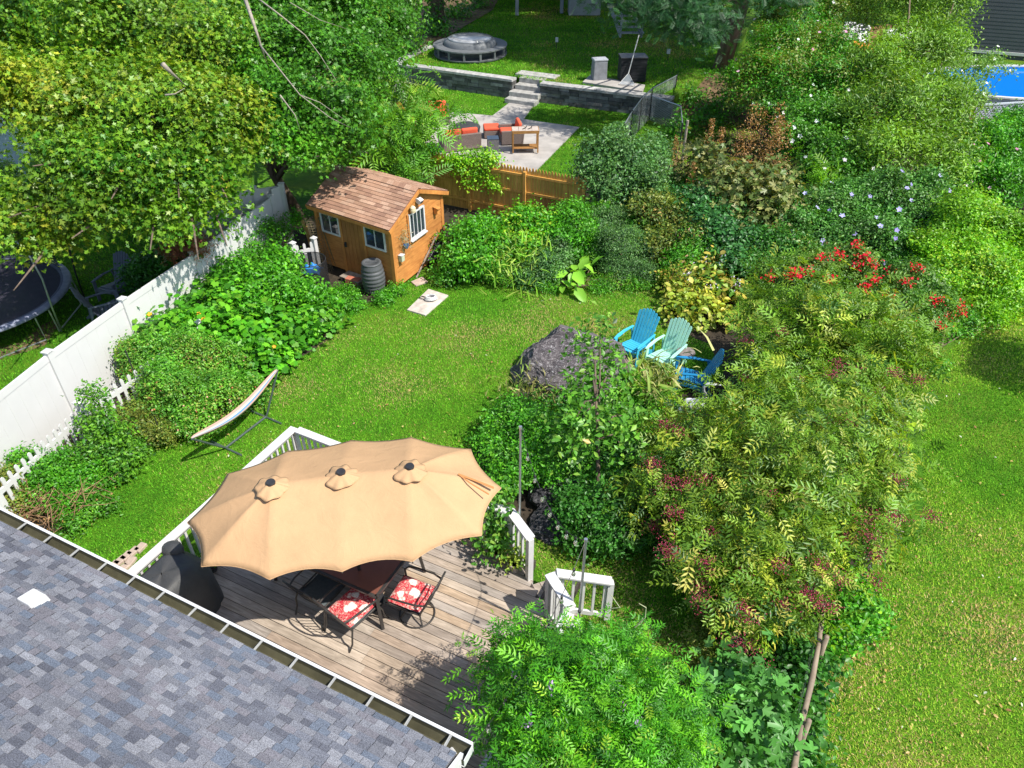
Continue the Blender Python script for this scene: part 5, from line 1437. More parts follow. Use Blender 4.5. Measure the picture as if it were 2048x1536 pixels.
soft('seat_cushion', 'square coral cushion on the wicker ottoman', p, .1, (0, 0, .38), (.64, .62, .14))
p = G(986, 300, .04); ot = thing('side_table', 'dark wicker cube table with a glass top between loveseat and cart', 'table', tuple(p), .1)
mb = MB(); mb.box((0, 0, .24), (.42, .42, .46)); mb.build('base', simple('grey_wicker', (.13, .125, .13), .8, .4, 40, bmp=.6), ot, bevel=.01); mb = MB(); mb.box((0, 0, .48), (.44, .44, .012)); mb.build('glass_top', GLASS, ot)
p = G(934, 272, .04); fp = thing('fire_pit', 'round fire pit under a black cover in the middle of the patio', 'fire pit', tuple(p))
mb = MB(); mb.lathe([(.5, 0), (.52, .25), (.55, .36), (.52, .42), (.3, .5), (.001, .52)], (0, 0, 0), 24); mb.build('cover', COVER, fp, smooth=True)
mb = MB(); mb.tube([(.53 * math.cos(a), .53 * math.sin(a), .33) for a in [2 * math.pi * k / 24 for k in range(24)]], .012, 6, closed=True); mb.build('drawstring', BLACKM, fp)
# wooden cart
CART = wood('cart_wood', (.42, .22, .07), (.28, .13, .04), (1, 6, 6), 4)
p = G(1050, 303, .04); ct = thing('serving_cart', 'wooden serving cart with a metal top and lower shelf', 'cart', tuple(p), .05)
mb = MB(); 
for k in range(4): mb.box((-.38 + .25 * k, 0, .86), (.235, .5, .03))
mb.build('worktop', simple('cart_metal_top', (.5, .42, .36), .4, .2, 8), ct)
mb = MB(); mb.bar((-.5, -.27, .82), (.5, -.27, .82), .03, .1); mb.bar((-.5, .27, .82), (.5, .27, .82), .03, .1); mb.bar((-.5, -.27, .82), (-.5, .27, .82), .03, .1); mb.bar((.5, -.27, .82), (.5, .27, .82), .03, .1); mb.build('apron', CART, ct)
for x in (-.47, .47):
    for y in (-.25, .25): mb = MB(); mb.box((x, y, .45), (.05, .05, .82)); mb.build('leg', CART, ct)
mb = MB()
for k in range(5): mb.box((0, -.2 + .1 * k, .2), (.9, .085, .025))
mb.build('shelf', CART, ct)
for s in (-1, 1):
    mb = MB(); mb.tube([(s * .1, -.1, .885), (s * .1 + .12, .05, .89), (s * .1 + .16, .12, .95)], .018, 6); o = mb.build('tongs', BLACKM, None); o.location = p; mark(o, ('black tongs lying on the cart, nearer its left end', 'black tongs lying on the cart, nearer its right end')[s > 0], 'tongs', 'tools on the cart')
# closed umbrella
p = G(800, 232); cu = thing('closed_umbrella', 'closed pale grey patio umbrella standing beside the ailanthus', 'umbrella', tuple(p))
GCL = cloth_mat('pale_grey_canvas', (.36, .32, .33), .85)
cz = zat(p.x, p.y, 160)
mb = MB()
mb.grid(lambda u, v: Vector(((.05 + .26 * v ** .8) * (1 + .25 * math.sin(8 * 2 * math.pi * u)) * math.cos(2 * math.pi * u), (.05 + .26 * v ** .8) * (1 + .25 * math.sin(8 * 2 * math.pi * u)) * math.sin(2 * math.pi * u), cz - v * (cz - .55))), 64, 8); mb.build('canopy', GCL, cu, smooth=True)
mb = MB(); mb.tube([(0, 0, 0), (0, 0, cz + .1)], .025, 8); mb.build('pole', DARKM, cu)
mb = MB(); mb.lathe([(.3, 0), (.3, .06), (.05, .1)], (0, 0, 0), 16); mb.build('base', BLACKM, cu)

# ================================================================ retaining wall and steps
WST = N
def stone_mat():
    m, nt, bs = nodes('wall_stone')
    a = N(nt, 'ShaderNodeAttribute'); a.attribute_name = 'col'; v = coords(nt)
    c = mixc(nt, a.outputs[0], ramp(nt, noise(nt, v, 5, 5), [(.3, (.6, .6, .6)), (.7, (1.3, 1.3, 1.3))]), 1.0, 'MULTIPLY')
    nt.links.new(c, bs.inputs['Base Color']); bs.inputs['Roughness'].default_value = .9; bump(nt, bs, noise(nt, v, 9, 5), .6, .03); return m
WSTONE = stone_mat()
def stone_wall(label, a, b, z1, cap=True, th=.4):
    A = Vector((a[0], a[1], 0)); B = Vector((b[0], b[1], 0)); d = (B - A); L = d.length; d.normalize(); n = Vector((d.y, -d.x, 0))
    if n.y > 0: n = -n
    t = thing('retaining_wall', label, 'wall', tuple(A), 0, 'stone retaining walls of the upper terrace')
    mb = MB(); h = z1 - .1; rows = 5
    for r in range(rows):
        x = -.01 - random.random() * .3
        while x < L:
            w_ = random.uniform(.3, .7); xe = min(L, x + w_); xs = max(0, x)
            if xe - xs > .04:
                g_ = random.choice((.1, .13, .16, .2, .09, .3 if random.random() < .25 else .12)); pr = random.uniform(-.015, .03)
                P0 = A + d * (xs + .008) + n * pr; P1 = A + d * (xe - .008) + n * pr; z0, z2 = h * r / rows + .008, h * (r + 1) / rows - .004
                mb.hexa([P0 + Vector((0, 0, z0)), P1 + Vector((0, 0, z0)), P1 - n * th + Vector((0, 0, z0)), P0 - n * th + Vector((0, 0, z0))], [P0 + Vector((0, 0, z2)), P1 + Vector((0, 0, z2)), P1 - n * th + Vector((0, 0, z2)), P0 - n * th + Vector((0, 0, z2))], (g_, g_ * .97, g_ * .93))
            x = xe if xe > x else x + w_
    mb.build('stone_face', WSTONE, t, True)
    mb = MB(); x = 0
    while x < L:
        xe = min(L, x + random.uniform(.5, .8)); g_ = random.uniform(.34, .44)
        p0 = A + d * (x + .005); p1 = A + d * (xe - .005)
        mb.hexa([p0 + n * .06 + Vector((0, 0, h)), p1 + n * .06 + Vector((0, 0, h)), p1 - n * (th + .02) + Vector((0, 0, h)), p0 - n * (th + .02) + Vector((0, 0, h))], [p0 + n * .06 + Vector((0, 0, z1)), p1 + n * .06 + Vector((0, 0, z1)), p1 - n * (th + .02) + Vector((0, 0, z1)), p0 - n * (th + .02) + Vector((0, 0, z1))], (g_, g_ * .98, g_ * .95))
        x = xe
    mb.build('capstone', WSTONE, t, True)
stone_wall('longer stone retaining wall running from the trees to the stone steps', wl[0], wl[1], TZ)
stone_wall('stone retaining wall between the stone steps and the chain-link fence', wl[2], wl[3], TZ)
lb = G(872, 90, TZ); stone_wall('side arm of the stone retaining wall going back toward the ivy trunks', wl[0], lb, TZ)
stp2 = thing('stone_steps', 'four broad stone steps rising through the retaining wall', 'steps', (wl[1].x, wl[1].y, 0))
e1, e2 = Vector((wl[1].x, wl[1].y, 0)), Vector((wl[2].x, wl[2].y, 0)); sd2 = (e2 - e1).normalized(); bk = Vector((-sd2.y, sd2.x, 0))
for k in range(4):
    mb = MB(); z = TZ * (k + 1) / 4.2; o0 = -.75 + .45 * k; pa2 = e1 + bk * o0 - sd2 * .05; pb2 = e2 + bk * o0 + sd2 * .05
    if k > 1: pa2 += sd2 * .1; pb2 -= sd2 * .1
    mb.hexa([pa2 + Vector((0, 0, z - .24)), pb2 + Vector((0, 0, z - .24)), pb2 + bk * .6 + Vector((0, 0, z - .24)), pa2 + bk * .6 + Vector((0, 0, z - .24))], [pa2 + Vector((0, 0, z)), pb2 + Vector((0, 0, z)), pb2 + bk * .6 + Vector((0, 0, z)), pa2 + bk * .6 + Vector((0, 0, z))], (.36, .35, .33))
    mb.build('step', WSTONE, stp2, True, bevel=.02)
mb = MB(); pa2, pb2 = e1 + bk * .95 - sd2 * .3, e2 + bk * .95 + sd2 * .3
mb.hexa([pa2 + Vector((0, 0, TZ - .1)), pb2 + Vector((0, 0, TZ - .1)), pb2 + bk * .7 + Vector((0, 0, TZ - .1)), pa2 + bk * .7 + Vector((0, 0, TZ - .1))], [pa2 + Vector((0, 0, TZ)), pb2 + Vector((0, 0, TZ)), pb2 + bk * .7 + Vector((0, 0, TZ)), pa2 + bk * .7 + Vector((0, 0, TZ))], (.4, .39, .37)); mb.build('landing', WSTONE, stp2, True)
# banks beside the terrace so that it meets the slopes
mb = MB(); r0 = wl[3]
mb.grid(lambda u, v: Vector((r0.x - .3 + u * 26, r0.y + .1 + v * 4.2 - 6 * u * (1 - v) - 1.5 * u, .003 + (TZ - .05) * (v * v * (3 - 2 * v)))), 20, 8)
mark(mb.build('earth_bank', DIRT, None, True, True), kind='structure')
mb = MB(); l0 = wl[0]; mb.grid(lambda u, v: Vector((l0.x - .2 - v * 3, l0.y - .2 + u * 22, .002 + (TZ - .05) * (u * u * (3 - 2 * u)))), 10, 4)
mark(mb.build('earth_bank', LAWN, None, True, True), kind='structure')
sheet('soil_strip', [(600, 230), (800, 120), (900, 30), (990, -10), (880, -60), (500, 60)], DIRT, z=.012, wob=.2)
mb = MB(); mb.add([tuple(G(x, y, TZ + .0 )) for x, y in ((800, 100), (868, 88), (985, 20), (1000, -8), (840, -8), (790, 60))], [(0, 1, 2, 3, 4, 5)]); mark(mb.build('leaf_litter', DIRT, None, True), kind='structure')

# hot tub with seating ring
p = G(941, 108, TZ); tub = thing('hot_tub', 'round grey hot tub under a shiny cover inside a low seating ring', 'hot tub', tuple(p))
GT = simple('grey_vinyl', (.14, .15, .16), .55, .2, 6)
mb = MB(); ro = 1.85
mb.lathe([(1.35, .42), (ro, .42), (ro, .48), (1.35, .48)], (0, 0, 0), 40); mb.f = [f for f in mb.f if len(f) == 4]; mb.c = mb.c[:len(mb.f)]; mb.build('seating_ring', GT, tub)
for k in range(14):
    a = 2 * math.pi * k / 14 + .1; mb = MB(); mb.box((0, 0, .21), (.06, .1, .42)); o = mb.build('support', GT, tub); o.location = (1.78 * math.cos(a), 1.78 * math.sin(a), 0); o.rotation_euler = (0, 0, a)
mb = MB(); mb.lathe([(1.82, .0), (1.84, .06), (1.2, .06)], (0, 0, 0), 40); mb.build('base_ring', GT, tub)
mb = MB(); mb.lathe([(1.28, .02), (1.34, .35), (1.3, .62), (1.2, .72), (1.08, .74), (1.0, .7)], (0, 0, 0), 40); mb.build('tub_wall', GT, tub, smooth=True)
mb = MB(); mb.lathe([(1.14, .73), (1.05, .8), (.6, .84), (.001, .84)], (0, 0, 0), 40); mb.build('cover', simple('shiny_grey_cover', (.33, .34, .36), .15, .35, 2, bmp=.1, spec=.8), tub, smooth=True)
# stone pillar, black bin, slab, net
p = G(1197, 160, TZ); pl = thing('stone_pillar', 'pale grey stone pillar standing on the terrace edge', 'pillar', tuple(p), .2)
mb = MB(); mb.hexa([(-.32, -.25, 0), (.32, -.25, 0), (.32, .25, 0), (-.32, .25, 0)], [(-.3, -.23, .85), (.3, -.23, .85), (.3, .23, .85), (-.3, .23, .85)]); mb.build('body', simple('pale_stone_block', (.2, .21, .23), .9, .25, 4, bmp=.4), pl, bevel=.03)
mb = MB(); mb.box((0, 0, .89), (.64, .5, .08)); mb.build('cap', simple('pillar_cap', (.36, .38, .42), .8, .1, 4), pl, bevel=.02)
p = G(1262, 160, TZ); bb_ = thing('equipment_box', 'large black slatted box in the shade behind the pool net', 'box', tuple(p), .05)
mb = MB()
for k in range(7): mb.box((0, 0, .08 + .14 * k), (1.15, .8, .13))
mb.build('body', simple('black_slats', (.012, .013, .017), .6, .2, 5), bb_, bevel=.01); mb = MB(); mb.box((0, 0, 1.02), (1.2, .86, .05)); mb.build('lid', BLACKM, bb_)
mb = MB(); mb.prism([(a[0], a[1]) for a in wpoly([(1165, 166), (1285, 185), (1290, 172), (1180, 152)], TZ)], TZ - .05, TZ + .05); mark(mb.build('base_slab', CONC, None, True), 'grey slab under the pillar and the black box', 'slab')
net = thing('pool_net', 'white long-handled pool net leaning on the black box', 'pool net', tuple(G(1254, 170, TZ)))
na = G(1255, 168, TZ) + Vector((0, 0, .45)); nb = G(1255, 168, TZ) + Vector((.35, .3, 0)); nb.z = zat(nb.x, nb.y, 70)
mb = MB(); mb.tube([na, nb], .022, 8); mb.build('handle', WHITE, net, True)
q1 = na; q2 = G(1238, 168, TZ + .1); q3 = G(1270, 172, TZ + .1)
mb = MB(); mb.tube([q1, q2, q3], .02, 6, closed=True); mb.build('net_frame', WHITE, net, True)
ntm_ = bpy.data.materials['black_mesh']
wn, _nt, _b = nodes('white_net'); _b.inputs['Base Color'].default_value = (.5, .55, .6, 1); _b.inputs['Alpha'].default_value = .4
mb = MB(); mb.add([q1, q2, q3], [(0, 1, 2)]); mb.build('mesh', wn, net, True)
for px, py, lb_ in ((1113, 92, 'small white lantern standing in the middle of the dark terrace lawn'), (1335, 116, 'small white lantern near the pine at the terrace edge')):
    p = G(px, py + 5, TZ); t = thing('garden_lantern', lb_, 'lantern', tuple(p), 0, 'white lanterns on the terrace lawn')
    mb = MB(); mb.box((0, 0, .42), (.14, .14, .2)); mb.build('head', WHITE, t); mb = MB(); mb.tube([(0, 0, 0), (0, 0, .35)], .015, 6); mb.build('stem', BLACKM, t)
for i, (px, ty, by, lb_) in enumerate(((836, 50, 122, 'tall thin black shepherd hook by the terrace corner'),)):
    p = G(px, by, TZ); mb = MB(); zt = zat(p.x, p.y, ty); mb.tube([p, Vector((p.x, p.y, zt)), Vector((p.x - .12, p.y, zt + .15)), Vector((p.x - .25, p.y, zt))], .015, 6); mark(mb.build('plant_hook', BLACKM, None, True), lb_, 'hook')

# house deck at the top of the frame
DGREY = simple('grey_painted_wood', (.3, .32, .36), .7, .1, 4)
hd = thing('neighbour_deck', 'raised grey deck on pale posts with stairs and a storage box beneath', 'deck', tuple(G(1035, 32, TZ)))
for px, py in ((1034, 30), (1123, 26), (1012, -18), (1300, -10)):
    p = G(px, py, TZ); mb = MB(); mb.box(p + Vector((0, 0, 1.4)), (.2, .2, 2.8)); mb.build('post', DGREY, hd, True)
pa3, pb3 = G(1000, 26, TZ), G(1300, 26, TZ)
mb = MB(); mb.box(((pa3.x + pb3.x) / 2, pa3.y + 2.5, TZ + 2.9), (pb3.x - pa3.x, 6, .25)); mb.build('platform', DGREY, hd, True)
p = G(1169, 31, TZ); mb = MB(); mb.box(p + Vector((0, .6, .95)), (1.9, 1.2, 1.9)); mb.build('storage_box', DGREY, hd, True, bevel=.02)
sx0, sx1 = G(1240, 74, TZ), G(1282, 74, TZ)
for k in range(7):
    mb = MB(); y = sx0.y + .33 * k; z = TZ + .22 * (k + 1); mb.box(((sx0.x + sx1.x) / 2 - .1 * k, y, z), (1.4, .34, .06)); mb.build('stair_tread', DGREY, hd, True)
for s, xx in ((-1, sx0.x), (1, sx1.x)):
    mb = MB(); mb.bar((xx, sx0.y - .1, TZ + .1), (xx - .65, sx0.y + 2.3, TZ + 1.7), .06, .25); mb.bar((xx, sx0.y - .1, TZ + 1.1), (xx - .65, sx0.y + 2.3, TZ + 2.7), .1, .08); mb.bar((xx, sx0.y - .1, TZ), (xx, sx0.y - .1, TZ + 1.15), .1, .1, up=(0, 1, 0)); mb.build('stair_rail', DGREY, hd, True)
mb = MB(); mb.box(((pa3.x + pb3.x) / 2, pa3.y + 9, TZ + 2.5), (pb3.x - pa3.x + 8, 6, 5)); mb.build('house_wall', simple('dark_foundation', (.1, .1, .1), .9, .3, 2), hd, True)

# chain-link fence on the terrace's right side
cm_, ntc, bsc = nodes('chain_link')
v_ = coords(ntc, (1, 1, 1), rot=(0, 0, .3)); sx_ = ntc.nodes.new('ShaderNodeSeparateXYZ'); ntc.links.new(v_, sx_.inputs[0])
def mth(op, a, b=None):
    n = ntc.nodes.new('ShaderNodeMath'); n.operation = op
    for i, x in enumerate((a, b)):
        if x is None: continue
        if isinstance(x, (int, float)): n.inputs[i].default_value = x
        else: ntc.links.new(x, n.inputs[i])
    return n.outputs[0]
hh = mth('ADD', sx_.outputs[0], sx_.outputs[1])
l1_ = mth('LESS_THAN', mth('FRACT', mth('MULTIPLY', mth('ADD', sx_.outputs[1], sx_.outputs[2]), 13)), .2)
l2_ = mth('LESS_THAN', mth('FRACT', mth('MULTIPLY', mth('SUBTRACT', sx_.outputs[1], sx_.outputs[2]), 13)), .2)
ntc.links.new(mth('MAXIMUM', l1_, l2_), bsc.inputs['Alpha']); bsc.inputs['Base Color'].default_value = (.3, .33, .36, 1); bsc.inputs['Roughness'].default_value = .5
def chain(label, pts, h=1.3):
    t = thing('chain_link_fence', label, 'fence', tuple(pts[0]), 0, 'chain-link fence runs'); 
    for a, b in zip(pts[:-1], pts[1:]):
        mb = MB(); mb.add([a, b, b + Vector((0, 0, h)), a + Vector((0, 0, h))], [(0, 1, 2, 3)]); mb.build('mesh', cm_, t, True)
        mb = MB(); mb.tube([a + Vector((0, 0, h)), b + Vector((0, 0, h))], .022, 6); mb.build('top_rail', STEEL, t, True)
    for a in pts: mb = MB(); mb.tube([a, a + Vector((0, 0, h + .04))], .03, 6); mb.build('post', BLACKM, t, True)
chain('chain-link fence sloping down beside the terrace wall', [G(1243, 318), G(1258, 290), G(1277, 262), G(1298, 240), G(1346, 212)])
chain('low chain-link fence run across the dry dirt patch', [G(1298, 240), G(1355, 262), G(1358, 300)], 1.0)
pz_ = G(1364, 322); mb = MB(); mb.tube([pz_, pz_ + Vector((0, 0, 1.5))], .05, 8); mark(mb.build('wooden_post', PALEBARK, None, True), 'single pale wooden post beyond the chain-link fence', 'post')
gp_ = G(1196, 480); gt_ = thing('garden_gate', 'dark grey gate panel lost among the shrubs right of the stockade fence', 'gate', tuple(gp_))
GW = simple('dark_grey_wood', (.07, .075, .08), .8, .3, 5)
mb = MB(); a = G(1192, 470); mb.box(a + Vector((0, 0, .7)), (.12, .12, 1.5)); mb.build('post', GW, gt_, True); mb = MB()
for k in range(5): mb.box(a + Vector((.2 + .16 * k, .05, .6)), (.14, .03, 1.1))
for z in (.25, 1.0): mb.box(a + Vector((.5, .0, z)), (.85, .05, .08))
mb.build('panel', GW, gt_, True)

# ================================================================ upper right: pool, house, deck with towels
RW = simple('dark_grey_siding', (.075, .085, .095), .8, .1, 1.5, bmp=.05)
rh = G(1905, 108, 0.0)
nh = thing('neighbour_house', 'dark grey house wall with a white corner board above the blue pool', 'house', tuple(rh))
a, b = G(1880, 108), G(2400, 150)
mb = MB(); d = (b - a).normalized(); nn2 = Vector((d.y, -d.x, 0))
for k in range(40):
    z = k * .18; mb.hexa([a + nn2 * .012 + Vector((0, 0, z)), b + nn2 * .012 + Vector((0, 0, z)), b - nn2 * 8 + Vector((0, 0, z)), a - nn2 * 8 + Vector((0, 0, z))], [a + nn2 * .003 + Vector((0, 0, z + .18)), b + nn2 * .003 + Vector((0, 0, z + .18)), b - nn2 * 8 + Vector((0, 0, z + .18)), a - nn2 * 8 + Vector((0, 0, z + .18))])
mb.build('wall', RW, nh, True)
q = G(1962, 112); mb = MB(); mb.bar(q + nn2 * .05, q + nn2 * .05 + Vector((0, 0, 7)), .16, .08, up=d); mb.build('downspout', WHITE, nh, True)
mb = MB(); mb.bar(a + nn2 * .06 + Vector((0, 0, .3)), b + nn2 * .06 + Vector((0, 0, .3)), .06, .14); mb.build('base_trim', WHITE, nh, True)
pcx = G(2010, 178, 1.15); pool = thing('swimming_pool', 'oval above-ground pool of bright blue water behind the shrubs', 'pool', (pcx.x, pcx.y, 0))
prx, pry = abs(G(1866, 178, 1.15).x - pcx.x), 2.0 * .98
py0, py1 = G(1960, 206, 1.15).y + .5, G(1960, 131, 1.15).y; pry = (py1 - py0) / 2; pcx.y = (py0 + py1) / 2; prx = 5.2; pcx.x = G(1868, 165, 1.15).x + prx
pool.location = (pcx.x, pcx.y, 0); INV[pool.name] = Matrix.Translation(-Vector(pool.location))
def ell(r, z, k, n=48, e=2.6): a = 2 * math.pi * k / n; c, s = math.cos(a), math.sin(a); return Vector((math.copysign(abs(c) ** (2 / e), c) * (prx + r), math.copysign(abs(s) ** (2 / e), s) * (pry + r), z))
mb = MB()
for z0, z1, r0_, r1_ in ((0, 1.12, 0, 0),):
    vs = [ell(r0_, z0, k) for k in range(48)] + [ell(r1_, z1, k) for k in range(48)]; mb.add(vs, [(k, (k + 1) % 48, 48 + (k + 1) % 48, 48 + k) for k in range(48)])
mb.build('pool_wall', simple('pool_wall_white', (.45, .5, .55), .5, .1, 2), pool)
mb = MB(); vs = [ell(-.06, 1.16, k) for k in range(48)] + [ell(.12, 1.16, k) for k in range(48)] + [ell(.12, 1.1, k) for k in range(48)] + [ell(-.06, 1.1, k) for k in range(48)]
mb.add(vs, [(j * 48 + k, j * 48 + (k + 1) % 48, ((j + 1) % 4) * 48 + (k + 1) % 48, ((j + 1) % 4) * 48 + k) for j in range(4) for k in range(48)]); mb.build('rim', WHITE, pool)
mb = MB(); vs = [ell(-.05, .25, k) for k in range(48)]; mb.add(vs, [tuple(range(48))]); vs = [ell(-.05, .25, k) for k in range(48)] + [ell(-.05, 1.12, k) for k in range(48)]; mb.add(vs, [(k, (k + 1) % 48, 48 + (k + 1) % 48, 48 + k) for k in range(48)])
mb.build('liner', simple('pool_liner', (.003, .2, .62), .5, .06, 2), pool)
wm_, wnt, wbs = nodes('pool_water'); wbs.inputs['Base Color'].default_value = (.0, .17, .6, 1); wbs.inputs['Roughness'].default_value = .1; wbs.inputs['Alpha'].default_value = 1.0; wbs.inputs['Specular IOR Level'].default_value = .2; bump(wnt, wbs, noise(wnt, coords(wnt), 3, 3), .1, .02)
mb = MB(); mb.add([ell(-.07, 1.0, k) for k in range(48)], [tuple(range(48))]); mb.build('water', wm_, pool)
LAT = simple('white_lattice', (.45, .5, .55), .6, .1, 5)
la, lb2 = G(1925, 212, 1.02), G(2120, 200, 1.02); la.z = lb2.z = 0
lt = thing('lattice_panel', 'white diagonal lattice panel under the near pool rim', 'lattice', tuple(la)); Ld = lb2 - la; LL = Ld.length; Ld.normalize()
mb = MB(); k = -.9
while k < LL:
    for s in (0, 1):
        x0, x1 = k, k + .9; z0, z1 = (0.1, 1.0) if s == 0 else (1.0, .1)
        if x0 < 0: z0 += (z1 - z0) * (-x0) / (x1 - x0); x0 = 0
        if x1 > LL: z1 = z0 + (z1 - z0) * (LL - x0) / (x1 - x0); x1 = LL
        if x1 - x0 > .05: mb.bar(la + Ld * x0 + Vector((0, -.01 * s, z0)), la + Ld * x1 + Vector((0, -.01 * s, z1)), .035, .012, up=(0, -1, 0))
    k += .16
mb.build('lattice', LAT, lt, True); mb = MB(); mb.bar(la + Vector((0, 0, 1.02)), lb2 + Vector((0, 0, 1.02)), .08, .06); mb.bar(la + Vector((0, 0, .08)), lb2 + Vector((0, 0, .08)), .08, .06); mb.build('frame', LAT, lt, True)
DKB = wood('brown_deck_wood', (.3, .15, .06), (.18, .09, .04), (1, 1, 1), 3)
pdk = thing('pool_deck', 'brown wooden pool deck with a slanting rail seen through the shrubs', 'deck', tuple(G(1880, 130)))
mb = MB(); a = G(1930, 262); mb.bar(a, a + Vector((0, 0, 1.2)), .12, .12, up=(1, 0, 0)); mb.build('post', DKB, pdk, True)
mb = MB(); a, b = G(1865, 122, .9), G(1912, 60, 2.2); mb.bar(a, b, .12, .2); mb.build('stair_rail', DKB, pdk, True)
mb = MB(); a, b = G(1600, 60, 1.5), G(1730, 108, 1.5)
mb.bar(a, b, .2, .06); mb.bar(a + Vector((0, 0, -.3)), b + Vector((0, 0, -.3)), .06, .12); mb.bar(b, G(1900, 98, 1.5), .2, .06); mb.build('rail', wood('orange_rail', (.52, .24, .07), (.4, .17, .05), (1, 1, 1), 3), pdk, True)
mb = MB(); mb.hexa([G(1600, 75, 1.1), G(1740, 118, 1.1), G(1910, 110, 1.1), G(1900, 30, 1.1)], [G(1600, 75, 1.2), G(1740, 118, 1.2), G(1910, 110, 1.2), G(1900, 30, 1.2)]); mb.build('deck_boards', DKB, pdk, True)
ck, nk, bk_ = nodes('checked_towel'); ch = N(nk, 'ShaderNodeTexChecker'); ch.inputs['Scale'].default_value = 9; ch.inputs['Color1'].default_value = (.03, .035, .07, 1); ch.inputs['Color2'].default_value = (.6, .6, .62, 1); nk.links.new(coords(nk), ch.inputs['Vector']); nk.links.new(ch.outputs[0], bk_.inputs['Base Color'])
cw, nw, bw_ = nodes('cow_towel'); nk2 = noise(nw, coords(nw), 4.5, 2, .5, .8); nw.links.new(ramp(nw, nk2, [(.49, (.02, .02, .02)), (.52, (.75, .75, .75))]), bw_.inputs['Base Color'])
def towel(label, P4, mat, z):
    a, b, c, d = [G(*q, zz) for q, zz in zip(P4, z)]
    mb = MB(); mb.grid(lambda u, v: a.lerp(b, u).lerp(d.lerp(c, u), v) + Vector((0, -.05 * math.sin(9 * u + 2 * v), .03 * math.sin(6 * v + 5 * u))), 16, 12)
    o = mb.build('beach_towel', mat, None, True, True); s = o.modifiers.new('s', 'SOLIDIFY'); s.thickness = .02
    return mark(o, label, 'towel', 'towels on the pool deck rail')
towel('navy and white checked towel hanging tall over the deck rail', ((1637, -8), (1668, -8), (1662, 66), (1624, 56)), ck, (3.0, 3.0, 1.3, 1.3))
towel('black and white cow-patterned towel draped over the orange rail', ((1690, 44), (1742, 50), (1738, 86), (1678, 80)), cw, (2.0, 2.0, 1.5, 1.5))
towel('crumpled orange and teal towel on the rail beside the cow-patterned one', ((1694, 82), (1742, 88), (1746, 104), (1700, 98)), simple('orange_towel', (.6, .22, .03), .9, .6, 6), (1.6, 1.6, 1.5, 1.5))
towel('small white towel pile at the end of the deck rail, near the house', ((1770, 58), (1832, 62), (1828, 82), (1765, 76)), simple('white_towel', (.6, .6, .6), .9, .3, 9), (1.7, 1.7, 1.5, 1.5))

# ================================================================ post-and-rail fence on the right
pr = thing('rail_fence', 'old split-rail fence with wire mesh at the edge of the side lawn', 'fence', tuple(G(1600, 1520)))
OLDW = wood('old_rail_wood', (.34, .27, .2), (.2, .15, .11), (1, 1, .6), 3)
pts_ = [G(1648, 1150), G(1632, 1330, 0), G(1612, 1500, 0), G(1560, 1760, 0)]
tops = [G(1652, 1120, .8), G(1638, 1285, .85), G(1603, 1448, .9), G(1566, 1640, .95)]
for a, b in zip(tops[:-1], tops[1:]):
    mb = MB(); m_ = a.lerp(b, .5) + Vector((.01, 0, .02)); mb.tube([a, m_, b], [.032, .042, .034], 8); mb.build('rail', OLDW, pr, True, True)
for a in tops:
    mb = MB(); mb.tube([Vector((a.x + .09, a.y - .05, 0)), Vector((a.x + .07, a.y - .03, .55)), Vector((a.x + .06, a.y - .02, 1.02))], [.05, .045, .036], 8); mb.build('post', OLDW, pr, True, True)
for a, b in zip(tops[:-1], tops[1:]):
    mb = MB(); m0 = Vector((-.06, 0, -.9))
    n = int((b - a).length / .1)
    for k in range(n): q = a.lerp(b, k / n) + Vector((-.06, 0, 0)); mb.tube([q, q + Vector((0, 0, -.92))], .0025, 3, cap=False)
    for z in range(9): mb.tube([a + Vector((-.06, 0, -.1 * z)), b + Vector((-.06, 0, -.1 * z))], .0025, 3, cap=False)
    mb.build('wire_mesh', STEEL, pr, True)
# ================================================================ plants
YM = [((.34, .36, .03), 1.6), ((.23, .33, .02), 2.6), ((.13, .27, .015), 3.6), ((.055, .18, .01), 3.2), ((.46, .33, .05), .6), ((.4, .17, .05), .15)]
GM = [((.13, .31, .02), 2), ((.08, .26, .015), 3), ((.05, .18, .012), 3), ((.2, .33, .03), 1.3)]
LUSH = [((.09, .34, .012), 3), ((.06, .25, .012), 3), ((.14, .4, .02), 2), ((.035, .15, .01), 1)]
LIME = [((.24, .48, .015), 3), ((.16, .4, .015), 3), ((.34, .5, .03), 1.5), ((.08, .25, .012), 1)]
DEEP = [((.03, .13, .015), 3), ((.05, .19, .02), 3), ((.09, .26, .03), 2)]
BLUEG = [((.06, .16, .05), 3), ((.09, .22, .05), 3), ((.14, .28, .08), 1.5), ((.035, .1, .03), 2)]
OLIVE = [((.16, .23, .03), 3), ((.22, .26, .04), 2), ((.1, .18, .03), 3), ((.3, .24, .06), .8)]
ELD = [((.34, .4, .035), 3), ((.2, .33, .025), 3), ((.1, .22, .02), 2.6), ((.44, .42, .08), 1.0), ((.04, .11, .02), 2)]
YEL = [((.42, .42, .05), 3), ((.28, .38, .04), 3), ((.58, .5, .12), .9), ((.12, .25, .03), 2.2)]
BRN = [((.34, .18, .065), 3), ((.45, .25, .09), 2), ((.22, .11, .045), 2), ((.5, .33, .14), .8)]
SAGE = [((.15, .2, .05), 2), ((.26, .27, .09), 1.2), ((.09, .15, .03), 2.4)]
ROSEG = [((.07, .25, .02), 3), ((.14, .36, .03), 2.4), ((.25, .34, .05), .8), ((.34, .2, .08), .25), ((.04, .14, .015), 1.6)]
WHITEF = [(.8, .8, .82), (.75, .7, .78)]
PINKF = [(.7, .3, .5), (.75, .45, .6)]
PURPF = [(.35, .3, .72), (.45, .42, .8), (.55, .55, .85)]
REDF = [(.75, .01, .04), (.85, .03, .07), (.6, .01, .03)]
REDB = [(.28, .015, .05), (.4, .04, .1), (.12, .012, .03)]

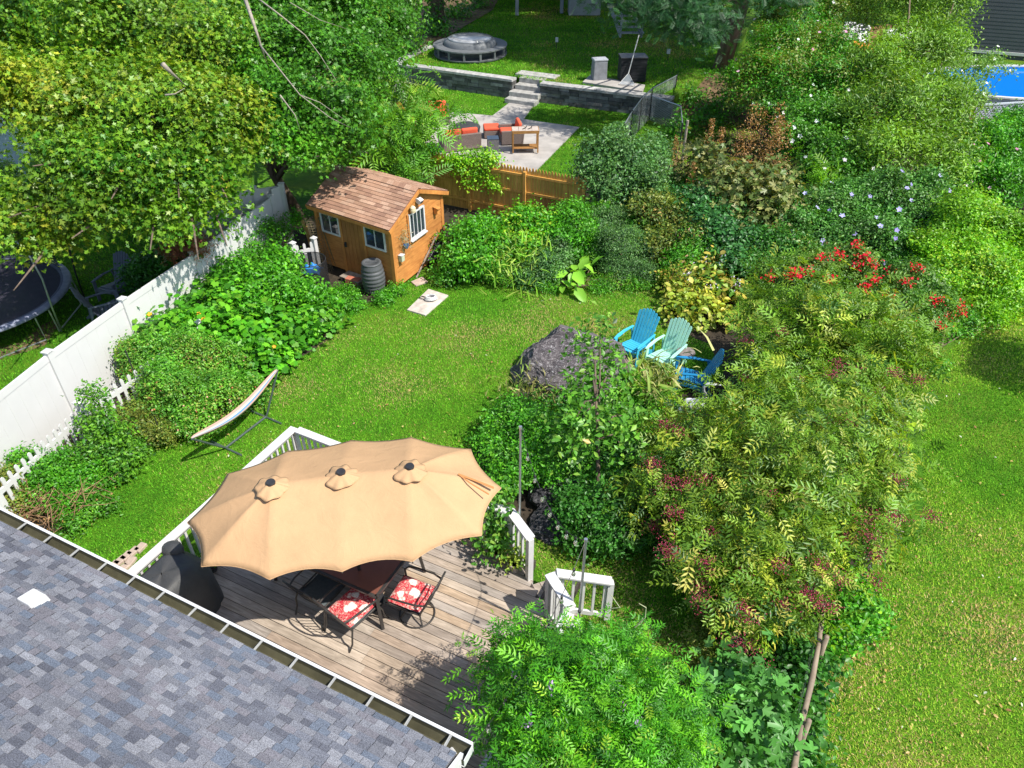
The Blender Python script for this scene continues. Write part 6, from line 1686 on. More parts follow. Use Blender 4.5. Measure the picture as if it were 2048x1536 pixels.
def tree(name, label, cat, blobs, size, tmpl, pal, trunk, tr=.16, **kw):
    """plant() with a real trunk path (world points) and limbs"""
    t = plant(name, label, cat, blobs, size, tmpl, pal, base=trunk[0], stem=0, part='crown', **kw)
    mb = MB(); tk = [Vector(p) for p in trunk]; n = len(tk)
    mb.tube(tk, [tr * (1 - .5 * i / (n - 1)) for i in range(n)], 10)
    W = px_blobs(blobs)
    for b in W:
        q = Vector(b[:3]); s = tk[-1] if random.random() < .6 else tk[n // 2]; m_ = s.lerp(q, .5) + Vector((0, 0, .25))
        mb.tube([s, m_, q, q + (q - m_) * .4], [tr * .45, tr * .3, tr * .16, tr * .05], 6)
    mb.build('trunk', kw.get('smat') or BARK, t, True, True)
    return t
tk0 = G(470, 400)
tree('maple_tree', 'large yellow-green maple overhanging the white fence', 'tree',
     [(-60, 60, 5.2, 160), (110, 70, 5.4, 150), (270, 90, 5.4, 140), (410, 120, 5.2, 110), (30, 200, 4.8, 110), (180, 220, 4.7, 120), (320, 240, 4.6, 120), (440, 260, 4.3, 95),
      (150, 320, 4.1, 80), (250, 350, 3.9, 95), (355, 350, 3.7, 90), (430, 350, 3.6, 62), (470, 310, 3.7, 55), (110, 400, 3.4, 60), (210, 430, 3.2, 72), (310, 430, 3.1, 62), (385, 445, 3.0, 52), (430, 425, 3.0, 34), (30, 470, 3.1, 50), (100, 490, 2.8, 38), (20, 400, 3.3, 45)],
     .14, MAPLE, YM, [(tk0.x, tk0.y, 0), (tk0.x - .2, tk0.y - .3, 1.6), (tk0.x - .8, tk0.y - .8, 3.2)], .22, cov=2.2, per=15, lump=.36, seed=3, hole=.26, cmix=.6, clump=.25, sat=1)
tk1 = G(602, 438)
tree('maple_tree', 'darker green maple leaning behind the shed, with bare twigs above', 'tree',
     [(500, 30, 5.3, 110), (620, 30, 5.2, 120), (730, 20, 5.0, 90), (540, 140, 4.8, 100), (650, 150, 4.6, 100), (740, 120, 4.4, 62), (560, 230, 4.2, 80), (660, 240, 4.0, 80), (555, 280, 3.8, 50), (620, 315, 3.4, 45), (690, 290, 3.3, 42), (770, 60, 4.6, 50)],
     .13, MAPLE, GM, [(tk1.x, tk1.y, 0), (tk1.x - .45, tk1.y - .2, 1.4), (tk1.x - 1.0, tk1.y - .2, 3.0)], .2, cov=2.2, per=15, lump=.34, seed=8, hole=.24, cmix=.5, clump=.23, sat=1)
db = thing('bare_branch', 'long bare grey branches sticking out above the green maple', 'branch', tuple(G(560, 420)))
mb = MB()
for pts, r in ((((484, -20, 7.0), (505, 40, 6.7), (520, 85, 6.3), (535, 130, 5.7)), .05), (((325, 128, 6.7), (345, 148, 6.5), (372, 172, 6.2)), .045), (((500, -15, 7.0), (560, 30, 6.7), (610, 70, 6.3), (640, 110, 5.9), (672, 160, 5.5)), .02),
               (((520, 90, 6.3), (560, 140, 6.0), (600, 190, 5.6), (660, 235, 5.2), (700, 255, 4.9)), .018), (((560, 190, 5.6), (590, 230, 5.2), (600, 260, 4.9)), .016), (((600, 190, 5.6), (640, 205, 5.4), (690, 240, 5.1)), .012), (((580, 5, 6.8), (640, 40, 6.4), (700, 60, 6.1)), .012), (((330, 190, 5.9), (350, 188, 5.9), (370, 176, 6.0)), .02)):
    mb = MB(); mb.tube([G(*p) for p in pts], [r * (1 - .8 * k / (len(pts) - 1)) for k in range(len(pts))], 6); mb.build('branch', PALEBARK, db, True, True)
plant('japanese_maple', 'reddish-brown feathery shrub peeping over the white fence', 'shrub', [(365, 482, 2.0, 26), (395, 495, 1.9, 22), (352, 505, 1.8, 18)], .09, PIN, [((.2, .06, .03), 2), ((.28, .12, .06), 1), ((.12, .1, .03), 1)], cov=2.2, stem=8)
plant('ailanthus_tree', 'young ailanthus with long feathery leaves beside the patio', 'tree', [(790, 205, 3.0, 45), (770, 280, 2.4, 55), (830, 275, 2.3, 45), (880, 240, 2.4, 28), (745, 330, 1.6, 45), (810, 335, 1.5, 45), (700, 320, 1.8, 40)], .55, PINL, [((.16, .36, .02), 3), ((.09, .26, .02), 3), ((.26, .4, .04), 1), ((.4, .28, .05), .3)], cov=1.5, per=5, clump=.2, lafac=.2, stem=14, r0=.04)
plant('shrub', 'bushy green shrub between the shed roof and the stockade fence', 'shrub', [(800, 345, None, 40), (840, 350, None, 40), (760, 350, None, 40), (838, 318, 1.4, 30)], .1, OVAL, LUSH, cov=2.6)
plant('vine', 'leafy creeper spilling over the top of the stockade fence', 'vine', [(905, 322, 1.65, 18, .7), (938, 316, 1.7, 20, .7), (975, 322, 1.7, 24, .7), (925, 340, 1.4, 18), (970, 345, 1.3, 22), (990, 370, 1.0, 16), (940, 370, 1.0, 10)], .09, OVAL5, LIME, cov=2.0, stem=10, sat=0, base=tuple(G(985, 400)))
for px, lab, tt, ww in ((812, 'ivy-clad tree trunk nearest the terrace corner', -40, 15), (880, 'ivy-clad tree trunk standing farther from the terrace corner', -60, 18)):
    b = G(px - 4, 105 if px == 812 else 62, TZ if px == 880 else .6)
    t = thing('ivy_tree', lab, 'tree', tuple(b), 0, 'ivy-clad trunks beyond the terrace')
    mb = MB(); mb.tube([b, b + Vector((.1, .1, 3)), b + Vector((0, .2, 6)), b + Vector((.3, 0, 9))], [.4, .35, .3, .25], 10); mb.build('trunk', BARK, t, True, True)
    P = np.array(b) + np.stack([rng.normal(size=2600) * .42, rng.normal(size=2600) * .42, rng.random(2600) ** .8 * 6.5], 1)
    leaves('ivy_leaf_cover', P, rng.normal(size=(2600, 3)) + [0, -.8, .5], .17 * (.7 + .6 * rng.random(2600)), OVAL5, pal_cols(DEEP, 2600), LEAF, t)
    W_ = [(b.x + 1.5, b.y, 11, 3.6, 3.6, 2.2), (b.x - 2.0, b.y + 1, 12, 3.2, 3.2, 2.2), (b.x + 3.5, b.y - 3, 9.5, 2.8, 2.8, 1.7)]
    P, Nn, cl, C, D = crown(W_, .3, cov=.9, per=10); leaves('crown', P, Nn, .3, MAPLE, pal_cols(GM, len(P)), LEAF, t)
# conifer with its crown above the frame
cb_ = G(1442, 138, TZ)
con = thing('pine_tree', 'tall pine trunk with drooping dark boughs at the top edge', 'tree', tuple(cb_))
mb = MB(); tpz = [cb_, cb_ + Vector((.5, .1, 3)), cb_ + Vector((.7, .2, 7)), cb_ + Vector((.8, .2, 16))]; mb.tube(tpz, [.42, .36, .3, .1], 12); mb.build('trunk', BARK, con, True, True)
W_ = []
for k in range(26):
    a = k * 2.4; z = 5.2 + k * .42; r = 4.6 - k * .12; q = cb_ + Vector((math.cos(a) * r * .7, math.sin(a) * r * .6, z)); W_.append((q.x, q.y, q.z, 1.7, 1.7, .55))
W_ += [tuple(G(x, y, z)) + (r, r, .5) for x, y, z, r in ((1330, 20, 4.6, 1.5), (1250, -8, 5, 1.2), (1400, 45, 4.4, 1.2), (1380, 10, 4.8, 1.6), (1530, 0, 4.9, 1.2))]
W_ += [(x, y, z, 2.6, 2.6, .9) for x, y, z in ((-3, 44, 10.5), (-5, 47, 11), (3, 44, 9.5), (7, 44, 9.6), (12, 44, 9.8), (15, 48, 10), (10, 49, 10), (4, 39, 9.4), (13, 38.5, 9.4), (16, 41, 9.5), (12, 42, 10), (8.5, 41, 10), (5, 42, 10.5), (1.5, 41.5, 10), (10, 46, 10.5), (5, 46.5, 11), (0, 46.5, 10.5), (14.5, 46, 10), (18, 45, 10), (9, 37.5, 8.5))]  # unseen foliage without limbs, added high up to shade the terrace
P, Nn, cl, C, D = crown(W_, .3, cov=2.6, per=14, lafac=.3); leaves('crown', P, Nn, .34 * (.7 + .5 * rng.random(len(P))), T_pinnate(6, .24, .34, .2), pal_cols([((.025, .1, .03), 3), ((.045, .16, .04), 2), ((.015, .05, .018), 2)], len(P)), LEAF, con)
mb = MB()
for b in W_[:31]:
    q = Vector(b[:3]); s = Vector((cb_.x + .7, cb_.y, min(14, q.z - .4))); mb.tube([s, s.lerp(q, .5) + Vector((0, 0, .2)), q], [.1, .06, .03], 6)
mb.build('limb', BARK, con, True)

# left side beds
plant('wispy_shrub', 'thin twiggy shrub against the shaded white fence', 'shrub', [(520, 465, 1.1, 32), (490, 505, .9, 28), (560, 470, .9, 26), (595, 445, 1.2, 22), (520, 520, .7, 30)], .07, OVAL, LUSH, cov=.9, stem=22, per=8)
plant('raspberry_shrub', 'dense dark-leaved shrub between the squash patch and the compost bin', 'shrub', [(470, 570, .7, 55), (540, 570, .6, 50), (600, 600, .4, 45), (560, 540, .6, 40), (500, 610, .5, 50), (640, 620, .3, 30, .7)], .1, OVAL5, LUSH, cov=2.8, seed=2)
plant('squash_plant', 'sprawling squash patch with big bright leaves by the white fence', 'squash plant', [(430, 610, .75, 55), (500, 680, .35, 65, .7), (570, 660, .3, 60, .6), (440, 680, .5, 55, .8), (620, 645, .25, 45, .55), (650, 635, .2, 30, .5), (540, 720, .25, 45, .6), (480, 740, .25, 40, .6), (340, 668, .8, 42), (390, 650, .7, 42)], .17, SQUASH, LUSH + GM[:1], cov=3.8, per=6, clump=.2, hole=0, sat=1, up=1.3, lafac=.6, stem=10, seed=6, cmix=.5,
      flowers=(('blossom', [(.8, .35, .03)], 4, .12, FLOWER, 'single'),))
plant('rose_shrub', 'tangled small-leaved rose shrub in front of the picket fence', 'shrub', [(300, 730, .6, 55), (370, 720, .6, 60), (440, 730, .5, 50), (340, 790, .5, 60), (420, 800, .4, 60), (480, 790, .3, 40), (390, 845, .25, 40, .8), (280, 700, .9, 28)], .06, OVAL, ROSEG, cov=2.6, lump=.35, stem=26, r0=.014, smat=TWIG, seed=4, flowers=(('rose_hip', [(.5, .12, .05), (.55, .3, .2)], 26, .05, OCT, 'single'),))
plant('pear_sapling', 'narrow upright sapling standing before the picket fence', 'sapling', [(205, 850, 1.0, 26, 1.3), (190, 800, 1.4, 16, 1.8), (225, 880, .6, 34), (235, 920, .3, 34), (185, 900, .5, 26)], .08, OVAL, [((.06, .2, .02), 2), ((.12, .3, .02), 2), ((.03, .1, .02), 1)], cov=2.2, seed=5)
plant('low_shrub', 'low lime-green shrub beside the black stake', 'shrub', [(295, 850, .25, 34, .8), (330, 870, .2, 28, .8), (270, 830, .35, 26)], .055, OVAL, OLIVE, cov=2.2, seed=9)
plant('perennial', 'leafy green clump hugging the lower picket fence', 'plant', [(120, 945, .4, 45), (170, 960, .3, 45, .7), (60, 930, .5, 30), (95, 975, .3, 40), (140, 1000, .25, 36, .7), (215, 950, .2, 26, .7)], .06, OVAL, LUSH, cov=2.3, seed=12)
plant('clover_patch', 'low spreading green plants at the edge of the hammock bed', 'plant', [(180, 1010, .12, 40, .5), (230, 900, .2, 30, .6), (150, 1045, .12, 30, .5), (265, 900, .15, 26, .6)], .05, OVAL, GM, cov=2.0, stem=0)
bp = thing('brush_pile', 'tangled pile of dry brown twigs by the corner of the roof', 'brush pile', tuple(G(95, 1010)))
cen = G(90, 1005, .2); mb = MB()
for k in range(260):
    a = random.uniform(0, 6.28); q = cen + Vector((random.gauss(0, .45), random.gauss(0, .32), abs(random.gauss(.08, .14)))); d = Vector((math.cos(a), math.sin(a), random.uniform(-.2, .7))) * random.uniform(.12, .4)
    m_ = q + d * .5 + Vector((0, 0, random.uniform(-.03, .06))); mb.tube([q - d * .5 + Vector((0, 0, .1)), m_, q + d], [.007, .005, .002], 4, cap=False)
mb.build('twig', simple('dry_twig', (.24, .14, .075), .9, .5, 9), bp, True)
P = np.array(cen) + rng.normal(size=(900, 3)) * np.array([.45, .32, .1]); leaves('dry_leaf', P, rng.normal(size=(900, 3)) + [0, 0, .6], .06, OVAL, pal_cols(BRN + [((.1, .2, .03), 4)], 900), LEAF, bp)
plant('shrub', 'small shrub growing at the fence end by the house roof corner', 'shrub', [(15, 965, .5, 32), (40, 1000, .3, 30), (10, 1010, .3, 28)], .06, OVAL, OLIVE, cov=2.2)
plant('weeds', 'weeds and low leaves around the rain barrel', 'weeds', [(675, 600, .12, 30, .6), (700, 610, .1, 26, .5), (795, 580, .1, 18, .5), (650, 600, .15, 26, .6), (770, 600, .08, 20, .5), (690, 585, .12, 20, .6)], .05, OVAL, LUSH, cov=2.0, stem=0)
plant('shrub', 'pale-leaved shrub beyond the trampoline at the left edge', 'shrub', [(20, 370, 1.0, 36), (50, 390, .8, 26), (0, 420, .6, 30)], .1, OVAL, [((.3, .42, .2), 2), ((.15, .3, .06), 2)], cov=2.2)
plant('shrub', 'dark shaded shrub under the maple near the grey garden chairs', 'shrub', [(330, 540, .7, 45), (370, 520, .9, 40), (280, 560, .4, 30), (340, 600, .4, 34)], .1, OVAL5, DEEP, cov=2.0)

# right of the shed and the back border
plant('shrub', 'lush bright shrub right beside the shed wheelbarrow', 'shrub', [(930, 485, .7, 38), (965, 465, .8, 34), (930, 525, .5, 40), (975, 505, .5, 40), (905, 545, .2, 26, .7)], .1, OVAL5, LUSH, cov=2.6, seed=21, cmix=.4)
plant('shrub', 'rounded lush shrub in front of the middle of the stockade fence', 'shrub', [(1055, 448, .9, 36), (1030, 475, .6, 40), (1090, 465, .7, 36), (1000, 475, .6, 28), (1060, 505, .4, 42)], .1, OVAL5, LIME[1:] + LUSH[:2], cov=2.6, seed=22, cmix=.4)
plant('shrub', 'mixed green shrub below the right end of the stockade fence', 'shrub', [(1135, 445, .9, 36), (1150, 480, .7, 45), (1105, 480, .6, 36), (1180, 500, .4, 40)], .085, OVAL, LUSH, cov=2.6, seed=23)
plant('ornamental_grass', 'tall grass clump between the shrubs at the lawn edge near the shed', 'grass clump', [(1035, 520, .4, 34, 1.1), (1010, 540, .25, 30, .8), (1050, 550, .2, 26, .7)], .3, BLADE, [((.18, .38, .03), 2), ((.3, .42, .06), 1), ((.09, .24, .02), 1)], cov=1.2, per=8, lafac=.12, T=(.5, 1.0), up=.1, stem=0)
plant('shrub', 'low rounded shrub at the back edge of the lawn, left of the burdock', 'shrub', [(1085, 545, .25, 42, .8), (1110, 520, .4, 38), (1060, 560, .15, 28, .7)], .07, OVAL, BLUEG, cov=2.5, seed=24)
plant('burdock', 'burdock with very large pale leaves at the lawn edge', 'plant', [(1145, 560, .3, 22), (1180, 545, .35, 20), (1135, 575, .2, 16), (1190, 530, .4, 14)], .42, T_oval5(.3), [((.22, .48, .04), 2), ((.15, .38, .03), 1)], cov=.9, per=2, clump=.1, up=1.0, stem=8, lafac=.5)
plant('shrub', 'blue-green feathery shrub at the back of the lawn, right of the burdock', 'shrub', [(1235, 500, .6, 52), (1215, 450, .8, 40), (1260, 545, .2, 40, .8), (1290, 500, .5, 36)], .06, OVALN, BLUEG + [((.15, .34, .06), 2)], cov=2.6, seed=25)
plant('juniper', 'blue-grey leafy tree over the chain-link fence end', 'tree', [(1190, 340, 1.8, 40), (1240, 320, 2.0, 45), (1290, 330, 1.8, 40), (1215, 380, 1.3, 45), (1270, 375, 1.4, 45), (1310, 300, 2.0, 26), (1180, 300, 2.2, 18), (1235, 268, 2.6, 12, 1.5)], .1, OVAL, BLUEG, cov=2.4, seed=26, stem=18, r0=.04)
plant('shrub', 'yellowing shrub with peach-tinted leaves in the middle of the border', 'shrub', [(1330, 440, 1.0, 45), (1300, 420, 1.2, 34), (1360, 480, .7, 45), (1320, 500, .5, 40)], .085, OVAL, OLIVE + [((.5, .34, .1), 1)], cov=2.5, seed=27)
plant('shrub', 'spiky green shrub with drooping catkins near the hostas', 'shrub', [(1370, 520, .6, 36), (1400, 490, .8, 36), (1345, 545, .35, 28)], .09, OVALN, LUSH[:3], cov=2.2, seed=28, flowers=(('catkin', [(.35, .22, .12)], 14, .12, OVALN, 'single'),))
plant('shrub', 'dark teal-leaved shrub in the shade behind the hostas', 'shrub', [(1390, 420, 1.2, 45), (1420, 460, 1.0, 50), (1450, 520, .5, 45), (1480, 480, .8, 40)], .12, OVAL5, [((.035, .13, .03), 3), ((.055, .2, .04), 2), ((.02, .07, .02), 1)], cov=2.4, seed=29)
pp_ = plant('plume_poppy', 'tall plume poppy with rusty feathery seed heads and pale lobed leaves', 'plume poppy', [(1470, 390, 1.4, 55), (1530, 400, 1.3, 50), (1430, 410, 1.2, 40), (1500, 440, .9, 55), (1400, 330, 1.6, 30), (1545, 360, 1.6, 30)], .2, FIG, SAGE, cov=1.8, per=6, seed=30, lafac=.4)
P = []; TT = []
for px, py, h, z in ((1512, 285, 62, 2.7), (1500, 262, 46, 3.1), (1547, 275, 58, 2.9), (1562, 300, 50, 2.6), (1475, 310, 42, 2.4), (1530, 330, 40, 2.0), (1420, 268, 26, 2.3), (1440, 285, 26, 2.2), (1555, 262, 26, 3.0), (1350, 300, 24, 1.9), (1385, 345, 18, 1.7), (1490, 345, 30, 1.9)):
    c = np.array(G(px, py, z)); s = h / F * depth(c); m_ = 150 + h * 4
    v_ = rng.random(m_); P.append(c + np.stack([rng.normal(size=m_) * .3 * s * (1 - v_ * .7), rng.normal(size=m_) * .3 * s * (1 - v_ * .7), (v_ - .5) * 2.3 * s], 1))
for Pq in P: leaves('seed_sprays', Pq, rng.normal(size=Pq.shape), .06, OVAL, pal_cols(BRN, len(Pq)), LEAF, pp_)

# rose of sharon masses
RS = dict(cov=2.4, lump=.32, per=12)
plant('rose_of_sharon', 'tall rose of sharon with pink blooms beside the checked towel', 'shrub', [(1600, 60, 2.6, 70), (1560, 130, 2.4, 70), (1640, 130, 2.4, 70), (1520, 190, 2.0, 60), (1590, 210, 2.0, 70), (1490, 165, 2.0, 36), (1680, 200, 2.2, 60)], .11, OVAL, LUSH[:2] + OLIVE[:2], seed=31, r0=.05, flowers=(('bloom', PINKF + WHITEF, 26, .14, FLOWER, 'single'),), **RS)
plant('rose_of_sharon', 'tallest bright green willow-leaved shrub in front of the pool', 'shrub', [(1800, 20, 3.6, 70, 1.1), (1860, 30, 3.6, 55, 1.2), (1740, 160, 2.8, 70), (1810, 130, 3.0, 75), (1870, 110, 3.0, 50), (1760, 240, 2.4, 80), (1840, 220, 2.4, 75), (1720, 30, 3.0, 40), (1890, 270, 2.0, 50), (1760, 330, 1.6, 80), (1850, 330, 1.6, 70)], .15, OVALN, [((.2, .36, .03), 3), ((.13, .28, .02), 3), ((.08, .19, .02), 2), ((.32, .42, .07), 1)], seed=32, r0=.06, T=(.6, .8), hole=.12, **RS)
plant('rose_of_sharon', 'rose of sharon with white blooms above the dark hollow in the hedge', 'shrub', [(1650, 260, 1.9, 60), (1600, 290, 1.7, 50), (1690, 330, 1.5, 60), (1640, 370, 1.1, 50), (1560, 230, 1.8, 40)], .1, OVAL, GM, seed=33, r0=.04, flowers=(('bloom', WHITEF, 16, .15, FLOWER, 'single'),), **RS)
plant('rose_of_sharon', 'sparse flowering branches reaching up in front of the blue pool', 'shrub', [(1960, 150, 2.6, 22), (1985, 120, 2.8, 16), (1940, 185, 2.2, 24), (1930, 130, 2.6, 14), (2010, 145, 2.7, 12), (1900, 180, 2.2, 28), (1960, 210, 1.9, 20)], .11, OVAL, [((.16, .32, .06), 2), ((.25, .4, .12), 1)], cov=1.1, per=5, lump=.5, stem=22, r0=.015, seed=34, flowers=(('bloom', WHITEF, 12, .13, FLOWER, 'single'),))
plant('rose_of_sharon', 'rose of sharon with scattered pink and white blooms under the lattice', 'shrub', [(1960, 300, 1.5, 60), (2030, 300, 1.5, 60), (1930, 350, 1.2, 60), (2000, 360, 1.1, 60), (2070, 350, 1.2, 60), (2050, 250, 1.8, 40)], .1, OVAL, LUSH, seed=35, r0=.04, flowers=(('bloom', PINKF + WHITEF, 18, .13, FLOWER, 'single'),), **RS)
plant('rose_of_sharon', 'rose of sharon covered in blue-violet blooms in the middle of the hedge', 'shrub', [(1650, 430, .9, 60), (1720, 420, 1.0, 65), (1790, 430, 1.0, 60), (1840, 400, 1.2, 50), (1690, 480, .6, 55), (1760, 490, .6, 60), (1830, 470, .7, 50), (1620, 470, .7, 40)], .085, OVAL, [((.06, .2, .03), 3), ((.1, .27, .04), 3), ((.04, .12, .02), 1.5), ((.2, .33, .07), 1)], seed=36, r0=.035, flowers=(('bloom', PURPF, 30, .16, FLOWER, 'single'),), **RS)
plant('sumac', 'fresh green fern-leaved sapling poking out of the dark hedge hollow', 'sapling', [(1640, 350, 1.6, 30, .7), (1665, 365, 1.4, 26, .7)], .4, PINL, LIME, cov=1.2, per=4, clump=.15, lafac=.2, seed=37)
plant('forsythia', 'big rounded bright yellow-green shrub at the corner of the side lawn', 'shrub', [(1940, 470, .95, 80), (1880, 500, .8, 60), (2000, 500, .85, 70), (1940, 560, .5, 80), (2010, 570, .45, 60), (1880, 570, .45, 55), (1950, 620, .2, 50, .7), (2060, 520, .7, 60)], .085, OVAL, LIME, seed=38, r0=.03, cov=2.8, lump=.25, per=12)
plant('shrub', 'dull green shrub filling the border behind the crape myrtle', 'shrub', [(1560, 440, .9, 50), (1540, 500, .6, 45), (1600, 520, .4, 45), (1500, 540, .4, 36), (1660, 540, .3, 40)], .09, OVAL, DEEP + OLIVE[:1], cov=2.4, seed=39)
cm = dict(seed=40, cov=2.3, stem=18)
plant('crape_myrtle', 'crape myrtle with many bright red flower trusses above the elderberry', 'crape myrtle', [(1590, 560, .7, 50), (1650, 550, .8, 50), (1700, 540, .8, 45), (1560, 600, .4, 40), (1640, 600, .4, 45), (1720, 590, .5, 40), (1540, 560, .7, 26)], .075, OVAL, [((.08, .2, .02), 3), ((.14, .25, .03), 2), ((.22, .14, .05), .8)], flowers=(('red_blossoms', REDF, 22, .06, FLOWER, 'cluster', 46, .085, (1, 1, .8)),), **cm)
cm['seed'] = 41
plant('crape_myrtle', 'second crape myrtle with red trusses in front of the yellow-green shrub', 'crape myrtle', [(1830, 570, .7, 45), (1870, 600, .5, 40), (1800, 600, .6, 45), (1850, 640, .25, 35), (1780, 640, .3, 35), (1890, 630, .3, 26)], .075, OVAL, [((.07, .2, .02), 3), ((.12, .25, .03), 2), ((.24, .14, .05), .6)], flowers=(('red_blossoms', REDF, 14, .06, FLOWER, 'cluster', 46, .085, (1, 1, .8)),), **cm)
plant('hosta', 'clump of yellow hostas behind the garden chairs', 'hosta', [(1370, 620, .22, 40, .6), (1420, 630, .22, 42, .6), (1395, 600, .25, 34, .6), (1460, 640, .2, 26, .6), (1360, 595, .2, 22, .6)], .17, OVAL5, YEL, cov=2.2, per=7, clump=.12, up=1.0, lafac=.4, stem=0, seed=42, sat=0, shoots=.2)
plant('hosta', 'gold-edged green hostas with pale lilac flower stalks', 'hosta', [(1400, 565, .3, 34, .7), (1440, 575, .3, 34, .7), (1370, 570, .25, 24, .6), (1480, 590, .25, 30, .6)], .2, OVAL5, [((.2, .32, .04), 2), ((.42, .36, .06), 1), ((.08, .2, .02), 2)], cov=2.0, per=6, clump=.13, up=1.0, lafac=.4, stem=8, seed=43, flowers=(('lilac_blossoms', [(.6, .55, .75)], 12, .06, OVAL, 'cluster', 9, .05, (1, 1, 2)),))
plant('shrub', 'yellow-orange fading perennial at the border edge behind the hostas', 'plant', [(1345, 570, .3, 26), (1370, 545, .4, 26), (1420, 540, .4, 26)], .1, OVAL, [((.5, .33, .06), 1), ((.25, .32, .04), 2)], cov=2.0, seed=44)

# around the boulder and deck corner
plant('ornamental_grass', 'fountain grass clump in front of the mint green chair', 'grass clump', [(1300, 770, .35, 38, .9), (1290, 790, .2, 32, .7), (1325, 765, .3, 22, .9)], .42, BLADE, [((.25, .36, .07), 2), ((.42, .42, .16), 1), ((.12, .25, .03), 2)], cov=1.5, per=10, clump=.1, lafac=.1, T=(.35, 1.3), up=.1, stem=0, seed=45)
ch = tree('cherry_tree', 'slender young cherry tree growing beside the boulder', 'tree', [(1185, 700, 2.3, 34, 1.2), (1200, 660, 2.7, 20, 1.2), (1178, 765, 2.0, 36), (1230, 750, 2.0, 45), (1195, 805, 1.8, 55), (1145, 850, 1.6, 42), (1250, 830, 1.5, 50), (1190, 880, 1.3, 60), (1140, 905, 1.2, 40), (1250, 900, 1.1, 40), ],
     .13, OVAL, [((.14, .34, .03), 3), ((.08, .24, .02), 3), ((.22, .4, .05), 1.5), ((.04, .12, .02), 1), ((.4, .3, .08), .2)], [tuple(G(1198, 1020)), tuple(G(1196, 960, .6)), tuple(G(1196, 880, 1.4)), tuple(G(1192, 800, 2.0))], .05, cov=.85, per=8, lump=.45, seed=46, hole=.3, clump=.17, sat=0)
plant('shrub', 'dense shrub at the lawn edge beside the first light pole', 'shrub', [(1020, 850, .55, 45), (1060, 880, .6, 50), (990, 900, .5, 38), (1030, 930, .6, 45), (1080, 930, .5, 40), (1060, 840, .4, 30), (1010, 960, .5, 34)], .065, OVAL, LUSH, cov=2.6, seed=47)
plant('ground_cover', 'low leafy ground cover under the cherry tree', 'plant', [(1110, 880, .15, 50, .6), (1180, 940, .15, 50, .5), (1240, 980, .15, 50, .6), (1120, 930, .15, 40, .6), (1060, 820, .15, 36, .6), (1160, 820, .2, 40, .6), (1230, 870, .2, 45, .6), (1270, 930, .15, 40, .6)], .09, OVAL5, DEEP + LUSH[:1], cov=2.0, stem=0, seed=48)
plant('weigela', 'dark glossy shrub under the tree behind the deck corner', 'shrub', [(1160, 1040, .4, 45), (1210, 1060, .4, 45), (1240, 1020, .4, 50), (1150, 1000, .3, 30), (1180, 1080, .25, 36), (1290, 1060, .3, 40)], .08, OVAL, DEEP, cov=2.4, seed=49)
plant('grass_tuft', 'pale dry grass tuft at the foot of the boulder', 'grass clump', [(1060, 795, .1, 26, .8), (1045, 815, .1, 20, .8), (1090, 820, .1, 22, .8)], .2, BLADE, [((.35, .33, .12), 2), ((.2, .3, .05), 2)], cov=1.3, per=10, lafac=.1, T=(.5, 1), up=.1, stem=0, seed=50)

# elderberries
EB = dict(cov=1.8, per=7, clump=.2, lafac=.24, lump=.42, hole=.32, shoots=.12, cmix=.55, smat=PALEBARK)
bq = lambda n, s: (('berry_clumps', REDB, int(n * 1.2), .022, OCT, 'cluster', 130, .085, (1, 1, .5)),)
plant('elderberry', 'upper elderberry shrub behind the blue garden chairs', 'elderberry', [(1535, 640, 1.3, 50), (1600, 650, 1.4, 60), (1680, 670, 1.4, 65), (1750, 680, 1.3, 60), (1800, 720, 1.0, 50), (1535, 705, 1.1, 42), (1570, 720, 1.2, 60), (1640, 740, 1.2, 65), (1720, 760, 1.1, 60), (1540, 770, .9, 50), (1790, 790, .8, 40)],
      .3, PIN, [((.22, .36, .03), 3), ((.14, .29, .02), 3), ((.34, .42, .05), 1.4), ((.05, .14, .02), 2)], seed=51, r0=.04, stem=34, flowers=bq(9, 0), **EB)
plant('elderberry', 'middle elderberry shrub with olive leaves around the flamingo', 'elderberry', [(1375, 865, .8, 36), (1455, 860, 1.1, 42), (1340, 885, 1.0, 45), (1420, 880, 1.3, 65), (1510, 850, 1.4, 60), (1390, 950, 1.1, 60), (1470, 950, 1.4, 70), (1310, 990, .9, 55), (1380, 1030, .9, 60), (1270, 1010, .8, 30)],
      .28, PIN, ELD, seed=52, r0=.035, stem=34, flowers=bq(16, 0), **EB)
plant('elderberry', 'broad elderberry shrub spreading over the side lawn', 'elderberry', [(1590, 830, 1.5, 70), (1680, 830, 1.4, 62), (1745, 850, 1.1, 48), (1570, 930, 1.6, 75), (1660, 930, 1.5, 75), (1740, 930, 1.1, 58), (1780, 960, .8, 40), (1620, 1020, 1.4, 70), (1710, 1020, 1.1, 60), (1765, 1030, .7, 42)],
      .28, PIN, [((.22, .34, .03), 3), ((.13, .27, .02), 3), ((.32, .38, .05), 1.2), ((.05, .13, .02), 2)], seed=53, r0=.04, stem=34, flowers=bq(14, 0), **EB)
plant('elderberry', 'lowest elderberry shrub hanging over the owl ornament, heavy with berries', 'elderberry', [(1440, 1050, 1.1, 60), (1520, 1040, 1.4, 70), (1420, 1130, 1.0, 50), (1500, 1120, 1.2, 65), (1580, 1110, 1.2, 65), (1460, 1200, .9, 55), (1540, 1190, 1.0, 60), (1600, 1180, .9, 40), (1510, 1260, .7, 45), (1660, 1090, .9, 55), (1590, 1060, 1.4, 50)],
      .27, PIN, ELD, seed=54, r0=.035, stem=30, flowers=bq(26, 0), **EB)
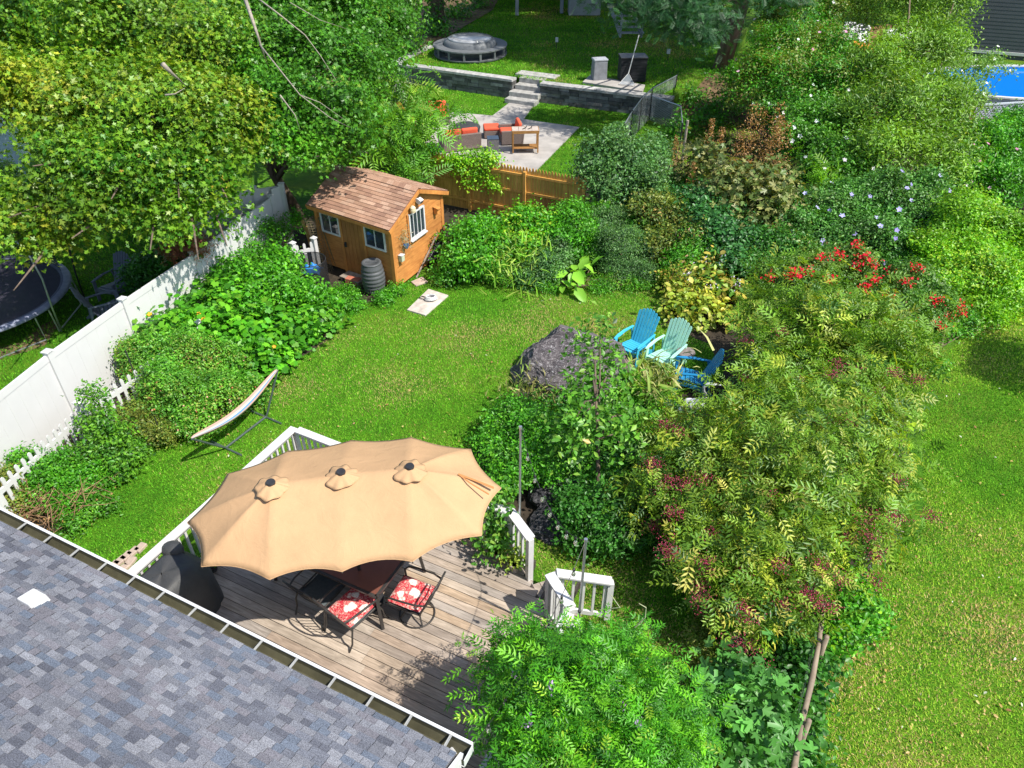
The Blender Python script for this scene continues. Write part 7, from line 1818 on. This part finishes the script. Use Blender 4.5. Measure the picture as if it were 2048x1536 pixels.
plant('lime_shrub', 'lime green elder sprout between two elderberries at the lawn edge', 'shrub', [(1760, 890, 1.3, 22), (1740, 870, 1.2, 20), (1700, 830, 1.4, 22), (1780, 850, 1.1, 22)], .14, OVAL5, [((.36, .5, .03), 3), ((.25, .45, .02), 2)], cov=1.6, seed=55)

# fence-side and bottom right
plant('shrub', 'leafy bright shrub growing through the top of the rail fence', 'shrub', [(1690, 1200, .4, 45), (1710, 1250, .3, 42, .8), (1670, 1260, .5, 30), (1740, 1230, .15, 30, .6), (1665, 1300, .4, 24), (1690, 1160, .3, 30)], .08, OVAL5, LUSH + LIME[:1], cov=2.4, seed=56)
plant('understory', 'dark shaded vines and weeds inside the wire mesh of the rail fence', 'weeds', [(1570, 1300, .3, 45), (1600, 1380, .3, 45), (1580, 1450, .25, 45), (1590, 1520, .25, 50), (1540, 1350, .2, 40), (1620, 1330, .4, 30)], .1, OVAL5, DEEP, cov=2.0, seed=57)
plant('fig_tree', 'fig bush with big rounded lobed leaves at the bottom right', 'fig tree', [(1470, 1370, .8, 45), (1520, 1400, .9, 50), (1440, 1420, .8, 50), (1490, 1450, .9, 55), (1530, 1470, .7, 40), (1430, 1490, .7, 45), (1480, 1520, .7, 50), (1430, 1350, .6, 30), (1450, 1330, .8, 24)], .2, FIG, [((.1, .3, .05), 3), ((.07, .22, .04), 3), ((.17, .38, .08), 1)], cov=1.9, per=4, clump=.15, up=.9, lafac=.5, smat=PALEBARK, seed=58)
plant('perennial', 'small yellow-leaved plant at the bottom beside the fig', 'plant', [(1450, 1528, .5, 24), (1480, 1530, .4, 18)], .07, OVAL, [((.5, .42, .04), 2), ((.2, .3, .03), 1)], cov=2.0)
plant('lawn_weeds', 'scrubby knee-high weeds between the wisteria and the owl', 'weeds', [(1400, 1290, .08, 45, .5), (1370, 1340, .1, 45, .5), (1420, 1260, .08, 36, .5), (1340, 1380, .1, 36, .5)], .06, OVALN, [((.2, .32, .04), 3), ((.34, .34, .1), 1), ((.1, .22, .03), 2)], cov=1.8, stem=0, T=(.5, .8), seed=59)

# wisteria on a white pergola
pgb = dw(cx_ + .55, cy_ - 1.5, 0)
pg = thing('pergola', 'white pergola almost swallowed by the wisteria beside the deck', 'pergola', tuple(pgb))
for x, y in ((.3, -.7), (1.1, -.7), (.3, -2.1), (1.1, -2.1)):
    p = dw(cx_ + x, cy_ + y, 0); mb = MB(); mb.box(p + Vector((0, 0, 1.0)), (.1, .1, 2.0)); mb.build('post', WHITEP, pg, True)
for x in (.3, 1.1):
    mb = MB(); mb.bar(dw(cx_ + x, cy_ - .5, 2.03), dw(cx_ + x, cy_ - 2.5, 2.03), .05, .14); mb.build('beam', WHITEP, pg, True)
for k in range(5):
    mb = MB(); mb.bar(dw(cx_ + .15, cy_ - .7 - .4 * k, 2.13), dw(cx_ + 1.25, cy_ - .7 - .4 * k, 2.13), .04, .09); mb.build('rafter', WHITEP, pg, True)
WI = [((.085, .34, .012), 3), ((.05, .22, .01), 3), ((.15, .44, .015), 2.4), ((.3, .5, .03), .5), ((.025, .12, .01), 1.8)]
ws = plant('wisteria', 'great mound of bright green wisteria covering the pergola by the deck', 'wisteria', [(1070, 1320, 2.1, 50), (1150, 1330, 2.2, 58), (1230, 1335, 2.1, 55), (1050, 1370, 2.2, 75), (1140, 1390, 2.5, 90), (1230, 1390, 2.3, 85), (1290, 1400, 1.9, 60), (1040, 1450, 2.2, 60), (1130, 1480, 2.5, 95), (1220, 1490, 2.4, 90), (1300, 1480, 2.0, 80), (1350, 1450, 1.5, 50), (1340, 1530, 1.6, 70), (1260, 1285, 2.1, 26), (1090, 1530, 2.1, 50), (1040, 1320, 2.0, 40), (1150, 1560, 2.4, 90), (1250, 1580, 2.3, 90)],
      .17, PIN, WI, cov=2.4, per=8, clump=.15, lafac=.26, lump=.36, hole=.24, stem=30, r0=.02, smat=TWIG, base=tuple(dw(cx_ + .4, cy_ - 1.0, 0)), seed=60, flowers=(('lilac_blossoms', [(.45, .3, .6)], 7, .035, FLOWER, 'cluster', 14, .03, (1, 1, 1.3)),))
mb = MB()
for pts in (((1270, 1255, 2.3), (1290, 1235, 2.5), (1292, 1215, 2.7), (1278, 1207, 2.8)), ((1140, 1318, 2.9), (1180, 1305, 3.0), (1210, 1320, 2.9)), ((1200, 1220, 2.2), (1240, 1215, 2.4), (1222, 1190, 2.4))):
    mb.tube([G(*p) for p in pts], [.01, .008, .006, .004][:len(pts)], 5)
mb.build('tendril', simple('pale_tendril', (.4, .42, .25), .8, .2, 9), ws, True)

# small tree just beyond the frame whose shade falls on the side lawn
ot_ = (13.6, 12.6, 0)
t = thing('apple_tree', 'small tree at the right edge of the side lawn, casting its shade there', 'tree', ot_)
mb = MB(); mb.tube([Vector(ot_), Vector(ot_) + Vector((0, 0, 1.6)), Vector(ot_) + Vector((-.2, .1, 3))], [.1, .08, .05], 8); mb.build('trunk', BARK, t, True, True)
P, Nn, cl, C, D = crown([(13.4, 12.7, 2.9, .9, .9, .8), (13.9, 13.3, 3.2, .7, .7, .7), (13.9, 12.0, 2.7, .7, .7, .6)], .09, cov=1.6, per=10); leaves('crown', P, Nn, .09, OVAL, pal_cols(GM, len(P)), LEAF, t)
# fallen leaves and clover heads on the lawns
n = 260
pts = [G(random.uniform(450, 1300), random.uniform(600, 1000)) for _ in range(n)] + [G(random.uniform(1650, 2040), random.uniform(720, 1520)) for _ in range(n)]
P = np.array([tuple(p) for p in pts]); P[:, 2] = .045
pols = [wpoly(bedA), wpoly(bedB), wpoly(DECKPX)]
k = ~(inpoly(P, pols[0]) | inpoly(P, pols[1]) | inpoly(P, pols[2])); P = P[k]
mark(leaves('fallen_leaves', P, rng.normal(size=(len(P), 3)) * .4 + [0, 0, 1], .03 + .05 * rng.random(len(P)) ** 2, OVAL5, pal_cols([((.45, .3, .1), 2), ((.5, .42, .12), 1), ((.3, .14, .06), 1), ((.6, .6, .5), .6)], len(P)), LEAF), kind='stuff')

# filler growth that knits the border together
fill = dict(stem=8, cov=2.2, lump=.4)
plant('undergrowth', 'low tangled growth between the fence-side shrubs and the lawn edge', 'weeds', [(1000, 550, .15, 34, .6), (1090, 575, .1, 24, .5), (1210, 570, .1, 30, .5), (1270, 570, .1, 26, .5), (960, 548, .15, 26, .6), (880, 560, .1, 20, .5)], .06, OVALN, LUSH + OLIVE[:1], seed=71, **fill)
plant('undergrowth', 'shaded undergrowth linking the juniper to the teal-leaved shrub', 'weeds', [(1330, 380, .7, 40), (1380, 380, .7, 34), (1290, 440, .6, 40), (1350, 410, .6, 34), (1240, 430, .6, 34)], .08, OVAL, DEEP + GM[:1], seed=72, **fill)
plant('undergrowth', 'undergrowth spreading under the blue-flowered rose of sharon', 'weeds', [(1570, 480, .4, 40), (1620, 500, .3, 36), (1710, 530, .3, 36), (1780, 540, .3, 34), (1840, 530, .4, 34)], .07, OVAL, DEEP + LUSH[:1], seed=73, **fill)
plant('undergrowth', 'green weeds growing at the foot of the big boulder and cherry tree', 'weeds', [(1080, 850, .15, 36, .6), (1130, 860, .2, 36, .6), (1270, 850, .15, 36, .6), (1300, 890, .15, 40, .6), (1250, 800, .1, 26, .5), (1330, 830, .15, 34, .6)], .08, OVAL5, LUSH + OLIVE[:1], seed=74, **fill)
plant('undergrowth', 'ferny growth between the gate and the burdock', 'weeds', [(1190, 440, .7, 34), (1210, 480, .5, 30), (1160, 510, .3, 30), (1260, 470, .5, 30)], .12, PINS, LUSH[:2] + GM, seed=75, **fill)

plant('undergrowth', 'low weeds covering the bare bank under the pine trunk', 'weeds', [(1380, 200, .3, 34, .6), (1430, 175, .3, 34, .6), (1360, 260, .3, 30, .6), (1450, 215, .4, 34), (1410, 240, .3, 34, .6)], .14, OVAL, DEEP + LUSH[:1] + OLIVE[:1], seed=81, cov=1.3, stem=0)
plant('undergrowth', 'weeds and ivy on the ground around the ivy-clad trunks', 'weeds', [(830, 95, 1.1, 26, .6), (870, 60, 1.1, 26, .6), (920, 25, 1.1, 26, .6), (780, 110, .6, 30), (960, 5, 1.1, 20, .6)], .16, OVAL5, DEEP + LUSH[:1] + OLIVE[:1], seed=82, cov=1.1, stem=0)
plant('low_shrub', 'low leafy growth along the side lawn below the red crape myrtle', 'shrub', [(1880, 660, .12, 30, .7), (1840, 690, .12, 26, .7), (1930, 650, .15, 30, .7), (1860, 720, .1, 24, .6)], .07, OVAL, LUSH + OLIVE[:1], seed=83, cov=2.2)
